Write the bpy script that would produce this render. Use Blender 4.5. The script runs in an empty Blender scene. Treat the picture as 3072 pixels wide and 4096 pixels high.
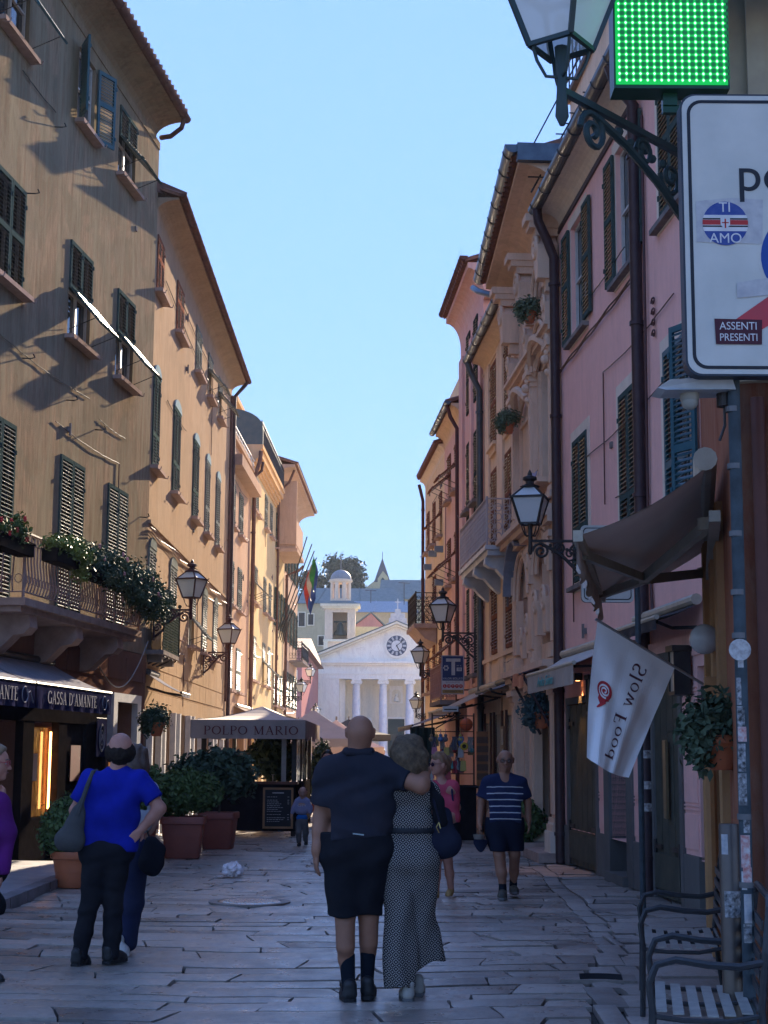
import bpy, bmesh, math, random
import numpy as np
from mathutils import Vector, Matrix, noise as mnoise
random.seed(7); RNG = np.random.default_rng(7)
PI = math.pi
scene = bpy.context.scene
COL = scene.collection
def rad(d): return math.radians(d)

# ------------------------------------------------------------------ mesh builder
class MB:
    def __init__(self): self.v = []; self.f = []
    def add(self, vs, fs):
        b = len(self.v); self.v += [tuple(p) for p in vs]; self.f += [tuple(b + i for i in f) for f in fs]; return self
    def box(self, x0, x1, y0, y1, z0, z1):
        vs = [(x, y, z) for z in (z0, z1) for y in (y0, y1) for x in (x0, x1)]
        return self.add(vs, [(0,2,3,1),(4,5,7,6),(0,1,5,4),(2,6,7,3),(0,4,6,2),(1,3,7,5)])
    def obox(self, c, ex, ey, ez):
        c = Vector(c); ex = Vector(ex); ey = Vector(ey); ez = Vector(ez)
        vs = [c + ex*a + ey*b + ez*d for d in (-1, 1) for b in (-1, 1) for a in (-1, 1)]
        return self.add(vs, [(0,2,3,1),(4,5,7,6),(0,1,5,4),(2,6,7,3),(0,4,6,2),(1,3,7,5)])
    def bar(self, a, b, w, h, up=(0,0,1)):
        a = Vector(a); b = Vector(b); d = (b - a); L = d.length; d.normalize()
        s = d.cross(Vector(up))
        if s.length < 1e-4: s = d.cross(Vector((1,0,0)))
        s.normalize(); u = s.cross(d)
        return self.obox((a + b)/2, d*L/2, s*w/2, u*h/2)
    def tube(self, pts, r, n=8, closed=False):
        pts = [Vector(p) for p in pts]; m = len(pts)
        rs = r if isinstance(r, (list, tuple)) else [r]*m
        vs = []; fs = []; ref = None
        for i, p in enumerate(pts):
            if closed: d = pts[(i+1) % m] - pts[i-1]
            else: d = pts[min(i+1, m-1)] - pts[max(i-1, 0)]
            if d.length < 1e-9: d = Vector((0,0,1))
            d.normalize()
            if ref is None: ref = Vector((0,0,1)) if abs(d.z) < .9 else Vector((1,0,0))
            a = ref - d*ref.dot(d)
            if a.length < 1e-5: a = d.orthogonal()
            a.normalize(); ref = a; b = d.cross(a)
            for k in range(n):
                t = 2*PI*k/n; vs.append(p + (a*math.cos(t) + b*math.sin(t))*rs[i])
        for i in range(m if closed else m-1):
            j = (i+1) % m
            for k in range(n): fs.append((i*n+k, i*n+(k+1)%n, j*n+(k+1)%n, j*n+k))
        if not closed: fs += [tuple(range(n))[::-1], tuple((m-1)*n+k for k in range(n))]
        return self.add(vs, fs)
    def lathe(self, prof, n=16, c=(0,0,0), sx=1, sy=1, ph=0, cap=True):
        vs = []; fs = []; m = len(prof)
        for r, z in prof:
            for k in range(n):
                t = 2*PI*k/n + ph; vs.append((c[0]+r*math.cos(t)*sx, c[1]+r*math.sin(t)*sy, c[2]+z))
        for i in range(m-1):
            for k in range(n): fs.append((i*n+k, i*n+(k+1)%n, (i+1)*n+(k+1)%n, (i+1)*n+k))
        if cap: fs += [tuple(range(n))[::-1], tuple((m-1)*n+k for k in range(n))]
        return self.add(vs, fs)
    def prism(self, pts, vec):
        pts = [Vector(p) for p in pts]; vec = Vector(vec); n = len(pts)
        vs = pts + [p + vec for p in pts]
        return self.add(vs, [tuple(range(n))[::-1], tuple(range(n, 2*n))] + [(i, (i+1)%n, n+(i+1)%n, n+i) for i in range(n)])
    def face(self, pts): return self.add(pts, [tuple(range(len(pts)))])
    def sheet(self, fn, nu, nv, th=0.0):
        g = [[Vector(fn(i/nu, j/nv)) for i in range(nu+1)] for j in range(nv+1)]
        vs = [p for row in g for p in row]; W = nu+1
        fs = [(j*W+i, j*W+i+1, (j+1)*W+i+1, (j+1)*W+i) for j in range(nv) for i in range(nu)]
        self.add(vs, fs)
        if th:
            n = (g[0][-1]-g[0][0]).cross(g[-1][0]-g[0][0]); n.normalize()
            self.add([p - n*th for p in vs], [f[::-1] for f in fs])
        return self
    def ball(self, c, r, sx=1, sy=1, sz=1, n=12, m=8):
        prof = [(max(1e-4, r*math.sin(PI*i/m)), -r*math.cos(PI*i/m)*sz) for i in range(m+1)]
        return self.lathe(prof, n, c, sx, sy)
    def spiral(self, c, ax, ay, r0, turns, r, n=6, s=1, k=0.12):
        c = Vector(c); ax = Vector(ax); ay = Vector(ay); N = int(14*turns)
        return self.tube([c + (ax*math.cos(2*PI*turns*i/N)+ay*math.sin(2*PI*turns*i/N)*s)*r0*(1-(1-k)*i/N) for i in range(N+1)], r, n)
    def mesh(self, name, mat=None, smooth=False, flip=True):
        me = bpy.data.meshes.new(name); me.from_pydata([tuple(p) for p in self.v], [], self.f)
        if mat: me.materials.append(mat)
        bm = bmesh.new(); bm.from_mesh(me); bmesh.ops.recalc_face_normals(bm, faces=bm.faces); bm.to_mesh(me); bm.free()
        if smooth:
            me.shade_smooth()
            try: me.set_sharp_from_angle(angle=rad(40))
            except Exception: pass
        me.update(); return me
    def build(self, name, mat=None, parent=None, loc=None, smooth=False, rotz=None):
        return put(self.mesh(name, mat, smooth), name, parent, loc, rotz)
    def split(self, name, mat=None, parent=None, per=1, smooth=False):
        """one object for every `per` loose shells, in the order they were added"""
        root = list(range(len(self.v)))
        def find(a):
            while root[a] != a: root[a] = root[root[a]]; a = root[a]
            return a
        for f in self.f:
            r0 = find(f[0])
            for i in f[1:]: root[find(i)] = r0
        sh = {}
        for f in self.f: sh.setdefault(find(f[0]), []).append(f)
        sh = sorted(sh.values(), key=lambda fs: min(min(f) for f in fs)); out = []
        for i in range(0, len(sh), per):
            m = MB(); mp = {}
            for f in sum(sh[i:i+per], []):
                for k in f:
                    if k not in mp: mp[k] = len(m.v); m.v.append(self.v[k])
                m.f.append(tuple(mp[k] for k in f))
            out.append(m.build(name, mat, parent, smooth=smooth))
        return out
def put(me, name, parent=None, loc=None, rotz=None):
    o = bpy.data.objects.new(name, me); COL.objects.link(o)
    if parent: o.parent = parent
    if loc: o.location = loc
    if rotz is not None: o.rotation_euler = (0,0,rotz)
    return o
def tag(o, label=None, cat=None, group=None, kind=None):
    if label: o['label'] = label
    if cat: o['category'] = cat
    if group: o['group'] = group
    if kind: o['kind'] = kind
    return o
def thing(name, label, cat, loc=(0,0,0), rotz=0, group=None):
    o = bpy.data.objects.new(name, None); COL.objects.link(o); o.empty_display_size = .2
    o.location = loc; o.rotation_euler = (0,0,rotz); return tag(o, label, cat, group)
def copy_tree(o, loc=None, rotz=None, label=None, parent=None, scale=None):
    c = o.copy(); COL.objects.link(c); c.parent = parent
    for ch in list(o.children): copy_tree(ch, parent=c)
    if loc is not None: c.location = loc
    if rotz is not None: c.rotation_euler = (0,0,rotz)
    if scale is not None: c.scale = scale
    if label: c['label'] = label
    return c

# ------------------------------------------------------------------ materials
def _c(c): return (c[0], c[1], c[2], 1)
def new_mat(name):
    m = bpy.data.materials.new(name); m.use_nodes = True; nt = m.node_tree
    return m, nt, nt.nodes['Principled BSDF']
def N(nt, t, **kw):
    n = nt.nodes.new(t)
    for k, v in kw.items():
        if k in n.inputs.keys(): n.inputs[k].default_value = v
        else: setattr(n, k, v)
    return n
def mapped(nt, sc=(1,1,1), rot=(0,0,0)):
    tc = nt.nodes.new('ShaderNodeTexCoord'); mp = nt.nodes.new('ShaderNodeMapping')
    mp.inputs['Scale'].default_value = sc; mp.inputs['Rotation'].default_value = rot
    nt.links.new(tc.outputs['Object'], mp.inputs['Vector']); return mp.outputs['Vector']
def noise(nt, vec, scale, detail=4, rough=.55, dist=0):
    n = nt.nodes.new('ShaderNodeTexNoise'); n.inputs['Scale'].default_value = scale
    n.inputs['Detail'].default_value = detail; n.inputs['Roughness'].default_value = rough
    n.inputs['Distortion'].default_value = dist; nt.links.new(vec, n.inputs['Vector']); return n.outputs['Fac']
def ramp(nt, fac, a, b, ca=(0,0,0), cb=(1,1,1)):
    r = nt.nodes.new('ShaderNodeValToRGB'); e = r.color_ramp.elements
    e[0].position = a; e[1].position = b; e[0].color = _c(ca); e[1].color = _c(cb)
    nt.links.new(fac, r.inputs['Fac']); return r.outputs['Color']
def mix(nt, fac, a, b, mode='MIX'):
    m = nt.nodes.new('ShaderNodeMix'); m.data_type = 'RGBA'; m.blend_type = mode
    for s, v in (('Factor', fac), ('A', a), ('B', b)):
        inp = [i for i in m.inputs if i.name == s and i.enabled][0]
        if isinstance(v, (int, float)): inp.default_value = v
        elif isinstance(v, tuple): inp.default_value = _c(v)
        else: nt.links.new(v, inp)
    return [o for o in m.outputs if o.enabled][0]
def bump(nt, b, h, strength=.3, dist=.01):
    bn = nt.nodes.new('ShaderNodeBump'); bn.inputs['Strength'].default_value = strength
    bn.inputs['Distance'].default_value = dist; nt.links.new(h, bn.inputs['Height'])
    nt.links.new(bn.outputs['Normal'], b.inputs['Normal'])
MATS = {}
def M(name, c, c2=None, sc=6, rough=.6, metal=0, bmp=0, bsc=60, spec=.3, sheen=0):
    if name in MATS: return MATS[name]
    m, nt, b = new_mat(name)
    b.inputs['Base Color'].default_value = _c(c); b.inputs['Roughness'].default_value = rough
    b.inputs['Metallic'].default_value = metal; b.inputs['Specular IOR Level'].default_value = spec
    v = mapped(nt)
    if c2 is None: c2 = tuple(x*.78 for x in c)
    nz = noise(nt, v, sc, 5, .6); nt.links.new(ramp(nt, nz, .35, .68, c, c2), b.inputs['Base Color'])
    if bmp: bump(nt, b, noise(nt, v, bsc, 3), bmp, .01)
    MATS[name] = m; return m
def stucco(name, c, c2, c3=None, streak=(2.2,2.2,.35), stain=.6, lo=.35, hi=.7, rough=.9, grain=.5, patch=.55, bands=None, sat=0):
    """lime plaster: cloudy two-tone wash, vertical weather streaks, fine grain"""
    m, nt, b = new_mat(name); v = mapped(nt); vs = mapped(nt, streak)
    n1 = noise(nt, v, .7, 8, .68, .9); n2 = noise(nt, vs, 2.2, 7, .72, .5); n3 = noise(nt, v, 7, 6, .75); n4 = noise(nt, mapped(nt, (7,7,.9)), 1.6, 5, .7, .4)
    col = mix(nt, ramp(nt, n1, lo+.06, hi-.08), c, c2)
    col = mix(nt, ramp(nt, n4, .40, .60, (0,0,0), (min(1,.6*grain),)*3), col, tuple(x*.66 for x in c))
    n7 = noise(nt, mapped(nt, (1.6,1.6,.22)), 1.5, 8, .7, .8); col = mix(nt, ramp(nt, n7, .47, .60, (0,0,0), (min(1,.5*grain),)*3), col, tuple(min(1, x*1.3) for x in c2))
    c3 = c3 or tuple(x*.6 for x in c)
    col = mix(nt, ramp(nt, n2, .5, .78, (0,0,0), (stain,)*3), col, c3)
    col = mix(nt, ramp(nt, n3, .35, .75, (.0,)*3, (.35,)*3), col, tuple(min(1, x*1.25) for x in c2))
    n5 = noise(nt, mapped(nt, (1,1,.7)), .55, 9, .6, 1.2); n6 = noise(nt, mapped(nt, (1.3,1.3,1.0)), .9, 10, .66, .6)
    col = mix(nt, ramp(nt, n5, .555, .575, (0,0,0), (.5*patch,)*3), col, tuple(min(1, x*1.22+.02) for x in c2))
    col = mix(nt, ramp(nt, n6, .60, .63, (0,0,0), (.55*patch,)*3), col, tuple(x*.62+.02 for x in c))
    nt.links.new(col, b.inputs['Base Color']); b.inputs['Roughness'].default_value = rough
    b.inputs['Specular IOR Level'].default_value = 0
    bump(nt, b, noise(nt, v, 28, 8, .75), .6, .012)
    MATS[name] = m; return m
def emit(name, c, s):
    m, nt, b = new_mat(name); b.inputs['Base Color'].default_value = _c(c)
    b.inputs['Emission Color'].default_value = _c(c); b.inputs['Emission Strength'].default_value = s; return m
def glass_mat(name, c=(.75,.8,.8), alpha=.45, rough=.25):
    m, nt, b = new_mat(name); b.inputs['Base Color'].default_value = _c(c); b.inputs['Roughness'].default_value = rough
    b.inputs['Alpha'].default_value = alpha; return m

dark = M('dark_void', (.012,.012,.014), rough=.8)
iron = M('wrought_iron', (.03,.028,.028), (.05,.045,.04), rough=.5, metal=.3, bmp=.1)
rustiron = M('reddish_painted_iron', (.10,.035,.03), (.06,.03,.03), rough=.5, bmp=.1)
shut_green = M('dark_green_shutter_paint', (.075,.10,.09), (.05,.075,.07), sc=14, rough=.7, bmp=.05, spec=0)
shut_teal = M('teal_shutter_paint', (.03,.10,.13), (.05,.12,.14), rough=.5, spec=.15, bmp=.05)
shut_grey = M('weathered_grey_green_shutter', (.22,.23,.21), (.13,.15,.14), rough=.6, bmp=.1, spec=0)
shut_brown = M('red_brown_shutter_paint', (.24,.10,.065), (.17,.085,.06), rough=.6, bmp=.05, spec=0)
shut_black = M('black_green_shutter_paint', (.025,.035,.032), (.05,.055,.05), rough=.6, spec=0)
pane = M('window_pane', (.03,.035,.04), (.02,.02,.025), rough=.08, spec=.8)
frame_w = M('white_window_frame', (.55,.53,.5), rough=.5)
marble = M('white_grey_marble', (.55,.54,.53), (.38,.39,.42), sc=3, rough=.4, bmp=.05)
slate = M('slate_sill', (.16,.15,.15), (.26,.22,.2), rough=.7, bmp=.2, spec=0)
stone_sill = M('warm_stone_sill', (.42,.31,.26), (.30,.22,.19), rough=.8, bmp=.2, spec=0)
gutter_m = M('brown_metal_gutter', (.15,.085,.07), (.10,.06,.05), rough=.8, spec=0)
gutter_b = M('grey_metal_gutter', (.10,.12,.14), (.07,.08,.10), rough=.4, metal=.6)
copper = M('dark_copper_pipe', (.07,.045,.045), (.05,.03,.035), rough=.5, metal=.3)
tile_m = M('terracotta_roof_tile', (.24,.11,.07), (.15,.08,.06), sc=9, rough=.85, bmp=.4, bsc=20)
# ------------------------------------------------------------------ facades
class Facade:
    """local frame: x along the wall away from the camera, y = out*distance from the wall, z up"""
    def __init__(s, name, label, cat, p0, th, out, mat, group='coloured street houses'):
        d = Vector((math.sin(rad(th)), math.cos(rad(th)), 0)); s.rot = math.atan2(d.y, d.x)
        s.o = thing(name, label, cat, (p0[0], p0[1], 0), s.rot, group); s.out = out; s.mat = mat; s.ops = []; s.p0 = p0; s.d = d
    def W(s, x, off=0, z=0):        # local -> world
        n = Vector((-s.d.y, s.d.x, 0)) * s.out
        return Vector((s.p0[0], s.p0[1], 0)) + s.d*x + n*off + Vector((0,0,z))
    def wall(s, x0, x1, z0, z1, depth=7, mat=None, name='wall', rec=.14, off=0, extra=None):
        ops = [o for o in s.ops if x0 <= o[0] and o[1] <= x1 and z0 <= o[2] and o[3] <= z1]
        xs = sorted(set([x0, x1] + [v for o in ops for v in o[:2]])); zs = sorted(set([z0, z1] + [v for o in ops for v in o[2:4]]))
        m = MB(); O = s.out
        for i in range(len(xs)-1):
            for j in range(len(zs)-1):
                cx, cz = (xs[i]+xs[i+1])/2, (zs[j]+zs[j+1])/2
                if any(o[0] < cx < o[1] and o[2] < cz < o[3] for o in ops): continue
                m.add([(xs[i],O*off,zs[j]),(xs[i+1],O*off,zs[j]),(xs[i+1],O*off,zs[j+1]),(xs[i],O*off,zs[j+1])], [(0,1,2,3)])
        for a, b, c, d in [o[:4] for o in ops]:
            y0, y1 = O*off, O*(off-rec)
            m.add([(a,y0,c),(b,y0,c),(b,y0,d),(a,y0,d),(a,y1,c),(b,y1,c),(b,y1,d),(a,y1,d)], [(0,1,5,4),(1,2,6,5),(2,3,7,6),(3,0,4,7),(4,5,6,7)])
        if depth:
            y1 = -O*depth
            m.add([(x0,O*off,z0),(x1,O*off,z0),(x1,O*off,z1),(x0,O*off,z1),(x0,y1,z0),(x1,y1,z0),(x1,y1,z1),(x0,y1,z1)], [(1,2,6,5),(3,0,4,7),(4,5,6,7),(2,3,7,6)])
        ob = put(raw_mesh(m, name, mat or s.mat), name, s.o); return ob
    def hole(s, x0, x1, z0, z1): s.ops.append((x0, x1, z0, z1))
    def window(s, x0, x1, z0, z1, kind='closed', sm=None, sill=None, off=0, hole=True, mid=.52, flap=38, glassy=False, surround=None, nsl=None, both=True):
        """kind: closed | open | flap | bare ; makes window > shutter, sill"""
        if hole: s.hole(x0, x1, z0, z1)
        O = s.out; w, h = x1-x0, z1-z0; sm = sm or shut_green
        # frame + pane
        key = ('win', round(w,2), round(h,2), O)
        if key not in CACHE:
            m = MB()
            m.box(-w/2+.004, w/2-.004, -O*.125, -O*.105, .004, h-.004)
            CACHE[key] = m.mesh('window', pane)
            f = MB(); t = .05
            for a, b, c, d in ((-w/2+.005,-w/2+t,.005,h-.005),(w/2-t,w/2-.005,.005,h-.005),(-t/2,t/2,t,h-t),(-w/2+t,w/2-t,.005,t),(-w/2+t,w/2-t,h-t,h-.005),(-w/2+t,-t/2,h*.5-.015,h*.5+.015),(t/2,w/2-t,h*.5-.015,h*.5+.015)):
                f.box(a, b, -O*.1, -O*.06, c, d)
            CACHE[key+('f',)] = f.mesh('window_frame', frame_w)
        root = put(CACHE[key], 'window', s.o, ((x0+x1)/2, O*off, z0))
        put(CACHE[key+('f',)], 'window_frame', root)
        lw = w/2 - .006
        if kind == 'closed':
            for sx in (-1, 1): put(leaf(lw-.006, h-.01, sm, O, mid), 'shutter', root, (sx*w/4, O*.012, .005))
        elif kind == 'open':
            for sx in (-1, 1): put(leaf(lw, h, sm, O, mid), 'shutter', root, (sx*(w/2+w/4+.01), O*.04, 0))
        elif kind == 'ajar':
            for sx, th in ((-1, 32), (1, 24)):
                a = put(leaf(lw, h, sm, O, mid), 'shutter', root, (sx*(w/2+.01+lw/2*math.cos(rad(th))), O*(.05+lw/2*math.sin(rad(th))), 0)); a.rotation_euler = (0,0,sx*O*rad(th))
        elif kind == 'flap':
            hb = h*mid
            for sx in (-1, 1):
                put(leaf(lw-.006, h-hb, sm, O, 0), 'shutter', root, (sx*w/4, O*.012, hb))
                a = put(leaf(lw-.006, hb, sm, O, 0, True), 'shutter_flap', root, (sx*w/4, O*.04, hb)); a.rotation_euler = (O*rad(flap),0,0)
            st = MB()
            for sx in (-1, 1): st.tube([(sx*(w/2-.02), O*.02, .1), (sx*(w/2-.02), O*(.03+hb*math.sin(rad(flap))*.85), hb-hb*math.cos(rad(flap))*.85)], .008, 5)
            st.split('stay', iron, root)
        if sill:
            m = MB(); m.box(-w/2-.12, w/2+.12, O*.0, O*.16, -.075, -.005)
            for sx in (-1,1): m.tube([(sx*(w/2+.07),O*.1,-.08),(sx*(w/2+.07),O*.2,-.10),(sx*(w/2+.07),O*.22,-.04)], .012, 5)
            m.build('sill', sill, root)
        if surround:
            t, sm2 = surround; m = MB(); e = .012
            m.box(-w/2-t, -w/2, 0, O*e, -t*.9, h+t); m.box(w/2, w/2+t, 0, O*e, -t*.9, h+t)
            m.box(-w/2, w/2, 0, O*e, h, h+t); m.box(-w/2, w/2, 0, O*e, -t*.9, -.002)
            m.build('window_surround', sm2, root)
        return root
CACHE = {}
def raw_mesh(m, name, mat):
    me = bpy.data.meshes.new(name); me.from_pydata([tuple(p) for p in m.v], [], m.f); me.materials.append(mat); return me
def leaf(w, h, mat, O, mid=.5, hang=False):
    """louvered shutter leaf, origin bottom centre (top centre if hang), 35 mm thick"""
    key = ('leaf', round(w,2), round(h,2), mat.name, O, round(mid,2), hang)
    if key in CACHE: return CACHE[key]
    m = MB(); t = .055; y0, y1 = -O*.018, O*.018
    m.box(-w/2, -w/2+t, y0, y1, 0, h); m.box(w/2-t, w/2, y0, y1, 0, h)
    rails = [(0, t*1.3), (h-t*1.2, h)]
    if mid: rails.append((h*mid-t*.8, h*mid+t*.8))
    for a, b in rails: m.box(-w/2+t, w/2-t, y0*.98, y1*.98, a, b)
    rails.sort(); nf = len(m.f)
    for (a, b), (c, d) in zip(rails[:-1], rails[1:]):
        n = max(2, int((c-b)/.058)); p = (c-b)/n
        for i in range(n):
            z = b + p*(i+.5)
            m.obox((0,0,z), (w/2-t,0,0), (0, O*.022, -.019), (0, .0028, .0035*O*1.0))
    ns = len(m.f)
    for sx in (-1,1):
        for zz in (h*.15, h*.85): m.box(sx*w/2-.015, sx*w/2+.015, O*.016, O*.032, zz-.03, zz+.03)
    if hang: m.v = [(x, y, z-h) for x, y, z in m.v]
    me = m.mesh('shutter', mat); k2 = 'gloss_'+mat.name
    if k2 not in MATS:
        g = mat.copy(); g.name = mat.name+'_worn_gloss'; b_ = g.node_tree.nodes['Principled BSDF']; b_.inputs['Specular IOR Level'].default_value = .8; b_.inputs['Roughness'].default_value = .3; MATS[k2] = g
    me.materials.append(MATS[k2])
    for i in range(nf, ns): me.polygons[i].material_index = 1
    CACHE[key] = me; return me
def gutter_run(F, x0, x1, off, z, r=.07, mat=None, ends=True):
    m = MB(); O = F.out; n = 8
    vs = []
    for x in (x0, x1):
        for k in range(n+1):
            t = PI*k/n; vs.append((x, O*(off + r*math.cos(t)), z - r*math.sin(t)))
    m.add(vs, [(k, k+1, n+1+k+1, n+1+k) for k in range(n)] + [tuple(range(n+1)), tuple(n+1+k for k in range(n+1))])
    m.add([(a, b*1, c+.004) for a, b, c in vs], [(k, k+1, n+1+k+1, n+1+k) for k in range(n)])
    x = x0+.3
    while x < x1:
        m.tube([(x, O*(off+r*1.06*math.cos(PI*k/6)), z-r*1.06*math.sin(PI*k/6)) for k in range(7)], .009, 4); x += .75
    return m.build('gutter', mat or gutter_m, F.o, smooth=False)
def pipe(F, pts, r=.055, mat=None):
    m = MB(); O = F.out; P = [(x, O*y, z) for x, y, z in pts]
    m.tube(P, r, 10)
    (xa, ya, za), (xb, yb, zb) = P[-2], P[-1]
    z = min(za, zb)+.4
    while z < max(za, zb):
        m.tube([(xb, yb, z), (xb, yb, z+.05)], r*1.25, 10); z += 2.1
    return m.build('drainpipe', mat or copper, F.o, smooth=True)
def eave(F, x0, x1, off, z0, z1, mat, depth=7.0, tile=True, back=2.2, name='roof', th=.12):
    """cove/soffit from the wall top z0 to the eave edge z1, slab and sloping tiles"""
    m = MB(); O = F.out
    n = 6
    prof = [(O*off*(1-math.cos(PI/2*i/n)), z0+(z1-z0)*math.sin(PI/2*i/n)) for i in range(n+1)]
    prof += [(O*off, z1+th), (-O*.3, z1+th), (-O*.3, z0)]
    m.prism([(x0, y, z) for y, z in prof], (x1-x0, 0, 0))
    res = [m.build('cornice', mat, F.o)]
    r = MB(); zt = z1+th; sl = .32
    nx = int((x1-x0)/.22)
    r.add([(x0-.03,O*(off+.06),zt+.005),(x1+.03,O*(off+.06),zt+.005),(x1+.03,-O*depth*.5,zt+.005+sl*(off+depth*.5)),(x0-.03,-O*depth*.5,zt+.005+sl*(off+depth*.5)),
           (x0-.03,O*(off+.06),zt+.05),(x1+.03,O*(off+.06),zt+.05),(x1+.03,-O*depth*.5,zt+.05+sl*(off+depth*.5)),(x0-.03,-O*depth*.5,zt+.05+sl*(off+depth*.5))],
          [(0,1,2,3),(4,5,6,7),(0,1,5,4),(1,2,6,5),(2,3,7,6),(3,0,4,7)])
    for i in range(nx):
        x = x0+.11+i*.22
        L = 1.6
        r.tube([(x, O*(off+.12), zt+.04), (x, O*(off+.12-L), zt+.04+sl*L)], .07, 6)
    res.append(r.build(name, tile_m, F.o)); return res
def balcony_rail(root, x0, x1, off, z0, h, O, mat, pitch=.11, style='belly', r=.011, ends=True, name='railing'):
    m = MB()
    runs = [((x0,off),(x1,off))]
    if ends: runs += [((x0,0),(x0,off)), ((x1,0),(x1,off))]
    for (xa,ya),(xb,yb) in runs:
        a = Vector((xa,O*ya,0)); b = Vector((xb,O*yb,0)); L = (b-a).length; n = max(2,int(L/pitch)); nrm = Vector((0,O,0)) if ya==yb else Vector((-1 if xa==x0 else 1,0,0))
        m.bar(a+Vector((0,0,z0+h)), b+Vector((0,0,z0+h)), .045, .022); m.bar(a+Vector((0,0,z0+.08)), b+Vector((0,0,z0+.08)), .03, .015)
        m.bar(a+Vector((0,0,z0+h-.14)), b+Vector((0,0,z0+h-.14)), .02, .012)
        u = (b-a)/L
        for i in range(n+1):
            p = a.lerp(b, i/n)
            if style == 'belly':
                m.tube([p+Vector((0,0,z0+.08)), p+nrm*.035+Vector((0,0,z0+.2)), p+nrm*.02+Vector((0,0,z0+.34)), p+Vector((0,0,z0+.5)), p+Vector((0,0,z0+h-.14))], r, 5)
                if i < n:
                    q = p+u*(L/n/2)
                    m.tube([q+u*(pitch*.42*math.cos(t))+Vector((0,0,z0+h-.07+.055*math.sin(t))) for t in [2*PI*k/8 for k in range(8)]], .006, 4, closed=True)
                    m.tube([q+u*(pitch*.42*math.cos(t))+Vector((0,0,z0+.26+.06*math.sin(t))) for t in [2*PI*k/8 for k in range(8)]], .006, 4, closed=True)
            elif style == 'scroll':
                m.tube([p+Vector((0,0,z0+.08)), p+Vector((0,0,z0+h))], r*.7, 4)
                if i < n:
                    q = p+u*(L/n/2)
                    for k2 in range(4):
                        zz = z0+.17+(h-.24)*k2/3.5
                        m.tube([q+u*(pitch*.45*math.cos(t))+Vector((0,0,zz+.07*math.sin(t))) for t in [2*PI*k/8 for k in range(8)]], .009, 4, closed=True)
            else: m.tube([p+Vector((0,0,z0+.08)), p+Vector((0,0,z0+h))], r, 5)
    for x in (x0, x1): m.tube([(x,O*off,z0),(x,O*off,z0+h+.04)], .022, 8)
    return m.build(name, mat, root)
# ------------------------------------------------------------------ facade plasters
pl_L1 = stucco('mottled_brown_plaster', (.345,.245,.165), (.22,.185,.125), (.13,.10,.07), stain=1.0, grain=1.6, lo=.38, hi=.62)
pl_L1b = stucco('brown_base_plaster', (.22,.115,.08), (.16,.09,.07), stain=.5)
pl_L2 = stucco('apricot_plaster', (.41,.29,.195), (.33,.245,.17), (.22,.16,.115), stain=.6, grain=.8)
pl_L3 = stucco('terracotta_plaster', (.42,.285,.205), (.37,.265,.195), stain=.4)
pl_L4 = stucco('ochre_yellow_plaster', (.56,.42,.24), (.48,.37,.22), (.34,.26,.16), stain=.5)
pl_L5 = stucco('salmon_orange_plaster', (.47,.32,.23), (.42,.30,.22), stain=.4)
pl_pent = stucco('pale_apricot_plaster', (.60,.38,.2), (.55,.36,.21), stain=.2)
pl_R1 = stucco('rose_pink_plaster', (.83,.48,.41), (.77,.44,.39), (.62,.37,.33), stain=.45, lo=.3, hi=.8, grain=.35, patch=.3)
pl_cream = stucco('cream_trim_plaster', (.75,.62,.50), (.68,.57,.47), stain=.35)
pl_plinth = stucco('grey_cement_plinth', (.17,.16,.145), (.12,.115,.11), stain=.5)
pl_R2 = stucco('orange_ochre_plaster', (.72,.50,.36), (.66,.47,.35), (.44,.30,.22), stain=.55)
pl_R3 = stucco('yellow_ochre_plaster', (.74,.53,.36), (.68,.50,.36), (.5,.33,.22), stain=.4)
pl_R4 = stucco('faded_red_plaster', (.68,.38,.32), (.62,.42,.37), (.46,.24,.2), stain=.5)
pl_R5 = stucco('coral_red_plaster', (.72,.43,.35), (.66,.43,.36), stain=.3)
pl_R6 = stucco('deep_yellow_plaster', (.76,.56,.34), (.71,.53,.35), stain=.35)
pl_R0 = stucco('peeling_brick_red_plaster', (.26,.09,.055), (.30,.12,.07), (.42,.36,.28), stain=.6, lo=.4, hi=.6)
wood_dk = M('dark_shopfront_wood', (.022,.018,.018), (.012,.011,.011), sc=8, rough=.6, bmp=.1, spec=0)
wood_gr = M('grey_green_board_door', (.085,.085,.065), (.055,.058,.048), sc=4, rough=.6, bmp=.25, bsc=25, spec=.05)
wood_br = M('brown_door_wood', (.12,.05,.03), (.08,.035,.025), sc=7, rough=.5, bmp=.2)
canvas_g = M('grey_awning_canvas', (.26,.25,.27), (.20,.20,.22), sc=3, rough=.9, bmp=.1, spec=0)
canvas_b = M('beige_awning_canvas', (.44,.37,.31), (.36,.30,.26), sc=3, rough=.85, bmp=.15, spec=0)
navy_cloth = M('navy_valance_cloth', (.025,.025,.06), (.02,.02,.045), rough=.9, bmp=.1, spec=0)
letter_g = M('pale_grey_lettering', (.26,.26,.30), rough=.9, spec=.05)
warm_led = emit('warm_lit_strip', (1,.42,.12), 1.1)
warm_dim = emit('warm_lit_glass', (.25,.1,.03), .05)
_nt = warm_dim.node_tree; _b = _nt.nodes['Principled BSDF']; _nt.links.new(ramp(_nt, noise(_nt, mapped(_nt, (6,6,1.5)), 3, 6, .7, 1.5), .45, .7, (.03,.012,.005), (1.0,.5,.12)), _b.inputs['Emission Color']); _b.inputs['Roughness'].default_value = .1  # mottled emission paints golden reflections into the lit shop glass

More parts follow.
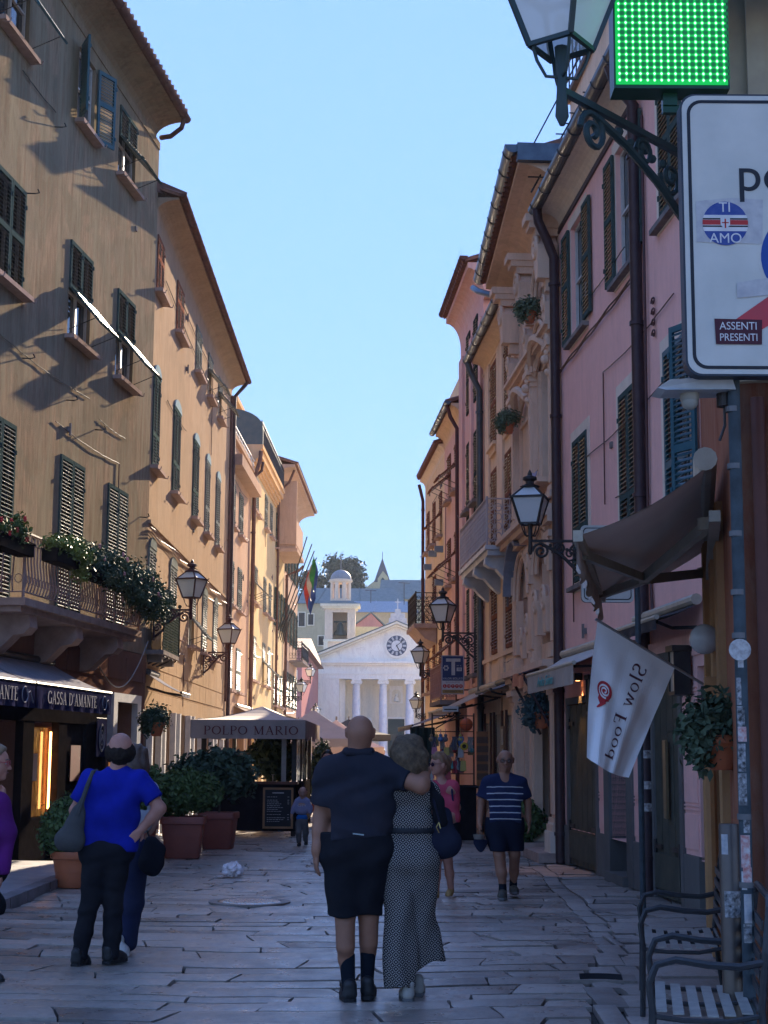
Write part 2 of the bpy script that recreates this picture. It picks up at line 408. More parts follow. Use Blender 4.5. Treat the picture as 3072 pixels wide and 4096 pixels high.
def clutter(F, x0, x1, z0, z1, seed, n=3):
    r = random.Random(seed); O = F.out
    for k in range(n):
        z = r.uniform(z0, z1); a, b = sorted((r.uniform(x0, x1), r.uniform(x0, x1)))
        if b-a < 1.2: b = min(x1, a+1.6)
        m = MB(); N_ = 14; m.tube([(a+(b-a)*i/N_, O*(.02+.012*r.random()), z-.05*math.sin(PI*i/N_)*(b-a)/3+.012*r.random()) for i in range(N_+1)], .009, 4)
        if k % 2: m.tube([(b, O*.022, z), (b+.01, O*.025, z-r.uniform(.8, 2.4))], .009, 4)
        m.build('cable', rustiron if k % 2 else iron, F.o)
    for k in range(n):
        x, z = r.uniform(x0+.2, x1-.2), r.uniform(z0, z1); m = MB(); m.box(x-.05, x+.05, 0, O*.03, z-.04, z+.04)
        if k % 3 == 0: m.box(x-.02, x+.02, O*.03, O*.06, z-.1, z+.1)
        m.build('wall_fixing', slate, F.o)
def rusticate(F, x0, x1, z0, z1, hh, ww, mat, skip=(), e=.018):
    m = MB(); O = F.out; z = z0; k = 0
    while z + hh*.6 < z1:
        x = x0 - (ww/2 if k % 2 else 0)
        while x < x1:
            a, b = max(x, x0)+.012, min(x+ww, x1)-.012; c, d = z+.012, min(z+hh, z1)-.012
            if b-a > .1 and not any(a < s[1] and b > s[0] and c < s[3] and d > s[2] for s in skip): m.box(a, b, 0, O*e, c, d)
            x += ww
        z += hh; k += 1
    return m.build('stone_coursing', mat, F.o)

# ================================================================== LEFT 1
F = Facade('plaster_house', 'tall house of mottled brown plaster with a flowered balcony', 'building', (-6.9,8), 6.29, -1, pl_L1)
L1 = F
F.window(12.72, 13.98, 11.85, 13.15, 'flap', shut_teal, stone_sill, mid=.75, flap=35)
F.window(16.4, 17.32, 11.88, 13.18, 'ajar', shut_teal, stone_sill, mid=.55)
F.window(18.82, 19.95, 11.9, 13.2, 'flap', shut_green, stone_sill, mid=.55, flap=42)
F.window(9.6, 10.8, 11.9, 13.1, 'closed', shut_teal, stone_sill)
F.window(12.92, 14.12, 8.2, 9.78, 'closed', shut_green, stone_sill, mid=.5)
F.window(16.3, 17.5, 8.2, 9.8, 'flap', shut_green, stone_sill, mid=.5, flap=40)
F.window(19.05, 20.2, 8.2, 9.82, 'flap', shut_green, stone_sill, mid=.5, flap=40)
F.window(9.6, 10.8, 8.2, 9.8, 'closed', shut_green, stone_sill)
for a, b in ((12.95,14.12), (16.2,17.45), (18.85,20.1)): F.window(a, b, 3.64, 6.24, 'closed', shut_green, None, mid=.36)
F.wall(8, 21.63, 3.4, 13.62, 8)
F.hole(19.45, 20.75, .12, 2.45); F.hole(15.0, 16.2, .6, 1.95); F.hole(9.2, 14.6, .1, 2.0)
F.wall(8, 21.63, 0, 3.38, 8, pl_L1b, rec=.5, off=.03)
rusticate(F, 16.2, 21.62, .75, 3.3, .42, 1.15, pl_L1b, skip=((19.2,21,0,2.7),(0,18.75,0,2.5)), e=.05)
eave(F, 8, 21.35, .55, 13.6, 13.9, pl_L1, th=.06)
gutter_run(F, 8, 21.4, .6, 13.98, .09, gutter_m)
m = MB(); m.tube([(21.2,-.6,13.9),(21.2,-.55,13.72),(21.35,-.3,13.62),(21.5,-.06,13.66)], .05, 8); m.build('gutter_outlet', gutter_m, F.o, smooth=True)
m = MB(); m.box(8, 21.63, 0, -.02, 13.45, 13.6); m.build('string_course', pl_L1, F.o)
# balcony
m = MB(); m.box(12.62, 18.5, -.0, -.78, 3.5, 3.6); m.box(12.7, 18.42, -.0, -.7, 3.42, 3.5)
m.build('balcony_slab', stone_sill, F.o)
for x in (13.3, 15.4, 17.6):
    m = MB(); pr = [(0,3.42),(-.66,3.42),(-.68,3.25),(-.6,3.16),(-.45,3.14),(-.33,3.02),(-.2,2.9),(0,2.86)]
    m.prism([(x-.16,y,z) for y,z in pr], (.32,0,0)); m.build('corbel', stone_sill, F.o)
beige_iron = M('beige_painted_railing', (.36,.25,.22), (.28,.19,.17), rough=.55, bmp=.05)
balcony_rail(F.o, 12.65, 18.45, .74, 3.6, .87, -1, beige_iron, pitch=.125, style='belly', r=.012)
# shopfront of the ground floor
m = MB()
m.box(9.0, 18.7, -.035, -.17, 2.02, 2.5)
for x, w_ in ((14.55,.47),(16.17,.4),(17.6,.22),(18.5,.22)): m.box(x, x+w_, -.04, -.16, 0, 2.02)
m.box(14.82, 16.3, -.04, -.12, 0, .62); m.box(16.52, 18.5, -.04, -.10, 0, 2.02)
m.box(16.3+.3, 17.5, -.101, -.13, .25, .85); m.box(17.9, 18.45, -.101, -.13, .25, .85)
m.build('shopfront', wood_dk, F.o)
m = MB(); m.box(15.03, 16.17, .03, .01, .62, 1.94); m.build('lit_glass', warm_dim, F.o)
m = MB(); m.tube([(16.08,-.06,.72),(16.08,-.06,1.88)], .018, 6); m.build('light_strip', warm_led, F.o)
m = MB(); m.tube([(15.2,-.06,.78),(15.2,-.06,.9)], .03, 6); m.build('lamp_bulb', warm_led, F.o)
paper = M('white_paper', (.6,.6,.58), rough=.8)
m = MB(); m.box(15.35, 15.6, -.02, -.03, 1.15, 1.55); m.build('notice', paper, F.o)
m = MB(); m.box(16.85, 17.35, -.131, -.145, 1.12, 1.68); m.build('menu_panel', M('dull_red_panel', (.16,.03,.025), rough=.5), F.o)
m = MB(); m.box(18.78, 19.3, -.06, -.16, .9, 1.66); m.build('display_case', wood_br, F.o)
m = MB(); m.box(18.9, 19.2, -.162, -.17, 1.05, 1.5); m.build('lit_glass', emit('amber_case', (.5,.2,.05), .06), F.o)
m = MB(); m.box(18.88, 19.2, -.165, -.18, 1.54, 1.56); m.build('light_strip', warm_led, F.o)
m = MB(); m.box(19.2, 19.45, -.03, -.14, 0, 2.6); m.box(20.75, 21.0, -.03, -.14, 0, 2.6); m.box(19.45, 20.75, -.03, -.14, 2.45, 2.6)
m.build('door_frame', marble, F.o)
m = MB(); m.box(19.47, 20.73, .30, .35, .1, 2.43)
for x in (19.6, 20.2): m.box(x, x+.42, .28, .3, .3, 1.1); m.box(x, x+.42, .28, .3, 1.25, 2.2)
d = m.build('door', wood_br, F.o)
m = MB(); m.ball((20.12,.26,1.1), .03); m.build('handle', M('brass', (.5,.35,.1), rough=.3, metal=1), d, smooth=True)
# wall hooks and ties
m = MB()
for x, z in ((14.3,7.3),(16.4,7.15),(18.0,7.0),(21.0,5.95),(20.5,4.95),(14.2,9.8),(15.3,11.3)):
    m.tube([(x,0,z),(x,-.13,z-.01),(x+.05,-.17,z+.02),(x+.03,-.15,z+.07)], .011, 5)
m.build('wall_hook', iron, F.o)
m = MB(); m.tube([(18.2+3.4*t, -.07, 3.25-.55*math.sin(PI*t)**1+.5*t*t-.1) for t in [i/20 for i in range(21)]], .012, 5); m.build('cable', M('pale_cable', (.3,.28,.26)), F.o)

# awnings of the restaurant
def text_obj(name, txt, size, mat, parent, loc, rot, ext=.004, align='CENTER', shear=0, sx=1):
    cu = bpy.data.curves.new(name, 'FONT'); cu.body = txt; cu.size = size; cu.extrude = ext; cu.align_x = align; cu.align_y = 'CENTER'; cu.shear = shear
    cu.materials.append(mat); tmp = bpy.data.objects.new(name, cu); COL.objects.link(tmp); bpy.context.view_layer.update()
    me = bpy.data.meshes.new_from_object(tmp.evaluated_get(bpy.context.evaluated_depsgraph_get())); bpy.data.objects.remove(tmp); me.name = name
    if not me.materials: me.materials.append(mat)
    o = put(me, name, parent, loc); o.rotation_euler = rot; o.scale = (sx,1,1); return o
# roman letters drawn as thick stems, thin strokes and serifs: (kind, points..., width)
def _arc(cx, cy, rx, ry, a0, a1, n=9): return [(cx+rx*math.cos(rad(a0+(a1-a0)*i/n)), cy+ry*math.sin(rad(a0+(a1-a0)*i/n))) for i in range(n+1)]
TK, TN = .115, .05
def _ser(x, y, w=.13): return ([(x-w, y), (x+w, y)], .04)
GL = {
 'P': (.62, [([(.14,0),(.14,1)],TK), ([(.14,.97)]+_arc(.3,.73,.26,.25,90,-90)+[(.14,.48)],.085), _ser(.14,.02), ([(.02,.98),(.3,.98)],.04)]),
 'O': (.86, [(_arc(.43,.5,.36,.46,0,360,18),.1)]),
 'L': (.6, [([(.14,0),(.14,1)],TK), ([(.02,.02),(.55,.02),(.57,.24)],.05), _ser(.14,.98)]),
 'M': (.98, [([(.16,0),(.16,1)],TN), ([(.14,1),(.48,.06)],TK), ([(.48,.06),(.82,1)],TN), ([(.82,0),(.82,1)],TK), _ser(.16,.02), _ser(.82,.02), _ser(.1,.98,.1), _ser(.87,.98,.1)]),
 'A': (.78, [([(.1,0),(.39,1)],TN), ([(.37,1),(.68,0)],TK), ([(.2,.36),(.56,.36)],.045), _ser(.1,.02,.1), _ser(.68,.02)]),
 'R': (.72, [([(.14,0),(.14,1)],TK), ([(.14,.97)]+_arc(.3,.75,.24,.23,90,-90)+[(.14,.52)],.085), ([(.3,.5),(.68,.02)],TK*.9), _ser(.14,.02), _ser(.68,.02,.08), ([(.02,.98),(.3,.98)],.04)]),
 'I': (.32, [([(.16,0),(.16,1)],TK), _ser(.16,.02), _ser(.16,.98)]),
 'G': (.84, [(_arc(.43,.5,.36,.46,40,320,16),.1), ([(.74,.02),(.74,.42)],TK), _ser(.72,.44,.12)]),
 'S': (.56, [(_arc(.28,.74,.2,.23,30,270,10)+_arc(.28,.26,.22,.24,90,-150,10),.1)]),
 'D': (.82, [([(.14,0),(.14,1)],TK), ([(.14,.97)]+_arc(.32,.5,.42,.46,90,-90,12)+[(.14,.03)],.09), _ser(.14,.02), _ser(.14,.98)]),
 "'": (.22, [([(.12,1),(.08,.75)],.09)]),
 'N': (.84, [([(.14,0),(.14,1)],TN), ([(.12,1),(.7,.04)],TK), ([(.7,0),(.7,1)],TN), _ser(.14,.02), _ser(.1,.98), _ser(.7,.98)]),
 'T': (.7, [([(.35,0),(.35,1)],TK), ([(.04,.8),(.06,.97),(.64,.97),(.66,.8)],.05), _ser(.35,.02)]),
 'E': (.62, [([(.14,0),(.14,1)],TK), ([(.02,.98),(.52,.98),(.54,.8)],.05), ([(.14,.52),(.42,.52)],.05), ([(.02,.02),(.55,.02),(.58,.22)],.05)]),
 'F': (.58, [([(.14,0),(.14,1)],TK), ([(.02,.98),(.52,.98),(.54,.8)],.05), ([(.14,.52),(.42,.52)],.05), _ser(.14,.02)]),
 'l': (.3, [([(.15,0),(.15,1)],.1), _ser(.15,.02,.11), ([(.05,.97),(.15,.99)],.04)]),
 'o': (.58, [(_arc(.29,.31,.22,.29,0,360,16),.08)]),
 'w': (.84, [([(.1,.6),(.28,.02)],.09), ([(.28,.02),(.42,.58)],.045), ([(.42,.6),(.58,.02)],.09), ([(.58,.02),(.74,.6)],.045), _ser(.1,.61,.09), _ser(.74,.61,.08)]),
 'd': (.6, [(_arc(.27,.31,.2,.29,0,360,16),.08), ([(.47,0),(.47,1)],.09), ([(.38,.97),(.47,.99)],.04), _ser(.52,.02,.06)]),
 ' ': (.34, []),
}
def roman(name, txt, h, mat, parent, loc, rot, th=.004, center=True, sx=1, gap=.1, mirror=False, bend=None):
    m = MB(); x = 0
    tot = sum(GL[c][0]+gap for c in txt)-gap
    for c in txt:
        w, st = GL[c]
        for pts, t in st:
            P = [Vector((p[0]+x-(tot/2 if center else 0), p[1]-.5, 0)) for p in pts]
            n = len(P); L = []; R = []
            for i in range(n):
                dd = P[min(i+1,n-1)]-P[max(i-1,0)]
                if pts[0] == pts[-1] or (P[0]-P[-1]).length < 1e-4: dd = P[(i+1) % (n-1)]-P[(i-1) % (n-1)]
                dd.normalize(); nn = Vector((-dd.y, dd.x, 0)); tt = t
                if n > 8: tt = t*(.55+.65*abs(dd.y))
                L.append(P[i]+nn*tt/2); R.append(P[i]-nn*tt/2)
            for i in range(n-1):
                q = [L[i], L[i+1], R[i+1], R[i]]
                m.add([Vector((a.x*h*sx*(-1 if mirror else 1), a.y*h, s)) for s in (0, th) for a in q], [(0,1,2,3),(4,5,6,7),(0,1,5,4),(3,2,6,7),(0,3,7,4),(1,2,6,5)])
        x += w+gap
    me = m.mesh(name, mat); o = put(me, name, parent, loc); o.rotation_euler = rot; return o
def awning(F, name, label, cat, x0, x1, z_in, off, z_out, drop, cm, vm, arms=True, group=None, scallop=0, bar=True, sag=.03):
    """folding awning parented empty in the facade frame: canopy, valance, front bar, arms"""
    root = thing(name, label, cat, F.W(x0), F.rot, group); O = F.out; w = x1-x0
    m = MB(); m.sheet(lambda u, v: (w*u, O*(.06+(off-.06)*v), z_in+(z_out-z_in)*v - sag*math.sin(PI*v)*(1+.3*math.sin(u*9))), 16, 8, .006)
    m.build('canopy', cm, root)
    if drop:
        m = MB()
        def vf(u, v):
            zz = z_out - drop*v
            if scallop and v > .5: zz += drop*.18*abs(math.sin(u*w/scallop*PI))
            return (w*u, O*(off+.012+.012*v*math.sin(u*w*14)), zz)
        m.sheet(vf, max(20, int(w*16)), 4, .004); m.build('valance', vm, root)
    if bar:
        m = MB(); m.tube([(0,O*off,z_out+.01),(w,O*off,z_out+.01)], .028, 8); m.tube([(0,O*.08,z_in+.03),(w,O*.08,z_in+.03)], .06, 10)
        m.build('front_bar', iron if cm is canvas_g else M('cream_metal', (.42,.38,.3), rough=.5), root)
    if arms:
        m = MB()
        for x in (.12, w-.12):
            k = .22 if x < w/2 else -.22
            m.tube([(x,O*.05,z_in-.25),(x+k,O*off*.5,(z_in+z_out)/2-.16),(x,O*(off-.03),z_out-.03)], .018, 6)
        m.split('arm', iron, root)
    return root
for i, (x0, x1, lab) in enumerate(((9.2,12.42,'grey restaurant awning cut by the left edge, navy valance ending in E'), (12.48,15.95,'grey restaurant awning with GASSA D\'AMANTE in pale letters on its navy valance'))):
    A = awning(L1, 'awning', lab, 'awning', x0, x1, 2.9, 1.02, 2.45, .31, canvas_g, navy_cloth, group='awnings of the corner restaurant')
    w = x1-x0
    roman('lettering', "GASSA D'AMANTE", .17, letter_g, A, (w*.44, -1.05, 2.30), (rad(90),0,0), sx=1.2, gap=.1)
    m = MB(); m.tube([(w-.42+.1*math.cos(t)*(1+.15*t/6), -1.05, 2.3+.1*math.sin(t)) for t in [k*.3 for k in range(24)]], .008, 4)
    m.tube([(w-.32,-1.05,2.32),(w-.22,-1.05,2.35),(w-.14,-1.05,2.26),(w-.1,-1.05,2.2)], .008, 4); m.build('knot_emblem', letter_g, A)
S = thing('hanging_banner', 'navy hanging banner with a round white rope emblem beside the restaurant door', 'banner', L1.W(18.0), L1.rot)
m = MB(); m.box(0, .55, -.2, -.215, 1.5, 2.12); m.build('cloth', navy_cloth, S)
m = MB()
for r in (.17, .19, .1): m.tube([(.275+r*.8*math.cos(t), -.22, 1.81+r*1.2*math.sin(t)) for t in [2*PI*k/20 for k in range(20)]], .006, 4, closed=True)
m.tube([(.2,-.22,1.75),(.3,-.22,1.86),(.34,-.22,1.76),(.22,-.22,1.88)], .008, 4); m.build('emblem', letter_g, S)
m = MB(); m.tube([(-.02,-.2,2.13),(.57,-.2,2.13)], .01, 6); m.build('rod', iron, S)

# ================================================================== LEFT 2
F = Facade('apricot_house', 'long apricot house with tall arched shutters next to the mottled plaster house', 'building', (-4.53,29.5), -.1, -1, pl_L2); L2 = F
def arch_cap(F, x0, x1, z1, mat):
    m = MB(); n = 10; w = x1-x0; O = F.out
    pts = [(x0+w/2-w/2*math.cos(PI*i/n), O*.014, z1-.004+.22*math.sin(PI*i/n)) for i in range(n+1)]
    m.prism(pts, (0,O*.03,0)); return m.build('arched_head', mat, F.o)
pale_blue = M('pale_blue_grey_paint', (.30,.38,.40), (.24,.31,.33), rough=.7, spec=0)
cols = (.1, 3.1, 6.68, 9.3, 11.85); wd = (.9, 1.12, 1.08, .95, .98)
for i, (x, w) in enumerate(zip(cols, wd)):
    F.window(x, x+w, 7.08, 8.95, 'closed', shut_grey if i > 2 else shut_green, stone_sill, mid=.35); arch_cap(F, x, x+w, 8.95, pale_blue)
    F.window(x, x+w, 4.05 if i else 4.4, 5.5, 'flap' if i == 2 else 'closed', shut_grey, stone_sill, mid=.4 if i != 2 else .45, flap=40); arch_cap(F, x, x+w, 5.5, shut_grey)
    F.window(x, x+w, 10.62, 11.75, 'flap' if i > 2 else 'closed', shut_brown if i < 2 else shut_grey, stone_sill, mid=.62, flap=42)
F.wall(0, 15.67, 2.75, 12.2, 8)
F.hole(.4, 1.5, 0, 2.3); F.hole(2.3, 3.6, 0, 2.3); F.hole(4.6, 6.2, 0, 2.4); F.hole(7.2, 8.6, 0, 2.3); F.hole(9.6, 11.2, 0, 2.4); F.hole(12.3, 13.8, 0, 2.4)
F.wall(0, 15.67, 0, 2.74, 8, pl_L2, rec=.45, off=.02)
rusticate(F, 0, 15.6, 2.78, 3.75, .42, 1.3, pl_L2, e=.016)
m = MB(); m.box(0, 15.67, 0, -.05, 5.93, 6.0); m.build('string_course', pl_L2, F.o)
m = MB()
for i in range(4): m.tube([(x, -.05-.008*i, 5.85-.03*i+.03*math.sin(x*2+i)) for x in [k*.6 for k in range(27)]], .012, 4)
m.build('cable', M('rusty_cable', (.22,.10,.07)), F.o)
eave(F, 0, 15.7, .42, 12.2, 12.42, pl_L2, th=.05); gutter_run(F, -.1, 15.75, .5, 12.52, .075, gutter_m)
m = MB(); m.add([(-.35,.2,12.55),(.6,-.5,12.55),(.6,-.5,12.8),(-.35,.2,12.8)],[(0,1,2,3)]); m.build('flashing', gutter_m, F.o)
pipe(F, [(15.5,.5,12.5),(15.5,.4,12.35),(15.5,.1,12.0),(15.5,.09,0)], .06, copper)
pipe(F, [(14.9,.08,11.9),(14.9,.08,3.0)], .04, gutter_m)
m = MB()
for x, w in ((.3,.14),(1.55,.1),(2.1,.16),(3.65,.1),(4.4,.16),(6.25,.16),(7.0,.14),(8.65,.12),(9.4,.14),(11.25,.14),(12.1,.14),(13.85,.14)): m.box(x, x+w, -.03, -.15, 0, 2.4)
m.split('door_jamb', marble, F.o)
for x0, x1 in ((.42,1.48),(4.62,6.18),(9.62,11.18)):
    m = MB(); m.box(x0, x1, .3, .34, 0, 2.25)
    for k in range(4): m.box(x0+.06+(x1-x0-.1)*k/4, x0+(x1-x0-.1)*(k+1)/4, .28, .3, .15, 2.1)
    m.build('door', wood_br, F.o)
m = MB(); m.box(0,2.3,-.02,-.36,3.42,3.5); m.box(.2,.4,-.02,-.3,3.28,3.42); m.box(1.8,2.0,-.02,-.3,3.28,3.42); m.build('balcony_slab', slate, F.o)
m = MB()
for z in [3.5+.055*k for k in range(16)]: m.box(.0, 2.28, -.335, -.35, z+.006, z+.05)
for z in [3.5+.055*k for k in range(16)]: m.box(2.28, 2.295, -.02, -.34, z+.006, z+.05)
m.box(.0, 2.3, -.32, -.36, 4.39, 4.42); m.tube([(2.29,-.35,3.5),(2.29,-.35,4.5)], .02, 6); m.ball((2.29,-.35,4.53), .04)
m.build('balcony_screen', shut_black, F.o)
m = MB()
for x in (.35, .9, 1.5, 2.05): m.bar((x,-.02,3.25), (x,-.34,3.4), .03, .03)
m.build('balcony_bracket', iron, F.o)
awning(F, 'awning', 'small pale grey awning under the dark slatted balcony', 'awning', -.02, 1.25, 3.05, .72, 2.68, .06, canvas_g, canvas_g, group='small awnings on the left side')

# ================================================================== LEFT 3
F = Facade('terracotta_house', 'narrow terracotta house squeezed between two dark drainpipes', 'building', (-4.56,45.2), 1.0, -1, pl_L3); L3 = F
for z0, z1 in ((8.25,9.6), (5.9,7.25), (3.4,4.75)):
    for a, b in ((.35,1.35), (2.5,3.6)): F.window(a, b, z0, z1, 'closed', shut_grey, stone_sill, mid=.45)
F.wall(0, 6.15, 2.7, 10.85, 8); F.hole(.8, 5.2, 0, 2.3)
F.wall(0, 6.15, 0, 2.69, 8, rec=.8, off=.01)
m = MB(); m.box(-.05, 5.9, 0, -.36, 9.98, 10.32); m.build('ledge', pl_L3, F.o)
m = MB(); m.box(0, 6.15, 0, -.12, 10.85, 10.98)
m.build('parapet', pl_L3, F.o)
m = MB()
for k in range(9): m.tube([(.1+.72*k,-.08,10.98),(.1+.72*k,-.08,11.25)], .015, 5)
m.tube([(0,-.08,11.25),(6.1,-.08,11.25)], .018, 6); m.tube([(0,-.08,11.1),(6.1,-.08,11.1)], .01, 6); m.build('parapet_rail', frame_w, F.o)
pipe(F, [(6.1,.3,11.6),(6.1,.28,11.3),(6.1,.1,10.7),(6.1,.09,0)], .07, gutter_m)
awning(F, 'awning', 'pale awning catching the sun above the shops behind the kiosk', 'awning', 2.2, 6.6, 2.95, .9, 2.62, .2, canvas_b, canvas_b, group='small awnings on the left side')

# ================================================================== LEFT 4
F = Facade('ochre_house', 'ochre yellow house with a set-back penthouse and a roof terrace', 'building', L3.W(6.18)[:2], 1.0, -1, pl_L4); L4 = F
for z0, z1, kind in ((9.7,10.95,'closed'), (6.6,7.9,'flap'), (3.98,5.5,'closed')):
    for k, (a, b) in enumerate(((.25,.95), (1.4,2.3), (4.75,5.65), (6.9,7.8))):
        F.window(a, b, z0, z1, 'flap' if (z0 == 6.6 and k < 2) or (z0 == 3.98 and k == 2) else 'closed', shut_grey, stone_sill, mid=.55, flap=45)
F.wall(0, 9.3, 2.8, 11.2, 8); F.hole(.6, 2.6, 0, 2.3); F.hole(3.4, 5.2, 0, 2.3); F.hole(6, 8, 0, 2.3)
F.wall(0, 9.3, 0, 2.79, 8, rec=.8, off=.01)
m = MB()
for k, (o, a, b) in enumerate(((.06,11.15,11.25),(.13,11.25,11.36),(.2,11.36,11.48),(.3,11.48,11.7),(.36,11.7,11.85))): m.box(0, 9.3, .5, -o, a, b)
m.build('cornice', pl_pent, F.o)
m = MB(); m.box(0,9.3,-.02,-.06,3.0,3.08); m.box(0,9.3,-.02,-.04,2.75,2.8); m.build('string_course', pl_L4, F.o)
m = MB(); m.box(.6, 8.2, 1.0, 5, 11.85, 13.4); m.build('penthouse', pl_pent, F.o)
m = MB(); m.box(.2, 8.4, .55, 5.4, 13.4, 13.58); m.box(.3, 8.3, .75, 5.2, 13.3, 13.4); m.build('penthouse_roof', pl_pent, F.o)
m = MB(); n = 10
m.prism([(.05,.9,11.86)]+[(.05, .9-1.25*math.sin(PI/2*i/n), 11.86+.55+.7*math.cos(PI/2*i/n)) for i in range(n+1)]+[(.05,-.35,11.86)], (.04,0,0)); m.build('terrace_screen', M('dark_metal_sheet', (.07,.09,.09), (.10,.11,.10), rough=.5), F.o)
balcony_rail(F.o, .1, 9.2, .3, 11.85, .8, -1, iron, pitch=.16, style='plain', r=.009, ends=False)
pipe(F, [(.3,.34,11.3),(.3,.3,11.0),(.35,.08,10.8),(.35,.08,9.4)], .05, copper)
m = MB(); m.box(9.0, 10.5, 2.5, 4, 13, 14.2); m.build('chimney', pl_pent, F.o)
m = MB(); m.tube([(9.6,2.6,14.2),(9.6,2.6,15.3)], .02, 5); m.tube([(9.4,2.6,14.9),(9.9,2.6,14.9)], .015, 5); m.build('aerial', iron, F.o)

# ================================================================== LEFT 5
F = Facade('salmon_house', 'tall salmon and ochre house with deep eaves, bay balcony and flagpoles', 'building', L3.W(15.5)[:2], 1.0, -1, pl_L5); L5 = F
for a in (0.2, 1.9, 3.4):
    F.window(a, a+.8, 6.5, 8.0, 'open', shut_green, None, mid=.5); F.window(a, a+.8, 3.4, 4.7, 'closed', shut_green, stone_sill); F.window(a, a+.8, 9.6, 11.0, 'closed', shut_green, stone_sill)
F.wall(0, 4.75, 0, 12.3, 8, pl_L4)
for z0, z1 in ((3.5,5.0), (6.3,7.9), (9.2,10.8)):
    for k in range(4): F.window(5.3+k*1.85, 6.15+k*1.85, z0, z1, 'open', shut_green, None)
F.wall(4.76, 12.6, 0, 12.3, 8, pl_L5)
m = MB(); m.box(.4, 4.3, -.01, -.85, 9.45, 9.6); m.box(.5, 4.2, -.01, -.78, 9.6, 9.75); m.box(.45,.6,-.01,-.8,9.75,12.3); m.box(.6,4.2,-.72,-.8,9.75,10.75)
m.build('bay_balcony', pl_L5, F.o)
eave(F, -.3, 12.7, .75, 12.3, 12.75, pl_L5, th=.1); gutter_run(F, -.3, 12.7, .82, 12.95, .07, gutter_m)
pipe(F, [(.2,.7,12.7),(.2,.5,12.2),(.2,.1,11.8),(.2,.1,0)], .05, gutter_m)
pipe(F, [(4.8,.8,9.4),(4.8,.6,9.2),(4.8,.1,9.0),(4.8,.1,0)], .06, gutter_m)
m = MB(); m.box(1.5, 2.6, 2, 3, 12.9, 14.6); m.box(1.4, 2.7, 1.9, 3.1, 14.6, 14.75); m.build('chimney', tile_m, F.o)
balcony_rail(F.o, 8.0, 12.3, .55, 5.6, .8, -1, iron, pitch=.13)
m = MB(); m.box(8.0,12.3,-.01,-.6,5.5,5.6); m.build('balcony_slab', slate, F.o)
# a further salmon return behind, so the row closes at the square
# ================================================================== RIGHT 1 (rose pink)
F = Facade('rose_pink_house', 'rose pink house with open green shutters and cream window surrounds', 'building', (3.38,14.93), -4.4, 1, pl_R1); R1 = F
for a, b in ((1.35,2.35), (3.6,4.6), (6.6,7.6)): 
    F.window(a, b, 7.72, 9.42, 'open' if a > 3 else 'closed', shut_green, None, surround=(.16, pl_cream))
    F.window(a, b, 4.05, 6.14, 'closed', shut_green if a > 3 else shut_teal, None, mid=.36, surround=(.16, pl_cream))
    m = MB(); m.box(a-.2, b+.2, 0, .1, 7.6, 7.66); m.box(a-.2, b+.2, 0, .1, 3.93, 3.99); m.split('sill', slate, F.o)
F.window(.15, .95, 4.05, 6.14, 'ajar', shut_teal, None, mid=.36); F.window(.15, .95, 7.72, 9.42, 'closed', shut_teal, None)
F.wall(0, 8.5, 2.85, 9.78, 8)
F.hole(6.2,8.05,.53,2.3); F.hole(4.4,5.35,.53,2.15); F.hole(1.95,3.05,.53,2.62); F.hole(.35,1.25,.53,2.5)
F.wall(0, 8.5, .52, 2.84, 8, off=.02, rec=.3); 
m = MB(); xs = [0, .35, 1.25, 1.95, 3.05, 4.4, 5.35, 6.2, 8.05, 8.5]
for i in range(0, 9, 2): m.box(xs[i], xs[i+1], -.3, .05, 0, .56)
m.split('plinth', pl_plinth, F.o)
m = MB()
for z in (1.02, 1.06, 1.62, 1.66, 2.25, 2.29):
    for i in range(0, 9, 2): m.box(xs[i]+.02, xs[i+1]-.02, 0, .034, z, z+.018)
m.box(0,8.5,0,.06,2.72,2.85); m.box(0, 3.0, 0, .04, 2.62, 2.72)
m.build('moulding_band', pl_R1, F.o)
m = MB()
for i in range(0, 9, 2):
    for a, b in ((.62,.98),(1.1,1.58),(1.7,2.2)): m.box(xs[i]+.06, xs[i+1]-.06, 0, .03, a, b)
m.split('rusticated_panel', pl_R1, F.o, per=3)
# cement surround + board doors
m = MB()
for a, b, t in ((6.2,8.05,2.3),(1.95,3.05,2.62)):
    m.box(a-.12, a, .0, .055, .0, t+.1); m.box(b, b+.12, 0, .055, 0, t+.1); m.box(a, b, 0, .055, t, t+.1)
m.box(4.1,4.4,-.28,.06,0,2.25); m.box(5.35,5.65,-.28,.06,0,2.25); m.box(4.4,5.35,-.28,.06,2.15,2.3); m.box(4.35,5.4,-.3,.12,.0,.12)
m.build('door_surround', pl_plinth, F.o)
def board_door(a, b, z1, y, boards=9, mat=wood_gr, hinge=True):
    m = MB(); w = (b-a)/boards
    for k in range(boards): m.box(a+w*k+.004, a+w*(k+1)-.004, y-.05, y-(.003 if k % 2 else 0), .03, z1-.01)
    m.box(a, b, y-.08, y-.05, .03, z1-.01); m.box(a+.02, b-.02, y, y+.03, .12, .5)
    d = m.build('door', mat, F.o)
    m = MB()
    for zz in (.55, z1-.3):
        for xx, s in ((a+.02,1),(b-.02,-1)): m.box(min(xx,xx+s*.3), max(xx,xx+s*.3), y+.005, y+.025, zz, zz+.05); m.tube([(xx,y+.02,zz-.05),(xx,y+.02,zz+.1)], .02, 6)
    m.split('strap_hinge', iron, d, per=2)
board_door(6.2, 8.05, 2.3, .02, 11); board_door(1.95, 3.05, 2.62, .03, 8); board_door(.35, 1.25, 2.5, -.05, 6)
m = MB(); m.box(4.42, 5.33, -.29, -.26, .12, 2.13); m.build('door', M('blue_grey_glazed_door', (.07,.08,.12), (.05,.055,.08), rough=.2), F.o)
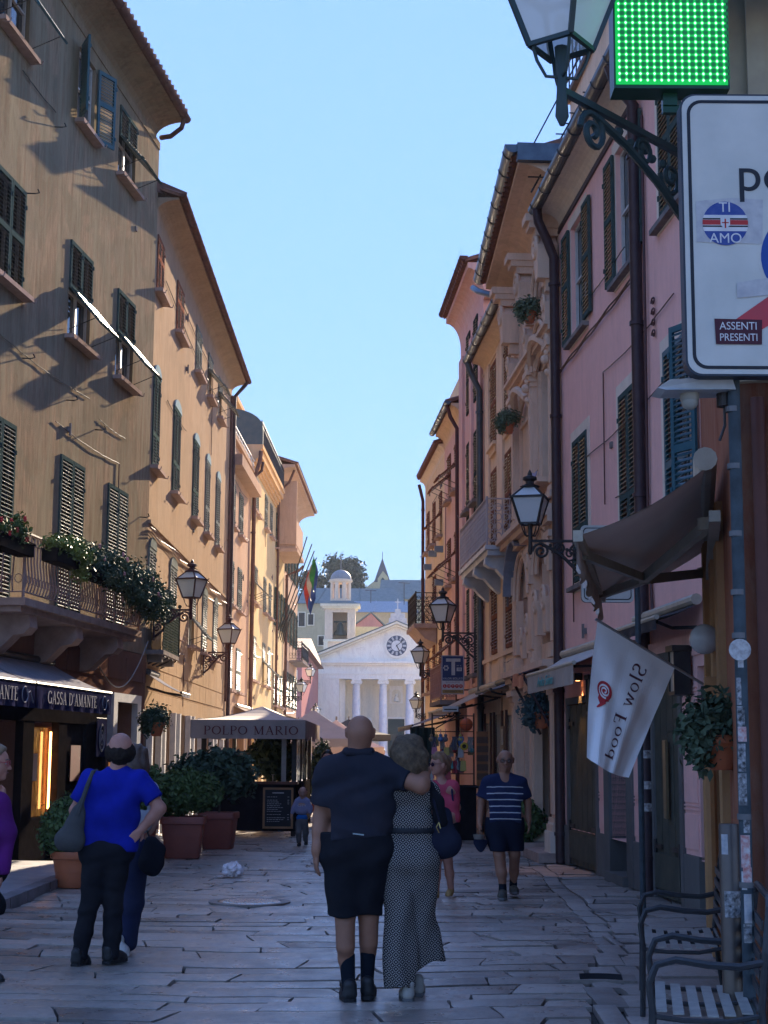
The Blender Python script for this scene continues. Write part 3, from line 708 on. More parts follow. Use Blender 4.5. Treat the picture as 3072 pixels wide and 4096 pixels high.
m = MB(); m.box(2.35,2.47,.06,.09,.9,1.75); m.build('door_plaque', M('brass_plaque', (.3,.24,.14), rough=.4, metal=.6), F.o)
eave(F, 0, 8.5, .3, 9.78, 10.0, pl_cream, th=.05)
m = MB(); m.box(0,8.5,0,.03,9.66,9.70); m.box(0,8.5,0,.02,9.72,9.76); m.build('string_course', copper, F.o)
gutter_run(F, -.2, 8.6, .38, 10.08, .1, gutter_b)
pipe(F, [(8.35,.38,10.0),(8.35,.36,9.8),(8.42,.2,9.5),(8.45,.1,9.25),(8.45,.1,0)], .075, copper)
pipe(F, [(3.2,.38,10.0),(3.2,.3,9.75),(3.2,.1,9.5),(3.2,.1,0)], .075, copper)
m = MB(); m.tube([(3.05,.03,9.3),(3.0,.05,6.9),(3.1,.04,4.2),(3.0,.03,3.2)], .018, 6); m.build('cable', rustiron, F.o)
m = MB()
pts = [(8.3,.04,7.42),(6,.04,7.4),(4.5,.04,7.45),(3.3,.04,7.42)]
for k in range(2): m.tube([(x, .04+.01*k, z+.025*k+.012*math.sin(x*5+k*2)) for x, z in [(8.35-.25*i, 7.4) for i in range(21)]], .012, 5)
m.build('cable', rustiron, F.o)
m = MB()
for i in range(4): m.spiral((2.7,.03,6.85-.13*i), (.09,0,0), (0,0,.06), 1, 1.2, .01)
m.build('iron_scroll', rustiron, F.o)
sticker = M('torn_paper_stickers', (.55,.53,.5), (.15,.12,.12), sc=22, rough=.7)
m = MB()
for z, w in ((2.2,.05),(1.9,.06),(1.55,.05),(1.2,.07),(.95,.04)): m.tube([(3.2,.1,z),(3.2,.1,z+.09)], .0775, 10)
m.build('sticker', sticker, F.o)

# ================================================================== RIGHT 2 (ornate)
F = Facade('baroque_house', 'orange baroque house front with scrolled pilasters and an arched niche, beside the pink house', 'building', (2.73,23.4), -3.7, 1, pl_R2); R2 = F
F.hole(.65,1.95,3.35,4.7); F.hole(2.5,4.0,3.3,4.3); F.hole(.7,1.8,5.9,7.9); F.hole(1.15,2.35,.12,2.35); F.hole(2.95,3.9,.2,2.2)
F.hole(.8,1.7,8.4,9.3)
F.wall(0, 4.5, 0, 10.1, 8, rec=.25)
m = MB()
def scroll(m, x, z, s, y=.12):
    m.spiral((x, y, z), (s,0,0), (0,0,s), 1, 2.1, s*.17, 6)
    m.prism([(x-s*.9, .02, z-s*2.4), (x+s*.2, .02, z-s*2.4), (x+s, .02, z), (x, .02, z+s), (x-s, .02, z)], (0,y-.02,0))
def pilaster(x, z0, z1, w=.34, y=.12):
    m = MB(); m.box(x-w/2, x+w/2, .0, y, z0, z1); m.box(x-w*.32, x+w*.32, y, y+.03, z0+.25, z1-.3)
    for a, e in ((0,.07),(.1,.04)): m.box(x-w/2-e, x+w/2+e, 0, y+e, z0+a, z0+a+.1)
    for a, e in ((.12,.1),(.22,.06),(.3,.03)): m.box(x-w/2-e, x+w/2+e, 0, y+e, z1-a, z1-a+.1)
    return m.build('pilaster', pl_R2, F.o)
for x in (.28, 2.25, 4.2):
    pilaster(x, .45, 2.7, .36, .14); pilaster(x, 3.05, 5.0, .3, .12); pilaster(x, 5.5, 8.0, .3, .12)
    m = MB(); m.box(x-.26, x+.26, 0, .24, 0, .45); m.box(x-.22, x+.22, 0, .19, .45, .58); m.build('pedestal', pl_cream, F.o)
    m = MB()
    for zz, s_, y_ in ((8.6,.15,.22),(4.75,.16,.2),(2.82,.14,.2)):
        m = MB(); scroll(m, x, zz, s_, y_); m.build('scroll_bracket', pl_R2, F.o, smooth=True)
    m = MB(); scroll(m, x, 9.5, .22, .34); scroll(m, x, 9.1, .13, .2)
    m.box(x-.17, x+.17, 0, .46, 9.80, 9.90); m.box(x-.14, x+.14, 0, .36, 9.68, 9.80); m.box(x-.19, x+.19, 0, .52, 9.90, 10.02); m.build('eave_bracket', pl_R2, F.o, smooth=True); m = MB()
    for k in range(7):
        a = rng_s = 2*PI*k/7; m.ball((x+.1*math.cos(a), .15, 7.95+.14*math.sin(a)), .07, n=7, m=5)
    m.ball((x,.2,7.7), .08, n=7, m=5); m.ball((x,.17,7.5), .055, n=7, m=5)
    m.build('garland', pl_R2, F.o, smooth=True)
for grp in (((.18,2.7,2.8),(.26,2.8,2.9),(.34,2.9,3.0)), ((.12,5.0,5.1),(.24,5.1,5.2),(.34,5.2,5.3),(.42,5.3,5.38)), ((.1,8.05,8.12),(.2,8.12,8.2),(.26,8.2,8.26))):
    m = MB()
    for o, a, b in grp: m.box(0,4.5,0,o,a,b)
    m.build('entablature', pl_R2, F.o)
# raised window pediments and panels that keep the front lively
for xc, zc, w_ in ((1.25,8.0,1.5),(3.2,7.6,1.3),(1.3,3.05+2.0,1.6)):
    m = MB(); n = 10; pts = [(xc-w_/2+w_*i/n, .0, zc+.28*math.sin(PI*i/n)*(1 if i % 10 else .2)) for i in range(n+1)]
    m.tube([(p[0], .14+.1*math.sin(PI*i/n), p[2]) for i, p in enumerate(pts)], .07, 6); m.tube([(p[0], .08, p[2]-.12) for p in pts], .05, 6); m.build('pediment', pl_R2, F.o, smooth=True)
for x0, x1, z0, z1 in ((2.65,3.95,5.6,7.4),(2.65,3.95,8.5,9.6),(.55,.65,5.7,7.9),(1.85,1.95,5.7,7.9)):
    m = MB(); m.box(x0,x1,0,.05,z0,z0+.07); m.box(x0,x1,0,.05,z1-.07,z1); m.box(x0,x0+.07,0,.05,z0+.07,z1-.07); m.box(x1-.07,x1,0,.05,z0+.07,z1-.07); m.build('moulded_panel', pl_R2, F.o)
def arch_mould(m, xc, zc, r, y=.1, t=.07, n=14):
    for rr, yy in ((r, y), (r+t, y+.05), (r+2*t, y)):
        m.tube([(xc+rr*math.cos(PI*i/n), yy, zc+rr*math.sin(PI*i/n)) for i in range(n+1)], t*.55, 6)
m = MB(); arch_mould(m, 3.25, 4.25, .7)
for xx in (2.5, 4.0): m.box(xx-.1, xx+.1, 0, .14, 3.3, 4.25)
m.build('arch_moulding', pl_R2, F.o, smooth=True)
for a_ in ((1.3,4.5,.6),(1.25,9.0,.5),(1.25,7.9,.6)):
    m = MB(); arch_mould(m, *a_); m.build('arch_moulding', pl_R2, F.o, smooth=True)
m = MB(); n = 12
pts = [(3.25+.92*math.cos(PI*i/n), 0, 4.35+.9*math.sin(PI*i/n)) for i in range(n//2+3)] + [(3.25+.87*math.cos(PI*i/n), 0, 4.35+.85*math.sin(PI*i/n)) for i in range(n//2+2,-1,-1)]
m.prism(pts, (0,.34,0)); m.build('arched_metal_hood', M('lead_grey_hood', (.22,.23,.27), (.16,.17,.2), rough=.6), F.o)
for a_ in ((2.95,3.75,.2,.1),(3.6,3.6,.16,.1),(.9,4.0,.22,.16),(1.7,4.0,.22,.16)):
    m = MB(); scroll(m, *a_); m.build('niche_scroll', pl_R2, F.o, smooth=True)
for a, b, c, d in ((.7,1.8,5.9,7.9),(.8,1.7,8.4,9.3),(.95,1.65,3.5,4.4)):
    m = MB(); m.box(a+.05, b-.05, -.2, -.17, c, d-.05); m.build('window', pane, F.o)
m = MB(); m.box(.6,1.9,0,.3,5.82,5.9); m.build('sill', pl_R2, F.o)
m = MB(); m.box(1.2,2.3,-.2,-.16,.12,2.3); m.build('shop_window', M('pale_green_glass', (.16,.2,.17), (.1,.12,.11), rough=.1), F.o)
m = MB(); m.box(1.12,1.2,-.02,.05,.1,2.4); m.box(2.3,2.38,-.02,.05,.1,2.4); m.box(2.98,3.87,-.2,-.15,.2,2.15); m.build('shop_frame', wood_br, F.o)
m = MB(); m.box(.0,4.4,0,.42,0,.14); m.build('door_step', stone_sill, F.o)
rr = eave(F, -.5, 6.1, .68, 9.98, 10.62, pl_R2, th=.1); rr.append(gutter_run(F, -.62, 6.25, .78, 10.88, .13, gutter_b))
for q_ in rr: q_.rotation_euler = (0,0,rad(-3.0))
m = MB(); m.box(-.62,-.5,-3,.75,10.62,10.9); m.build('gutter', gutter_b, F.o)
pipe(F, [(6.0,.62,10.6),(5.4,.6,10.35),(4.6,.3,10.0),(4.4,.1,9.7)], .06, gutter_b)
m = MB(); m.box(.2, 4.2, -5, -1.0, 10.1, 13.7); m.build('attic', pl_R3, F.o)
m = MB(); m.box(.1, 4.3, -5.1, -.9, 13.7, 13.8); m.build('attic_roof', slate, F.o)
m = MB()
for k in range(12): m.tube([(.15, -5+.35*k, 13.8),(.15, -5+.35*k, 14.7)], .014, 4)
for z in (14.1, 14.4, 14.7): m.tube([(.15,-5,z),(.15,-.95,z)], .014, 4); m.tube([(.15,-.95,z),(4.2,-.95,z)], .014, 4)
for k in range(12): m.tube([(.15+.35*k,-.95, 13.8),(.15+.35*k,-.95,14.7)], .014, 4)
m.build('terrace_railing', iron, F.o)
m = MB()
for k in range(9): m.tube([(-.35+.05*k, -.2-.12*k, 10.45+.2*k),(-.35+.05*k,.55-.12*k,10.45+.2*k)], .012, 4)
for s in (0, .7): m.tube([(-.35, -.2+s, 10.2),(.1,-1.3+s,12.3)], .015, 4); m.tube([(-.35, -.2+s, 10.9),(.1,-1.3+s,13.1)], .012, 4)
m.build('roof_ladder', iron, F.o)
# laundry on the upper window
laundry = M('lilac_towel', (.42,.36,.46), (.35,.3,.4), rough=.9)
t = thing('towel', 'lilac fringed towel hung out of a window of the baroque house', 'towel', R2.W(.95), R2.rot)
m = MB(); m.sheet(lambda u, v: (.45*u, .24+.03*math.sin(u*7+v*3)+.04*v, 6.05-.62*v-.04*math.sin(u*5)), 10, 8, .012); m.build('cloth', laundry, t)
m = MB(); m.tube([(0,.22,6.06),(.7,.22,6.07)], .008, 4); m.build('line', iron, t)

# ================================================================== RIGHT 3 (yellow ochre, brown louvers)
F = Facade('yellow_ochre_house', 'yellow ochre house with three rows of red-brown louvred shutters behind the white balcony', 'building', R2.W(4.5)[:2], -3.7, 1, pl_R3); R3 = F
for a, b in ((.55,1.5), (2.6,3.5)):
    for z0, z1 in ((3.55,5.02), (5.62,7.28), (7.8,9.5)):
        F.window(a, b, z0, z1, 'closed', shut_brown, None, mid=.5)
        if z0 > 4: m = MB(); m.box(a-.12,b+.12,0,.12,z0-.1,z0-.03); m.box(a,b,0,.06,z0-.22,z0-.1); m.build('sill', pl_R3, F.o)
F.wall(0, 4.74, 2.75, 9.85, 8); F.hole(.4,1.4,.1,2.3); F.hole(2.0,3.1,.05,2.35); F.hole(3.6,4.5,.1,2.2)
F.wall(0, 4.74, 0, 2.74, 8, off=.01, rec=.3)
m = MB()
for x0, x1 in ((.05,.4),(1.65,2.45),(3.65,4.2)): m.box(x0,x1,0,.05,2.8,9.6)
for x0, x1 in ((.5,1.5),(2.6,3.5)): m.box(x0,x1,0,.03,2.95,3.35)
m.box(0,4.74,0,.1,2.78,2.86); m.box(0,4.74,0,.07,3.42,3.5); m.box(0,4.74,0,.03,9.6,9.66)
m.build('pilaster_strip', pl_R3, F.o)
m = MB()
for a, b, t in ((.4,1.4,2.3),(2.0,3.1,2.35),(3.6,4.5,2.2)): m.box(a+.02,b-.02,-.28,-.24,.1,t-.02)
m.build('shop_door', M('olive_glazed_door', (.10,.10,.08), (.06,.065,.06), rough=.25), F.o)
m = MB()
for a, b in ((.4,1.4),(2.0,3.1),(3.6,4.5)): m.box(a-.06,a,-.02,.06,0,2.4); m.box(b,b+.06,-.02,.06,0,2.4); m.box((a+b)/2-.02,(a+b)/2+.02,-.23,-.2,.1,2.2)
m.build('door_frame', wood_br, F.o)
eave(F, 0, 4.74, .26, 9.72, 9.9, pl_R3, th=.05); gutter_run(F, -.1, 4.8, .36, 9.98, .09, gutter_b)
pipe(F, [(4.65,.36,9.9),(4.65,.3,9.7),(4.7,.1,9.3),(4.7,.1,0)], .07, gutter_b)
m = MB(); m.box(.05,4.3,0,.6,5.25,5.33); m.box(.1,4.25,0,.55,5.15,5.25); m.build('balcony_slab', marble, F.o)
for x in (.45, 2.1, 3.8):
    m = MB(); m.prism([(x-.13,y,z) for y,z in ((0,5.15),(.55,5.15),(.57,5.02),(.48,4.95),(.36,4.93),(.25,4.8),(.12,4.68),(0,4.62))], (.26,0,0)); m.build('corbel', marble, F.o)
white_iron = M('white_painted_ironwork', (.50,.42,.40), (.40,.33,.32), rough=.5)
balcony_rail(F.o, .08, 4.27, .56, 5.33, .86, 1, white_iron, pitch=.13, style='scroll')

# ================================================================== RIGHT 4 (faded red, very tall)
F = Facade('faded_red_house', 'faded red house with a weedy gutter rising above the yellow ochre one', 'building', R2.W(9.26)[:2], -3.7, 1, pl_R4); R4 = F
for a, b in ((.9,1.6), (2.3,3.0)):
    for z0, z1 in ((3.3,5.3), (5.9,7.0), (7.1,8.7), (9.4,11.3)): F.window(a, b, z0, z1, 'closed', shut_black, slate if z0 in (3.3,7.1) else None, mid=.4)
F.wall(0, 4.3, 0, 11.5, 8)
m = MB()
for x0, x1 in ((.1,.5),(1.75,2.15),(3.5,4.2)): m.box(x0,x1,0,.06,3.0,11)
m.box(0,4.3,0,.1,2.85,2.98); m.box(0,4.3,0,.05,3.3-.28,3.3-.2); m.build('pilaster_strip', pl_R4, F.o)
rusticate(F, 0, 4.3, 2.99, 3.0, .1, 1, pl_R4)
eave(F, -.2, 4.3, .36, 11.35, 12.0, pl_R4, th=.12); gutter_run(F, -.25, 4.35, .45, 12.25, .09, gutter_m)
m = MB()
for k in range(160):
    x = -.2+4.5*random.random(); h = .1+.22*random.random(); y = .45+.06*random.uniform(-1,1)
    m.add([(x-.008,y,12.2),(x+.008,y,12.2),(x+.05*random.uniform(-1,1),y+.06*random.uniform(-1,1),12.25+h)], [(0,1,2)])
m.build('gutter_weeds', M('dry_weeds', (.12,.13,.06), (.2,.17,.09)), F.o)
m = MB(); m.box(.1,.6,-1.4,-.9,12.4,13.6); m.build('chimney', M('red_chimney', (.45,.10,.07), rough=.8), F.o)

# ================================================================== RIGHT 5, 6
F = Facade('coral_house', 'coral red house with projecting flap shutters beside the yellow corner house', 'building', R2.W(13.56)[:2], -3.7, 1, pl_R5); R5 = F
for a, b in ((.5,1.2), (2.2,2.9)):
    for z0, z1 in ((3.6,4.9), (5.8,7.0), (8.0,9.2)): F.window(a, b, z0, z1, 'flap', shut_brown, stone_sill, mid=.55, flap=50)
F.wall(0, 3.8, 0, 9.7, 8)
eave(F, -.05, 3.8, .24, 9.6, 9.95, pl_R3, th=.06); gutter_run(F, -.1, 3.85, .33, 10.05, .08, gutter_b)
pipe(F, [(.1,.33,10.0),(.1,.25,9.7),(.1,.08,9.4),(.1,.08,0)], .05, rustiron)
m = MB(); m.box(.6,3.2,0,.45,2.75,2.85); m.build('balcony_slab', slate, F.o)
balcony_rail(F.o, .62, 3.18, .42, 2.85, .85, 1, M('pinkish_ironwork', (.3,.17,.16)), pitch=.1, style='scroll')
m = MB()
for x in (.8, 1.9, 3.0): m.spiral((x,.2,2.55), (0,.17,0), (0,0,.17), 1, 1.6, .018)
m.build('balcony_bracket', iron, F.o)
F = Facade('corner_yellow_house', 'tall yellow corner house with an iron balcony at the square', 'building', R2.W(17.37)[:2], -3.7, 1, pl_R6); R6 = F
for a, b in ((.6,1.2), (2.4,3.0), (4.2,4.8)):
    for z0, z1 in ((3.3,4.6), (7.4,8.6)): F.window(a, b, z0, z1, 'flap' if a < 1 else 'closed', shut_brown, stone_sill, mid=.5, flap=45)
F.window(2.2, 3.0, 5.1, 6.5, 'closed', shut_brown, None)
F.wall(0, 5.6, 0, 9.6, 8)
eave(F, -.05, 5.65, .16, 9.5, 9.7, pl_cream, th=.06)
m = MB(); m.box(-.1, 5.7, -8, -.4, 9.8, 11.6); m.build('attic', pl_R6, F.o)
m = MB(); m.box(1.8,4.4,0,.65,4.98,5.1); m.prism([(1.9,0,4.55),(1.9,.35,4.7),(1.9,.6,4.98),(1.9,0,4.98)], (2.4,0,0)); m.build('balcony_slab', stone_sill, F.o)
balcony_rail(F.o, 1.85, 4.35, .6, 5.1, .85, 1, iron, pitch=.13, style='scroll')
pipe(F, [(5.5,.2,9.6),(5.5,.15,9.4),(5.5,.08,9.1),(5.5,.08,0)], .05, rustiron)
m = MB()
for x, z in ((.3,6.0),(.35,6.9),(2.1,7.0),(3.6,6.8)): m.box(x, x+.2, .0, .22, z, z+.16)
m.split('floodlight', M('blue_grey_box', (.2,.25,.3)), F.o)

# ================================================================== RIGHT 0 (near, angled wall)
th0 = math.degrees(math.atan2(1.015, 6.0))
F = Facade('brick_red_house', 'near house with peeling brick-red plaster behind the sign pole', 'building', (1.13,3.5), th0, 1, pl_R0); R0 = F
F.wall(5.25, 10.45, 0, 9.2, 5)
m = MB(); m.add([(5.25,0,0),(5.25,-5,0),(5.25,-5,9.2),(5.25,0,9.2)], [(0,1,2,3)]); m.build('end_wall', pl_R0, F.o)
m = MB(); m.box(7.0,7.45,0,.05,0,3.3); m.box(8.0,8.35,0,.05,0,3.3); m.box(9.4,9.75,0,.05,0,3.4); m.build('ochre_pilaster', stucco('ochre_trim_plaster', (.42,.24,.11), (.36,.2,.1)), F.o)
m = MB(); m.tube([(7.85,.1,.3),(7.85,.1,1.9),(7.85,.04,2.0)], .05, 10); m.box(7.75,7.95,.02,.12,1.9,2.15); m.build('gas_pipe', M('ochre_gas_pipe', (.4,.2,.08)), F.o)
m = MB(); m.tube([(5.19,-.12,0),(5.19,-.12,3.6)], .04, 10); m.build('drainpipe', M('rust_pipe', (.10,.035,.025)), F.o, smooth=True)
m = MB(); m.box(5.1,10.4,0,.3,9.0,9.2); m.build('cornice', pl_cream, F.o)
m = MB(); m.box(5.19,5.25,-4,.03,3.7,8.9); m.box(5.14,5.19,-.22,-.12,3.7,8.9); m.build('pilaster', M('olive_cream_plaster', (.42,.37,.25), (.36,.31,.22), rough=.8), F.o)
# ------------------------------------------------ awnings of the right side
A = thing('awning', 'large beige folding awning seen from below, sticking out behind the sign pole', 'awning', (0,0,0), 0, 'awnings on the right side')
P = lambda u, v: Vector((2.0,9.5,3.36)).lerp(Vector((2.8,13.5,3.36)), u).lerp(Vector((1.2,9.5,2.93)).lerp(Vector((1.89,13.35,2.93)), u), v)
under = M('awning_underside_canvas', (.78,.68,.59), (.70,.61,.53), sc=2.5, rough=.85, bmp=.15)
m = MB(); m.sheet(lambda u, v: P(u,v)+Vector((0,0,-.05*math.sin(PI*v)+.02*math.sin(PI*u*2))), 14, 10, .006); m.build('canopy', under, A)
m = MB(); m.sheet(lambda u, v: P(u,1)+Vector((-.01+.02*math.sin(u*60)*v, 0, -.17*v-.05*v*abs(math.sin(u*42)))), 90, 4, .004); m.build('valance', M('worn_beige_valance', (.55,.48,.42), (.38,.33,.3), sc=8), A)
m = MB(); m.bar(P(0,1), P(1,1), .06, .07); m.build('front_bar', M('cream_metal', (.42,.38,.3), rough=.5), A)
m = MB(); m.tube([P(0,0)+Vector((0,0,.06)), P(1,0)+Vector((0,0,.06))], .075, 12); m.build('roller', MATS['cream_metal'], A)
for u, k in ((.16,.42),(.85,-.25)):
    m = MB(); a = P(u,0)+Vector((.02,0,-.26)); b = P(u+k,.55)+Vector((0,0,-.2)); c = P(u+.02,1)+Vector((0,0,-.03))
    m.bar(a, b, .05, .075); m.bar(b, c, .045, .06); m.lathe([(.0,-.04),(.075,-.04),(.075,.04),(.0,.04)], 12, tuple(a)); m.lathe([(.0,-.03),(.045,-.03),(.045,.03),(.0,.03)], 12, tuple(b))
    m.build('folding_arm', M('grey_cream_arm', (.33,.31,.25), rough=.45), A)
m = MB(); m.bar(P(0,0)+Vector((.05,0,-.3)), P(1,0)+Vector((.05,0,-.3)), .07, .07); m.build('mounting_bar', MATS['grey_cream_arm'] if 'grey_cream_arm' in MATS else iron, A)
A = awning(R1, 'awning', 'folded black awning hanging under the big beige one', 'awning', 1.0, 3.6, 3.15, .5, 2.98, .12, M('black_canvas', (.03,.03,.035), rough=.8), MATS['black_canvas'], group='awnings on the right side')
A = awning(R1, 'awning', 'beige shop awning with teal handwriting on its valance, over the green board door', 'awning', 4.7, 8.15, 3.02, .62, 2.72, .26, M('white_top_canvas', (.5,.46,.42)), canvas_b, group='awnings on the right side')
teal = M('teal_lettering', (.12,.34,.32), rough=.7)
for j, tx in enumerate(('Anita Suina',)):
    o = text_obj('lettering', tx, .2, teal, A, (1.9, .655, 2.58), (rad(90),0,rad(180)), shear=.4, sx=1.3)
A2 = thing('awning', 'small orange cloth shade on iron arms in front of the baroque house', 'awning', R2.W(.7), R2.rot, 'awnings on the right side')
m = MB(); m.sheet(lambda u, v: (1.3*u, .52+.02*math.sin(u*11), 2.82-.2*v-.03*math.sin(u*8)), 14, 3, .004); m.sheet(lambda u,v:(1.3*u,.1+.42*v,2.95-.13*v), 6, 3, .004)
m.build('canopy', M('orange_cloth', (.5,.17,.10), (.4,.14,.09), sc=10), A2)
m = MB()
for x in (.05,1.25): m.tube([(x,.05,1.9),(x,.52,2.8)], .022, 6); m.tube([(x,.05,2.95),(x,.52,2.82)], .02, 6)
m.build('arm', copper, A2)
awning(R3, 'awning', 'rolled grey awning with a round end cap over the gallery door', 'awning', .1, 2.2, 2.9, .5, 2.72, 0, canvas_g, canvas_g, group='awnings on the right side')
awning(R3, 'awning', 'long pale awning sloping out low over the souvenir stall', 'awning', 2.3, 6.6, 2.9, 1.0, 2.45, .1, canvas_b, canvas_b, group='awnings on the right side')
A = awning(R4, 'awning', 'low far awning whose dark front bar ends before the church', 'awning', 3.2, 7.4, 2.65, 1.25, 2.2, .08, canvas_g, canvas_g, group='awnings on the right side')

for F_, a_ in ((L1,(9,21,6.3,13,1,5)),(L2,(.5,15,3.5,11.5,2,6)),(L3,(.3,5.8,3,9.8,3,3)),(L4,(.3,9,3,11,4,4)),(L5,(.3,12,3,11.5,5,4)),(R1,(.2,8.2,2.9,9.3,6,4)),(R3,(.2,4.5,2.9,9.4,7,3)),(R4,(.2,4.2,3,11,8,3)),(R5,(.2,3.7,3,9.3,9,3)),(R6,(.2,5.4,3,9.3,10,4))): clutter(F_, *a_)
# ================================================================== GROUND
def paving_mat(name, base, b2, rough=(.32,.62), tint=(.30,.27,.29)):
    m, nt, b = new_mat(name); v = mapped(nt)
    at = nt.nodes.new('ShaderNodeAttribute'); at.attribute_name = 'slab'; 
    n1 = noise(nt, v, 1.3, 5, .6); n2 = noise(nt, v, 24, 6, .75); n3 = noise(nt, v, 5, 4, .6)
    c = mix(nt, at.outputs['Fac'], base, b2); c = mix(nt, ramp(nt, n1, .4, .65, (0,0,0), (.6,)*3), c, tint)
    c = mix(nt, ramp(nt, n2, .45, .75, (0,0,0), (.45,)*3), c, tuple(x*.5 for x in base))
    nt.links.new(c, b.inputs['Base Color'])
    mr = nt.nodes.new('ShaderNodeMapRange'); mr.inputs['From Min'].default_value = .3; mr.inputs['From Max'].default_value = .7
    mr.inputs['To Min'].default_value = rough[0]; mr.inputs['To Max'].default_value = rough[1]
    nt.links.new(n3, mr.inputs['Value']); nt.links.new(mr.outputs['Result'], b.inputs['Roughness'])
    b.inputs['Specular IOR Level'].default_value = .6
    bn = nt.nodes.new('ShaderNodeBump'); bn.inputs['Strength'].default_value = .8; bn.inputs['Distance'].default_value = .012
    bn2 = nt.nodes.new('ShaderNodeBump'); bn2.inputs['Strength'].default_value = .9; bn2.inputs['Distance'].default_value = .004
    nt.links.new(n3, bn.inputs['Height']); nt.links.new(n2, bn2.inputs['Height']); nt.links.new(bn2.outputs['Normal'], bn.inputs['Normal'])
    nt.links.new(bn.outputs['Normal'], b.inputs['Normal']); return m
pav = paving_mat('street_stone', (.12,.098,.082), (.38,.325,.275), (.22,.5), (.40,.335,.29))
pav_s = paving_mat('sidewalk_stone', (.13,.108,.092), (.35,.30,.26), (.38,.65), (.34,.29,.25))
joint = M('dark_joint_earth', (.055,.048,.042), (.09,.075,.065), sc=30, rough=.95, bmp=.4)
fc = MB(); fc.add([(-40,-50,-.02),(40,-50,-.02),(40,4.2,-.02),(-40,4.2,-.02)], [(0,1,2,3)]); tag(fc.build('bounce_ground', M('pale_bounce_ground', (.42,.38,.34), (.36,.33,.3), sc=1, rough=.8)), kind='structure')  # unseen pale ground behind the camera, added to bounce sunlight into the street
g = MB(); g.add([(-400,-60,-.06),(400,-60,-.06),(400,700,-.06),(-400,700,-.06)], [(0,1,2,3)]); tag(g.build('ground', joint), kind='structure')

def gutter_x(y):
    P = [(6,1.15),(9.8,1.33),(10.8,1.47),(11.5,1.55),(13.2,1.82),(15,1.95),(16.75,2.02),(20,2.07),(24.85,2.25),(45,1.2)]
    for (a,b),(c,d) in zip(P[:-1],P[1:]):
        if y <= c: return b+(d-b)*(y-a)/(c-a)
    return P[-1][1]
def warp(x, y):
    return (x + .10*mnoise.noise(Vector((x*.5, y*.5, 1))), y + .16*mnoise.noise(Vector((x*.45, y*.35, 5))))
def slope(x): return .10*abs(x+1.2)
def slabs(name, mat, fx0, fx1, y0, y1, dy, dx, seed, gap=.010, rx=0.0, kink=.0, nz=0.005, skew=0.30):
    rnd = random.Random(seed); V = []; Fc = []; attr = []
    y = y0; row = 0
    while y < y1:
        h = dy*rnd.uniform(.7, 1.3); xa = fx0(y+h/2); xb = fx1(y+h/2); x = xa - (rnd.random()*dx); jn = 0; tilt = rnd.uniform(-.035,.035)
        while x < xb-.02:
            w = dx*rnd.uniform(.55, 1.6); a, b = max(x, xa), min(x+w, xb)
            if b-a > .05:
                nx = max(2, int((b-a)/.16)); ny = 3; base = len(V); zo = rnd.uniform(-nz, nz); tx = rnd.uniform(-.010,.010); ty = rnd.uniform(-.022,.022); sh = rnd.random()
                ja = jn; jb = jn = rnd.uniform(-1,1)*skew*h; yl, yr = rnd.uniform(-1,1)*.06*dy, rnd.uniform(-1,1)*.06*dy
                cx, cy = (a+b)/2, y+h/2
                for j in range(ny+1):
                    for i in range(nx+1):
                        u, v = i/nx, j/ny
                        px = a+gap+(b-a-2*gap)*u + (ja*(1-u)+jb*u)*(v-.5)*(0 if (a==xa and u<.3) or (b==xb and u>.7) else 1)
                        py = y+gap+(h-2*gap)*v + yl*0 + slope(px)
                        ed = min(u*(b-a), (1-u)*(b-a), v*h, (1-v)*h)
                        px, py = warp(px, py); px += rnd.uniform(-.006,.006); py += rnd.uniform(-.008,.008)
                        zz = zo + tx*(px-cx) + ty*(py-cy) - (.012 if ed < 1e-6 else 0) + .005*mnoise.noise(Vector((px*2.2, py*3, 0)))
                        V.append((px, py, zz))
                Wd = nx+1
                for j in range(ny):
                    for i in range(nx):
                        Fc.append((base+j*Wd+i, base+j*Wd+i+1, base+(j+1)*Wd+i+1, base+(j+1)*Wd+i)); attr.append(sh)
                per = [base+i for i in range(Wd)] + [base+j*Wd+nx for j in range(1,ny+1)] + [base+ny*Wd+i for i in range(nx-1,-1,-1)] + [base+j*Wd for j in range(ny-1,0,-1)]
                lb = len(V); V += [(V[k][0], V[k][1], -.05) for k in per]; n = len(per)
                for k in range(n): Fc.append((per[k], lb+k, lb+(k+1)%n, per[(k+1)%n])); attr.append(sh)
            x += w
        y += h; row += 1
    me = bpy.data.meshes.new(name); me.from_pydata(V, [], Fc); me.materials.append(mat); me.shade_smooth()
    me.set_sharp_from_angle(angle=rad(35))
    a = me.attributes.new('slab', 'FLOAT', 'FACE'); a.data.foreach_set('value', attr)
    o = put(me, name); return o
leftx = lambda y: -3.86 if y < 20.5 else (-3.86-(y-20.5)*.35 if y < 22.5 else -4.5+.0)
tag(slabs('road', pav, leftx, lambda y: gutter_x(y)-.0, 4, 52, .36, .95, 3, ), kind='structure')
tag(slabs('gutter', pav_s, lambda y: gutter_x(y)-.0, lambda y: gutter_x(y)+.20, 5, 42, .62, 1.0, 5, gap=.004, skew=0), kind='structure')
tag(slabs('pavement', pav_s, lambda y: gutter_x(y)+.21, lambda y: 3.9 if y < 24 else 2.9, 5, 44, .42, .8, 9, gap=.01, nz=.006), kind='structure')
sq = M('square_paving', (.62,.57,.50), (.54,.50,.45), sc=2, rough=.8, bmp=.3, bsc=10)
m = MB(); m.add([(-60,52,-.012),(70,52,-.012),(70,190,.0),(-60,190,.0)], [(0,1,2,3)]); tag(m.build('square', sq), kind='structure')
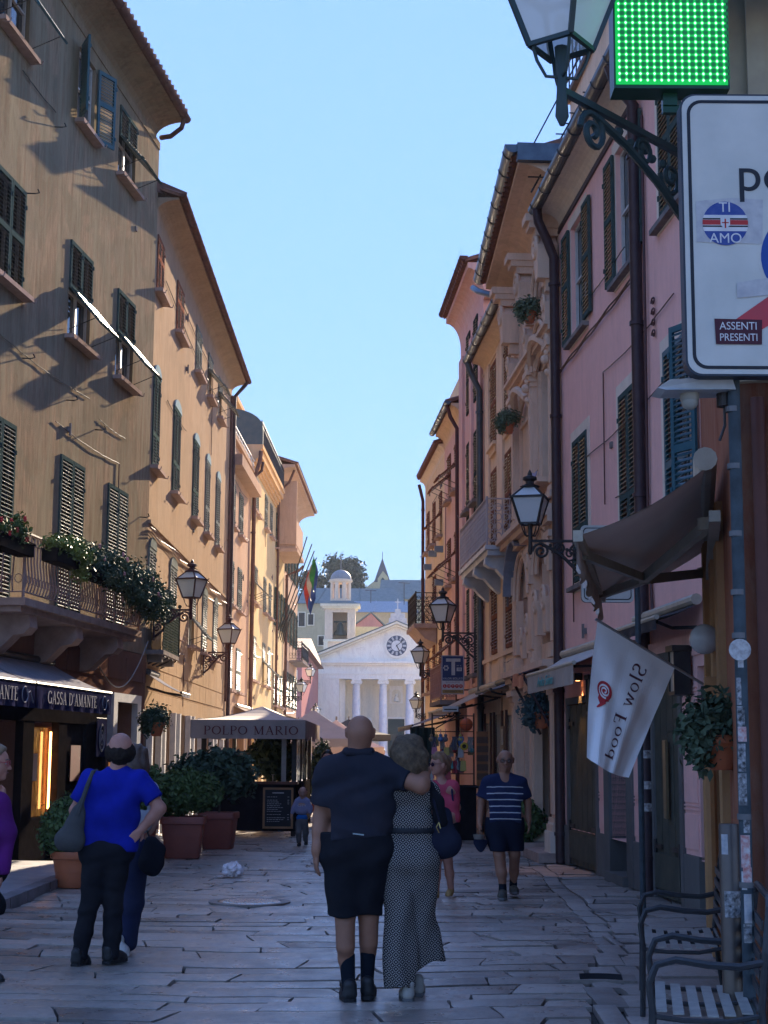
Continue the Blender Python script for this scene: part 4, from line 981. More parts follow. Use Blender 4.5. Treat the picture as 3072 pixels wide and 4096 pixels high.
# raised terrace left with a stone kerb
terr = paving_mat('terrace_stone', (.26,.25,.25), (.30,.29,.28), (.5,.8))
m = MB(); m.sheet(lambda u, v: (-3.98-3*u + .0, 4+18*v, .085+.004*mnoise.noise(Vector((u*6,v*20,2)))), 14, 60); o = m.build('terrace', terr, smooth=True); tag(o, kind='structure')
m = MB(); y = 4; rk = random.Random(4)
while y < 22:
    L = rk.uniform(.7,1.2); n = 6
    m.sheet(lambda u, v: (-3.99+.17*u+.01*mnoise.noise(Vector((u*3,(y+L*v)*5,0))), y+.01+(L-.02)*v, .1+.012*mnoise.noise(Vector((u*8,(y+L*v)*7,3)))), 3, n)
    m.sheet(lambda u, v: (-3.82+.012*mnoise.noise(Vector((u*3,(y+L*v)*6,7))), y+.01+(L-.02)*v, .1-.14*u), 3, n); y += L
tag(m.build('kerb', paving_mat('kerb_stone', (.13,.12,.12), (.17,.16,.155), (.6,.8)), smooth=True), kind='structure')

# ================================================================== CHURCH
ch_w = stucco('white_church_plaster', (.88,.83,.74), (.84,.79,.70), (.72,.66,.58), stain=.3, rough=.8)
ch_c = stucco('cream_church_plaster', (.80,.74,.58), (.76,.70,.56), (.62,.58,.48), stain=.3, rough=.8)
ch_peach = stucco('peach_tower_plaster', (.74,.60,.45), (.70,.57,.44), stain=.3)
marb_b = M('blue_veined_marble_shaft', (.80,.80,.81), (.64,.67,.72), sc=2.5, rough=.35)
roof_gr = M('grey_slate_roof', (.16,.20,.19), (.11,.15,.15), sc=2, rough=.7, bmp=.4, bsc=3)
door_g = M('dark_green_church_door', (.025,.05,.05), (.02,.04,.04), rough=.5)
C0 = thing('church', 'white neoclassical church with columns, pediment and clock closing the end of the street', 'church', (1.3,150,0))
def cb(name, mat, *boxes):
    m = MB()
    for b in boxes: m.box(*b)
    return m.build(name, mat, C0)
W2 = 8.2
cb('wall', ch_c, (-W2+1.5,W2-1.5,2.0,14,1.2,9.2))
for s_ in (-1,1): cb('end_pier', ch_w, (min(s_*7.9,s_*5.5),max(s_*7.9,s_*5.5),-.3,14,0,8.55), (min(s_*4.95,s_*5.49),max(s_*4.95,s_*5.49),.7,2,0,8.6))
cb('entablature', ch_w, (-7.9,7.9,-.35,14,8.55,9.0), (-7.98,7.98,-.42,14,9.0,9.12), (-7.9,7.9,-.35,14,9.12,9.85), (-8.15,8.15,-.6,14,9.85,10.05), (-8.4,8.4,-.85,14,10.05,10.25))
m = MB(); m.prism([(-8.1,-.2,10.25),(8.1,-.2,10.25),(0,-.2,13.6)], (0,14,0)); m.build('pediment', ch_w, C0)
m = MB()
for s in (-1,1):
    for y0, o, t in ((-.95,.0,.22),(-.7,-.24,.2)):
        m.prism([(s*8.6,y0,10.3+o),(s*8.6,y0,10.3+o+t),(0,y0,13.85+o+t),(0,y0,13.85+o)], (0,15.5,0))
m.build('raking_cornice', ch_c, C0)
m = MB(); m.prism([(-8.75,-1.0,10.54),(0,-1.0,14.09),(8.75,-1.0,10.54),(8.75,-1.0,10.6),(0,-1.0,14.17),(-8.75,-1.0,10.6)], (0,15.8,0)); m.build('roof', roof_gr, C0)
for x in (-3.85, -1.28, 1.28, 3.85):
    m = MB(); m.lathe([(.52,1.25),(.52,1.4),(.45,1.45),(.47,1.55),(.40,1.62),(.42,3.5),(.39,6),(.35,7.95),(.39,8.0),(.35,8.08)], 20, (x,.1,0)); m.box(x-.55,x+.55,-.45,.65,1.1,1.27)
    c = m.build('column', marb_b, C0, smooth=True)
    m = MB(); m.box(x-.45,x+.45,-.35,.55,8.38,8.55)
    for s in (-1,1): m.spiral((x+s*.38,-.3,8.2), (.17,0,0), (0,0,.17), 1, 1.5, .05); m.lathe([(.17,-.4),(.17,.4)], 12, (0,0,0)) if False else m.tube([(x+s*.38,-.28,8.2),(x+s*.38,.5,8.2)], .16, 10)
    m.box(x-.4,x+.4,-.3,.5,8.1,8.36); m.build('capital', ch_w, c)
m = MB()
for i in range(8): m.box(-7.9-.1*i, 7.9+.1*i, -.6-.35*i, 6, 1.05-.15*i, 1.2-.15*i)
m.build('steps', marble, C0)
cb('door_frame', ch_w, (-1.0,-.8,1.85,2.0,1.2,5.0),(.8,1.0,1.85,2.0,1.2,5.0),(-1.0,1.0,1.8,2.0,4.8,5.0),(-4.8,-4.6,1.9,2.0,1.2,4.9),(-2.6,-2.4,1.9,2.0,1.2,4.9),(-4.6,-2.6,1.9,2.0,4.7,4.9))
cb('door', door_g, (-.8,.8,1.9,1.99,1.2,4.8))
cb('inner_door', M('near_black_opening', (.02,.03,.035), rough=.3), (-.4,.4,1.88,1.895,1.2,3.3))
cb('side_door', door_g, (-4.6,-2.6,1.93,1.99,1.2,4.7))
m = MB(); m.box(-.65,.65,1.9,1.99,6.3,8.0); n = m.build('niche', ch_w, C0)
m = MB(); m.box(-.45,.45,1.86,1.895,6.4,7.2); m.prism([(.45*math.cos(PI*i/8),1.86,7.2+.45*math.sin(PI*i/8)) for i in range(9)], (0,.035,0)); m.build('niche_recess', ch_c, n)
m = MB(); m.ball((0,1.8,7.1), .16, n=8, m=6); m.lathe([(.12,0),(.28,.1),(.2,.4),(.1,.55)], 8, (0,1.8,6.42)); m.build('statue', ch_w, n, smooth=True)
# clock
ck = MB(); ck.lathe([(.0,-.05),(1.18,-.05),(1.18,.05),(0,.05)], 40); o = ck.build('clock_surround', ch_w, C0, (0,-.3,11.75)); o.rotation_euler = (rad(90),0,0)
ckb = M('dark_clock_ring', (.07,.09,.14)); ckw = M('white_clock_dial', (.75,.75,.75))
m = MB(); m.lathe([(.0,.051),(.98,.051),(.98,.07),(0,.07)], 40); f = m.build('clock_face', ckb, o)
m = MB(); m.lathe([(.0,.071),(.52,.071),(.52,.08),(0,.08)], 32)
for k in range(12):
    a = rad(30*k); 
    for w, off in ((.045,-.055),(.045,.055),(.03,0)) if k % 2 else ((.06,-.05),(.06,.05)):
        d = Vector((math.sin(a), math.cos(a), 0)); s = Vector((d.y,-d.x,0)); c = d*.75+s*off; m.obox(c+Vector((0,0,.078)), s*w/2, d*.17, (0,0,.006))
m.build('clock_numerals', ckw, f)
m = MB()
for ang, L, w in ((50,.78,.06),(152,.62,.09)):
    a = rad(ang); d = Vector((math.sin(a), math.cos(a), 0)); s = Vector((d.y,-d.x,0)); m.obox(d*L*.42+Vector((0,0,.1)), s*w/2, d*L*.55, (0,0,.01))
m.build('clock_hand', M('black_clock_hand', (.01,.01,.012)), f)

def block(name, label, cat, x, y, z0, w, d, h, mat, wins=(), roof=None, group='old buildings behind the church', wm=None, rh=1.5, rotz=0, hip=.4):
    b = thing(name, label, cat, (x,y,z0), rotz, group)
    m = MB(); m.box(-w/2,w/2,0,d,0,h); m.build('wall', mat, b)
    for (wx, wz, ww, wh) in wins:
        m = MB(); m.box(wx-ww/2,wx+ww/2,-.12,.02,wz,wz+wh); q = m.build('window', wm or dark, b)
        m = MB(); t = .12; m.box(wx-ww/2-t,wx-ww/2,-.14,.02,wz-t,wz+wh+t); m.box(wx+ww/2,wx+ww/2+t,-.14,.02,wz-t,wz+wh+t); m.box(wx-ww/2,wx+ww/2,-.14,.02,wz+wh,wz+wh+t); m.box(wx-ww/2,wx+ww/2,-.16,.02,wz-t,wz); m.build('window_frame', ch_c, q)
    if roof:
        m = MB(); e = .5
        m.add([(-w/2-e,-e,h),(w/2+e,-e,h),(w/2+e-hip*w*.3,d*.5,h+rh),(-w/2-e+hip*w*.3,d*.5,h+rh),(w/2+e,d+e,h),(-w/2-e,d+e,h)], [(0,1,2,3),(1,4,2),(4,5,3,2),(5,0,3),(0,1,4,5)])
        for k in range(1, int(w/3.0)): x2 = -w/2+3.0*k; m.bar((x2,-e,h+.06),(x2*(1-hip*.6),d*.5,h+rh+.06), .12, .1)
        m.build('roof', roof, b)
    return b
# bell tower
bt = thing('bell_tower', 'peach bell tower with an open belfry and a small domed lantern, left of the clock', 'bell tower', (-4.7,168,0), 0)
m = MB(); m.box(-1.65,1.65,0,3.3,4,13.6)
for x in (-1.65,1.25): m.box(x,x+.4,-.05,3.3,13.6,17.0)
m.box(-1.25,1.25,2.9,3.3,13.6,17); m.box(-1.25,-.8,0,.3,13.6,17); m.box(.8,1.25,0,.3,13.6,17); m.box(-.8,.8,0,.3,16.6,17); m.build('wall', ch_peach, bt)
m = MB(); m.box(-1.75,-1.3,-.1,0,4,13.5); m.box(1.3,1.75,-.1,0,4,13.5); m.box(-1.8,1.8,-.15,3.4,13.4,13.65); m.box(-1.9,1.9,-.25,3.5,17,17.25); m.box(-2.15,2.15,-.5,3.8,17.25,17.5); m.build('cornice', ch_c, bt)
m = MB(); m.add([(-2.2,-.55,17.5),(2.2,-.55,17.5),(2.2,3.85,17.5),(-2.2,3.85,17.5),(-1.1,.5,17.9),(1.1,.5,17.9),(1.1,2.8,17.9),(-1.1,2.8,17.9)], [(0,1,5,4),(1,2,6,5),(2,3,7,6),(3,0,4,7),(4,5,6,7)]); m.build('roof', roof_gr, bt)
m = MB(); m.lathe([(.75,0),(.7,.25),(.42,.6),(.36,1.1),(.15,1.4)], 16, (0,1.2,14.2)); m.tube([(-.7,1.2,15.65),(.7,1.2,15.65)], .08, 6); m.build('bell', M('green_bronze_bell', (.05,.07,.06), rough=.5, metal=.5), bt, smooth=True)
m = MB()
for k in range(8):
    a = 2*PI*(k+.5)/8; m.obox((1.0*math.cos(a), 1.65+1.0*math.sin(a), 19.0), (-.2*math.sin(a),.2*math.cos(a),0), (.13*math.cos(a),.13*math.sin(a),0), (0,0,1.1))
m.lathe([(1.12,17.9),(1.12,18.15),(1.05,18.15)], 16, (0,1.65,0)); m.lathe([(1.08,19.9),(1.28,20.1),(1.28,20.3),(1.05,20.35)], 16, (0,1.65,0)); m.build('lantern', ch_peach, bt)
m = MB(); m.lathe([(1.15*math.cos(PI/2*i/8)+.001, 20.35+1.05*math.sin(PI/2*i/8)) for i in range(9)], 20, (0,1.65,0)); m.tube([(0,1.65,21.3),(0,1.65,23.3)], .04, 5); m.tube([(-.35,1.65,22.8),(.35,1.65,22.8)], .04, 5); m.build('dome', M('grey_lead_dome', (.25,.26,.28), rough=.5), bt, smooth=True)
y_b = stucco('pale_yellow_old_plaster', (.50,.45,.28), (.45,.40,.26), stain=.3)
y_o = stucco('warm_yellow_old_plaster', (.56,.44,.25), (.52,.4,.24), stain=.3)
p_h = stucco('pink_hotel_plaster', (.44,.22,.20), (.40,.20,.19), stain=.3)
block('convent', 'long pale yellow convent with a broad dark slate roof behind the bell tower', 'building', -4.6, 205, 0, 14.5, 10, 21.0, y_b, [(-6.2,18.0,.8,1.8),(-5.0,18.2,.7,1.4),(-2.3,12.6,.9,1.6),(-5.4,10,.8,1.5),(-3.6,15.5,.7,1.2)], roof_gr, rh=2.6)
block('old_house', 'warm yellow house with glazed skylight roof between the bell tower and the street houses', 'building', -.1, 195, 0, 8.2, 4, 19.0, y_o, [(1.9,16.2,.9,1.5),(-1.0,16.4,.7,1.2),(3.3,16.0,.7,1.4)], M('bright_slate_roof', (.28,.33,.38), (.2,.25,.3), rough=.35), rh=1.6)
t_ = thing('gabled_house', 'small red gabled house just above the church roof', 'building', (-1.6,176,0), 0, 'old buildings behind the church')
m = MB(); m.prism([(-1.9,0,8),(1.7,0,8),(1.7,0,15.7),(.2,0,17.2),(-1.9,0,15.6)], (0,4,0)); m.build('wall', p_h, t_)
m = MB(); m.prism([(-2.1,-.2,15.55),(.2,-.2,17.25),(1.9,-.2,15.7),(1.9,-.2,15.85),(.2,-.2,17.4),(-2.1,-.2,15.7)], (0,4.4,0)); m.build('roof', roof_gr, t_)
m = MB(); m.box(-.3,.5,-.1,.02,14.7,15.5); q = m.build('window', pane, t_); m = MB(); m.box(-.4,-.3,-.12,.02,14.6,15.6); m.box(.5,.6,-.12,.02,14.6,15.6); m.box(-.3,.5,-.12,.02,15.5,15.6); m.build('window_frame', frame_w, q)
block('terrace_house', 'low grey-yellow house wall with one slit window beside the bell tower', 'building', -2.1, 170, 0, 3.2, 4, 15.2, y_b, [(.2,13.0,.4,1.2)])
m_t = thing('monument_top', 'stepped white stone monument top rising behind the pediment peak', 'monument', (1.7,182,0), 0)
m = MB(); m.box(-1.3,1.3,0,3,11,16.6); m.box(-1.05,1.05,.2,2.6,16.6,17.2); m.box(-.85,.85,.4,2.4,17.2,17.8); m.box(-.35,.35,.6,1.8,17.8,18.3); m.tube([(0,1.2,18.3),(0,1.2,19.6)], .06, 6); m.tube([(-.35,1.2,19.2),(.35,1.2,19.2)], .05, 6); m.build('stone_tiers', marble, m_t)
sp = thing('spire_tower', 'small yellow church tower with a pointed slate spire and bell gable on the hill', 'tower', (-.2,235,0), 0)
m = MB(); m.box(-1.2,1.1,0,2.4,8,27.4); m.prism([(-.7,-.2,20),(.9,-.2,20),(.9,-.2,27.9),(.1,-.2,28.9),(-.7,-.2,27.7)], (0,.18,0)); m.prism([(-3.4,0,8),(-1.2,0,8),(-1.2,0,27.4),(-3.4,0,25.6)], (0,3,0)); m.build('wall', y_b, sp)
m = MB(); m.lathe([(1.8,27.2),(1.5,27.8),(.04,31.0)], 4, (0,1.2,0), ph=PI/4); m.tube([(0,1.2,30.8),(0,1.2,32.0)], .05, 5); m.build('spire', M('dark_slate_spire', (.09,.09,.11), rough=.6), sp)
m = MB(); m.box(-.25,.4,-.24,-.2,26.6,27.5); m.prism([(-.25,-.24,27.5),(.4,-.24,27.5),(.08,-.24,27.9)], (0,.04,0)); m.build('bell_arch', door_g, sp)
block('slate_roofed_house', 'long house under a blue-grey slate roof to the right of the spire', 'building', 6.0, 225, 0, 12.5, 10, 23.6, y_b, [(-3.0,20,.9,1.6),(0,20,.9,1.6)], roof_gr, rh=3.4, hip=.1)
block('tall_cream_house', 'cream house rising behind the small white monument near the balcony', 'building', 11.5, 188, 0, 8, 4, 13.6, ch_c, [(-2.0,11.2,.7,1.2)], roof_gr, rh=2.5)
hb = block('pink_hotel', 'dark pink hotel with pale vertical HOTEL letters left of the church', 'building', -8.35, 118, 0, 4.4, 30, 9.4, p_h, [(1.5,6.6,.5,1.0)], tile_m, rh=1.8, group='buildings around the church square')
for k, c_ in enumerate('HOTEL'): text_obj('lettering', c_, .66, M('pale_pink_lettering', (.62,.5,.5)), hb, (1.05,-.2,7.4-.62*k), (rad(90),0,0))
for k, c_ in enumerate('MIRAMARE'[:0]): pass
m = MB()
for k in range(3): m.ball((.75+.3*k,-.2,8.2), .09, n=6, m=4)
m.build('star_ornament', MATS['pale_pink_lettering'], hb)
block('yellow_return_house', 'narrow yellow house front between the hotel and the church', 'building', -7.6, 146, 0, 1.6, 3, 6.4, y_o, [], None, group='buildings around the church square')
block('square_house', 'plain house on the far right edge of the square, mostly hidden by the street', 'building', 16, 100, 0, 12, 30, 9, y_o, [], tile_m, rh=2, group='buildings around the church square')
# aerials
def aerial(x, y, z, h, lab):
    a = thing('roof_aerial', lab, 'aerial', (x,y,z), 0, 'roof aerials'); m = MB(); m.tube([(0,0,0),(0,0,h)], .05, 5); m.tube([(-.7,0,h),(.7,0,h*.97)], .04, 4)
    for k in range(4): m.tube([(-.6+.4*k,-.3,h*.98),(-.6+.4*k,.3,h*.98)], .03, 4)
    m.build('mast', iron, a)
aerial(6.8,225,25.5,2.2,'thin aerial on the far slate roof by the right-hand houses'); aerial(2.6,195,20.0,2.8,'aerial on the skylight roof'); aerial(-1.6,195,20.2,1.6,'small aerial on the roof beside the dome')
# hill
hill = M('wooded_hillside', (.035,.05,.03), (.06,.07,.04), sc=.12, rough=.95)
m = MB()
def hf(u, v):
    x = -70+140*u; y = 218+120*v
    z = 24*math.sin(min(1, v*1.4)*PI/2)*(.75+.25*math.cos((x+10)/32))+1.5*mnoise.noise(Vector((x*.08,y*.08,0)))-2
    return (x, y, z)
m.sheet(hf, 40, 24); tag(m.build('hill', hill, smooth=True), kind='structure')

# ================================================================== FOLIAGE
def leafmat(name, a, b, rough=.5, tr=.15):
    m, nt, bs = new_mat(name); at = nt.nodes.new('ShaderNodeAttribute'); at.attribute_name = 'shade'
    nt.links.new(mix(nt, at.outputs['Fac'], a, b), bs.inputs['Base Color']); bs.inputs['Roughness'].default_value = rough; bs.inputs['Specular IOR Level'].default_value = .12
    bs.inputs['Transmission Weight'].default_value = 0; bs.inputs['Subsurface Weight'].default_value = 0; return m
def leaves(name, blobs, n, size, mat, parent=None, loc=None, seed=1, hollow=.55, flat=.6, aspect=2.0, loosen=.12):
    """leaf faces scattered in overlapping blobs (cx,cy,cz,rx,ry,rz)"""
    r = np.random.default_rng(seed); B = np.array(blobs, float); vol = B[:,3]*B[:,4]*B[:,5]; k = r.choice(len(B), n, p=vol/vol.sum())
    d = r.normal(size=(n,3)); d /= np.linalg.norm(d,axis=1)[:,None]
    rr = hollow + (1-hollow)*r.random(n)**.6 + r.normal(size=n)*loosen
    P = B[k,:3] + d*rr[:,None]*B[k,3:6]
    nrm = d*.6 + r.normal(size=(n,3))*flat + np.array([0,0,.35]); nrm /= np.linalg.norm(nrm,axis=1)[:,None]
    a = np.cross(nrm, r.normal(size=(n,3))); a /= np.linalg.norm(a,axis=1)[:,None]; b = np.cross(nrm, a)
    s = size*r.uniform(.6,1.4,n)[:,None]; A = a*s*aspect/2; Bv = b*s/2
    V = np.stack([P-A, P+Bv-A*.1+nrm*s*.12, P+A, P-Bv-A*.1+nrm*s*.12], 1).reshape(-1,3)
    me = bpy.data.meshes.new(name); me.vertices.add(4*n); me.vertices.foreach_set('co', V.ravel().astype(np.float32))
    me.loops.add(4*n); me.loops.foreach_set('vertex_index', np.arange(4*n, dtype=np.int32)); me.polygons.add(n)
    me.polygons.foreach_set('loop_start', np.arange(0,4*n,4,dtype=np.int32)); me.update(calc_edges=True)
    at = me.attributes.new('shade','FLOAT','FACE'); cl = .5+.5*np.sin(P[:,0]*9+seed)*np.sin(P[:,2]*8)*np.sin(P[:,1]*7+2)
    at.data.foreach_set('value', np.clip(.5*cl+.5*r.random(n),0,1).astype(np.float32)); me.materials.append(mat)
    return put(me, name, parent, loc)
lf_box = leafmat('box_leaf', (.05,.085,.028), (.13,.18,.065), rough=.7)
lf_dk = leafmat('dark_glossy_leaf', (.035,.06,.04), (.10,.14,.085), rough=.7)
lf_pine = leafmat('pine_foliage', (.022,.036,.018), (.05,.07,.035))
lf_lt = leafmat('fresh_yellow_green_leaf', (.10,.15,.04), (.2,.24,.07))
bark = M('grey_bark', (.10,.08,.06), (.06,.05,.04), sc=12, rough=.9, bmp=.4)
def far_tree(x, y, z, h, w, lab, seed, n=2600):
    t = thing('pine_tree', lab, 'tree', (x,y,z), 0, 'trees on the hill'); r = random.Random(seed)
    m = MB(); m.tube([(0,0,-3),(.1,0,h*.4),(.3,.1,h*.75)], [.28,.2,.1], 7)
    bl = []
    for k in range(11):
        a = r.random()*6.28; q = r.random()**.5*w*.36; zz = h*(.45+.45*r.random()); bl.append((q*math.cos(a), q*math.sin(a), zz, w*.2*r.uniform(.7,1.2), w*.2, h*.11*r.uniform(.7,1.3)))
        m.tube([(.15,0,h*.35),(bl[-1][0]*.8,bl[-1][1]*.8,bl[-1][2]-h*.04)], [.12,.05], 5)
    m.build('trunk', bark, t); leaves('crown', bl, n, .34 if w < 9 else .42, lf_pine, t, seed=seed, hollow=.2, loosen=.3, aspect=1.5)
far_tree(-6.1,222,20.6,9.0,6.6,'broad dark pine rising behind the bell tower dome',3,5200)
far_tree(-10.4,225,20,7.8,4.6,'smaller dark tree left of the broad pine, above the flags',4,2600); far_tree(-8.6,230,20,7,4.5,'low dark tree between the two hill pines',9,2200)
far_tree(-3.9,238,22.6,5.0,4.6,'low bushy tree beside the pointed spire',5,1800)
far_tree(-9.9,152,1.0,12.4,4.6,'dark leafy tree between the pink hotel and the salmon house',6,4200); far_tree(-11.6,175,0,14,6.5,'dark tree at the foot of the hill, behind the hotel',8,3600)
# ================================================================== WALL LANTERNS
lamp_glass = glass_mat('frosted_lantern_glass', (.62,.66,.64), .8, .35)
lamp_glass.node_tree.nodes['Principled BSDF'].inputs['Alpha'].default_value = .82
def lantern(label, wall_pt, tip_pt, sc=1.0, mat=iron, first=[None], spin=20):
    """arm from the wall to the tip, lantern standing on the tip"""
    a = Vector(wall_pt); b = Vector(tip_pt); d = b-a; L = math.hypot(d.x, d.y)
    t = thing('wall_lantern', label, 'street lamp', a, math.atan2(d.y, d.x), 'wrought iron street lamps'); s = sc
    m = MB(); m.bar((0,0,0),(L,0,0),.03*s,.03*s); m.box(-.02,.02,-.04*s,.04*s,-.5*s,.1*s)
    m.tube([(0,0,-.45*s),(L*.2,0,-.36*s),(L*.42,0,-.2*s),(L*.62,0,-.1*s),(L*.8,0,-.04*s)], .02*s, 6)
    m.spiral((L*.82,0,-.12*s), (.1*s,0,0), (0,0,.1*s), 1, 1.8, .015*s); m.spiral((L*.5,0,-.09*s), (.07*s,0,0), (0,0,.07*s), 1, 1.5, .012*s)
    m.spiral((L*.16,0,-.13*s), (.12*s,0,0), (0,0,.12*s), 1, 2, .014*s); m.spiral((L*.33,0,-.15*s), (.09*s,0,0), (0,0,.09*s), 1, 1.6, .012*s, s=-1)
    m.spiral((L*.08,0,-.3*s), (.07*s,0,0), (0,0,.07*s), 1, 1.5, .012*s)
    for k in range(9): m.ball((L*(.1+.07*k),.0,-.05*s-.02*s*(k%2)-.16*s*(1-k/9)**2), .022*s, n=6, m=4)
    m.build('bracket', mat, t, smooth=True)
    m = MB(); m.tube([(L,0,-.16*s),(L,0,-.12*s),(L,0,0),(L,0,.2*s)], [.012*s,.03*s,.022*s,.03*s], 8)
    for k in range(4):
        q = rad(spin+90*k); m.tube([(L,0,.06*s),(L+.07*s*math.cos(q),.07*s*math.sin(q),.06*s),(L+.11*s*math.cos(q),.11*s*math.sin(q),.13*s),(L+.13*s*math.cos(q),.13*s*math.sin(q),.2*s)], .008*s, 5)
    m.build('post', mat, t, smooth=True)
    hd = MB(); z0, z1, z2 = .2*s, .50*s, .63*s; r0, r1, r2 = .145*s, .262*s, .09*s
    C = lambda r, z: [Vector((L+r*math.cos(rad(spin+90*k)), r*math.sin(rad(spin+90*k)), z)) for k in range(4)]
    A, B, D = C(r0,z0), C(r1,z1), C(r2,z2)
    for k in range(4):
        hd.bar(A[k],B[k],.022*s,.022*s); hd.bar(B[k],D[k],.02*s,.02*s); hd.bar(A[k],A[(k+1)%4],.02*s,.02*s); hd.bar(B[k],B[(k+1)%4],.03*s,.025*s); hd.tube([B[k], B[k]+(B[k]-Vector((L,0,z1)))*.12+Vector((0,0,.03*s))], .007*s, 4)
    hd.lathe([(.1*s,0),(.12*s,.02*s),(.05*s,.05*s),(.05*s,.08*s),(.085*s,.1*s),(.08*s,.13*s),(.03*s,.15*s),(.025*s,.18*s),(.004*s,.22*s)], 12, (L,0,z2-.01*s)); hd.build('lantern_frame', mat, t)
    g = MB()
    for k in range(4):
        g.face([A[k]*.999+Vector((L,0,z0))*.001, A[(k+1)%4], B[(k+1)%4], B[k]]); g.face([B[k], B[(k+1)%4], D[(k+1)%4], D[k]])
    put(raw_mesh(g, 'lantern_glass', lamp_glass), 'lantern_glass', t)
    m = MB(); m.lathe([(.02*s,0),(.035*s,.05*s),(.02*s,.1*s)], 8, (L,0,z0+.05*s)); m.build('bulb', paper, t, smooth=True); return t
lantern('reddish wrought iron lantern beside the flowered balcony', (-4.5,30.4,4.34), (-3.78,30.4,4.34), 1.2, rustiron)
lantern('smaller lantern on its bracket between the apricot and terracotta houses', (-4.5,39.0,4.05), (-3.88,39.0,4.05), 1.15, rustiron)
lantern('huge close lantern cut by the top edge of the photo beside the green cross', (2.05,9.2,5.17), (.955,8.0,5.17), 1.25, M('dark_teal_iron', (.02,.045,.05), (.03,.05,.05), rough=.5), spin=52)
lantern('large lantern on a bracket before the orange baroque house', (2.86,21.4,4.52), (2.04,21.4,4.52), 1.2, iron, spin=30)
lantern('lantern hanging before the red house, just above the navy T sign', (1.98,33.6,4.16), (1.29,33.6,4.16), 1.2, iron)
lantern('lantern seen against the white church pediment, below the iron corner balcony', (1.52,41,3.73), (.98,41,3.73), 1.0, iron)
lantern('faint small lantern low in front of the church columns', (1.45,46,2.72), (.98,46,2.72), .8, iron)
for k, (x, y, z, lab) in enumerate(((-4.0,74,4.95,'lit-looking far lantern in front of the pink hotel'),(-4.1,66,3.9,'lower far lantern below the street flags'),(-4.1,78,3.2,'lowest of the three lanterns before the pink hotel'))):
    lantern(lab, (x-.1,y,z), (x+.55+.1*k,y,z), 1.0, iron)

# ================================================================== FLAGS at the far left
fl = [((-4.2,62),(-3.0,60.0,9.9),None),((-4.2,63),(-2.85,61,9.75),None),((-4.2,64),(-2.80,62,9.6),'italian'),((-4.2,65),(-2.75,63,9.45),'blue')]
labs = ['bare leaning flagpole, furthest left of the four','second bare leaning flagpole of the four','leaning flagpole carrying a limp green white and red flag','leaning flagpole carrying a limp blue flag']
tri = {'g': M('green_flag_cloth', (.03,.22,.06)), 'w': M('white_flag_cloth', (.5,.45,.42)), 'r': M('red_flag_cloth', (.5,.05,.04)), 'b': M('blue_flag_cloth', (.03,.08,.35))}
for (bx, by), tip, kind in fl:
    lab = labs.pop(0); t = thing('flagpole', lab, 'flagpole', (bx,by,6.4), 0, 'flagpoles on the salmon house'); e = Vector(tip)-Vector((bx,by,6.4))
    m = MB(); m.tube([(0,0,0), e], .022, 6); m.tube([(0,.4,-.3),(.12,.1,.2),(.25,-.1,.5)], .02, 5); m.build('pole', iron, t)
    if kind:
        u = e.normalized()
        for j, cc in enumerate('gwr' if kind == 'italian' else 'b'):
            n = 3 if kind == 'italian' else 1; m = MB()
            m.sheet(lambda a, b: e - u*(.15+1.0*((j+a)/n)) + Vector((.14*math.sin(b*5+a*2)*.6+.12*b, .12*math.sin(b*9+j), -1.55*b*(1-.25*a)-.25*((j+a)/n)*b)), 6, 14)
            m.build('flag_cloth', tri[cc], t)

# ================================================================== BALCONY PLANTS (left)
def bxp(name, label, x0, x1, y, z, mat, blobs, n, size, lm, fl=None, seed=2, cat='planter', F=L1, group='flower boxes on the left balcony'):
    t = thing(name, label, cat, F.W(x0), F.rot, group); w = x1-x0
    m = MB(); m.box(0,w,y-.11,y+.11,z-.16,z+.0); m.box(-.01,w+.01,y-.125,y+.125,z-.01,z+.02); m.build('trough', mat, t)
    leaves('foliage', blobs, n, size, lm, t, seed=seed, hollow=.2, loosen=.25)
    if fl:
        r = random.Random(seed); m = MB()
        for k in range(fl[1]):
            b = r.choice(blobs); c = Vector((b[0]+b[3]*r.uniform(-.9,.9), b[1]-b[4]*.9, b[2]+b[5]*r.uniform(-.6,1)))
            for q in range(5): a = 2*PI*q/5; m.ball(c+Vector((.024*math.cos(a),0,.024*math.sin(a))), .018, n=5, m=4)
        m.build('flowers', fl[0], t)
    return t
redf = M('red_geranium', (.6,.05,.05)); pinkf = M('pink_petals', (.6,.3,.33))
bxp('flower_box', 'flower box of red geraniums at the near end of the balcony', 11.3, 12.7, -.74, 4.3, wood_dk, [(.3,-.75,4.38,.45,.14,.13),(.9,-.78,4.42,.25,.13,.2)], 2200, .035, lf_box, (redf, 6), 3)
bxp('flower_box', 'flower box with bright yellow-green trailing leaves near the balcony corner', 13.3, 14.5, -.86, 4.33, wood_dk, [(.3,-.88,4.42,.4,.16,.12),(.9,-.9,4.42,.35,.17,.18),(1.15,-.95,4.22,.16,.14,.24),(1.5,-.9,4.4,.3,.15,.14)], 4600, .034, lf_lt, None, 4)
bxp('flower_box', 'long flower box of dense dark leaves with a few pink roses', 14.6, 18.3, -.88, 4.28, wood_dk, [(.4,-.9,4.42,.4,.2,.2),(1.2,-.95,4.4,.5,.22,.22),(2.1,-.95,4.36,.5,.24,.25),(3.0,-.95,4.3,.5,.26,.28),(3.5,-1.0,4.12,.35,.26,.3),(1.6,-1.0,4.22,1.0,.18,.14),(2.8,-1.05,4.08,.6,.2,.16)], 15000, .034, lf_dk, (pinkf, 9), 5)
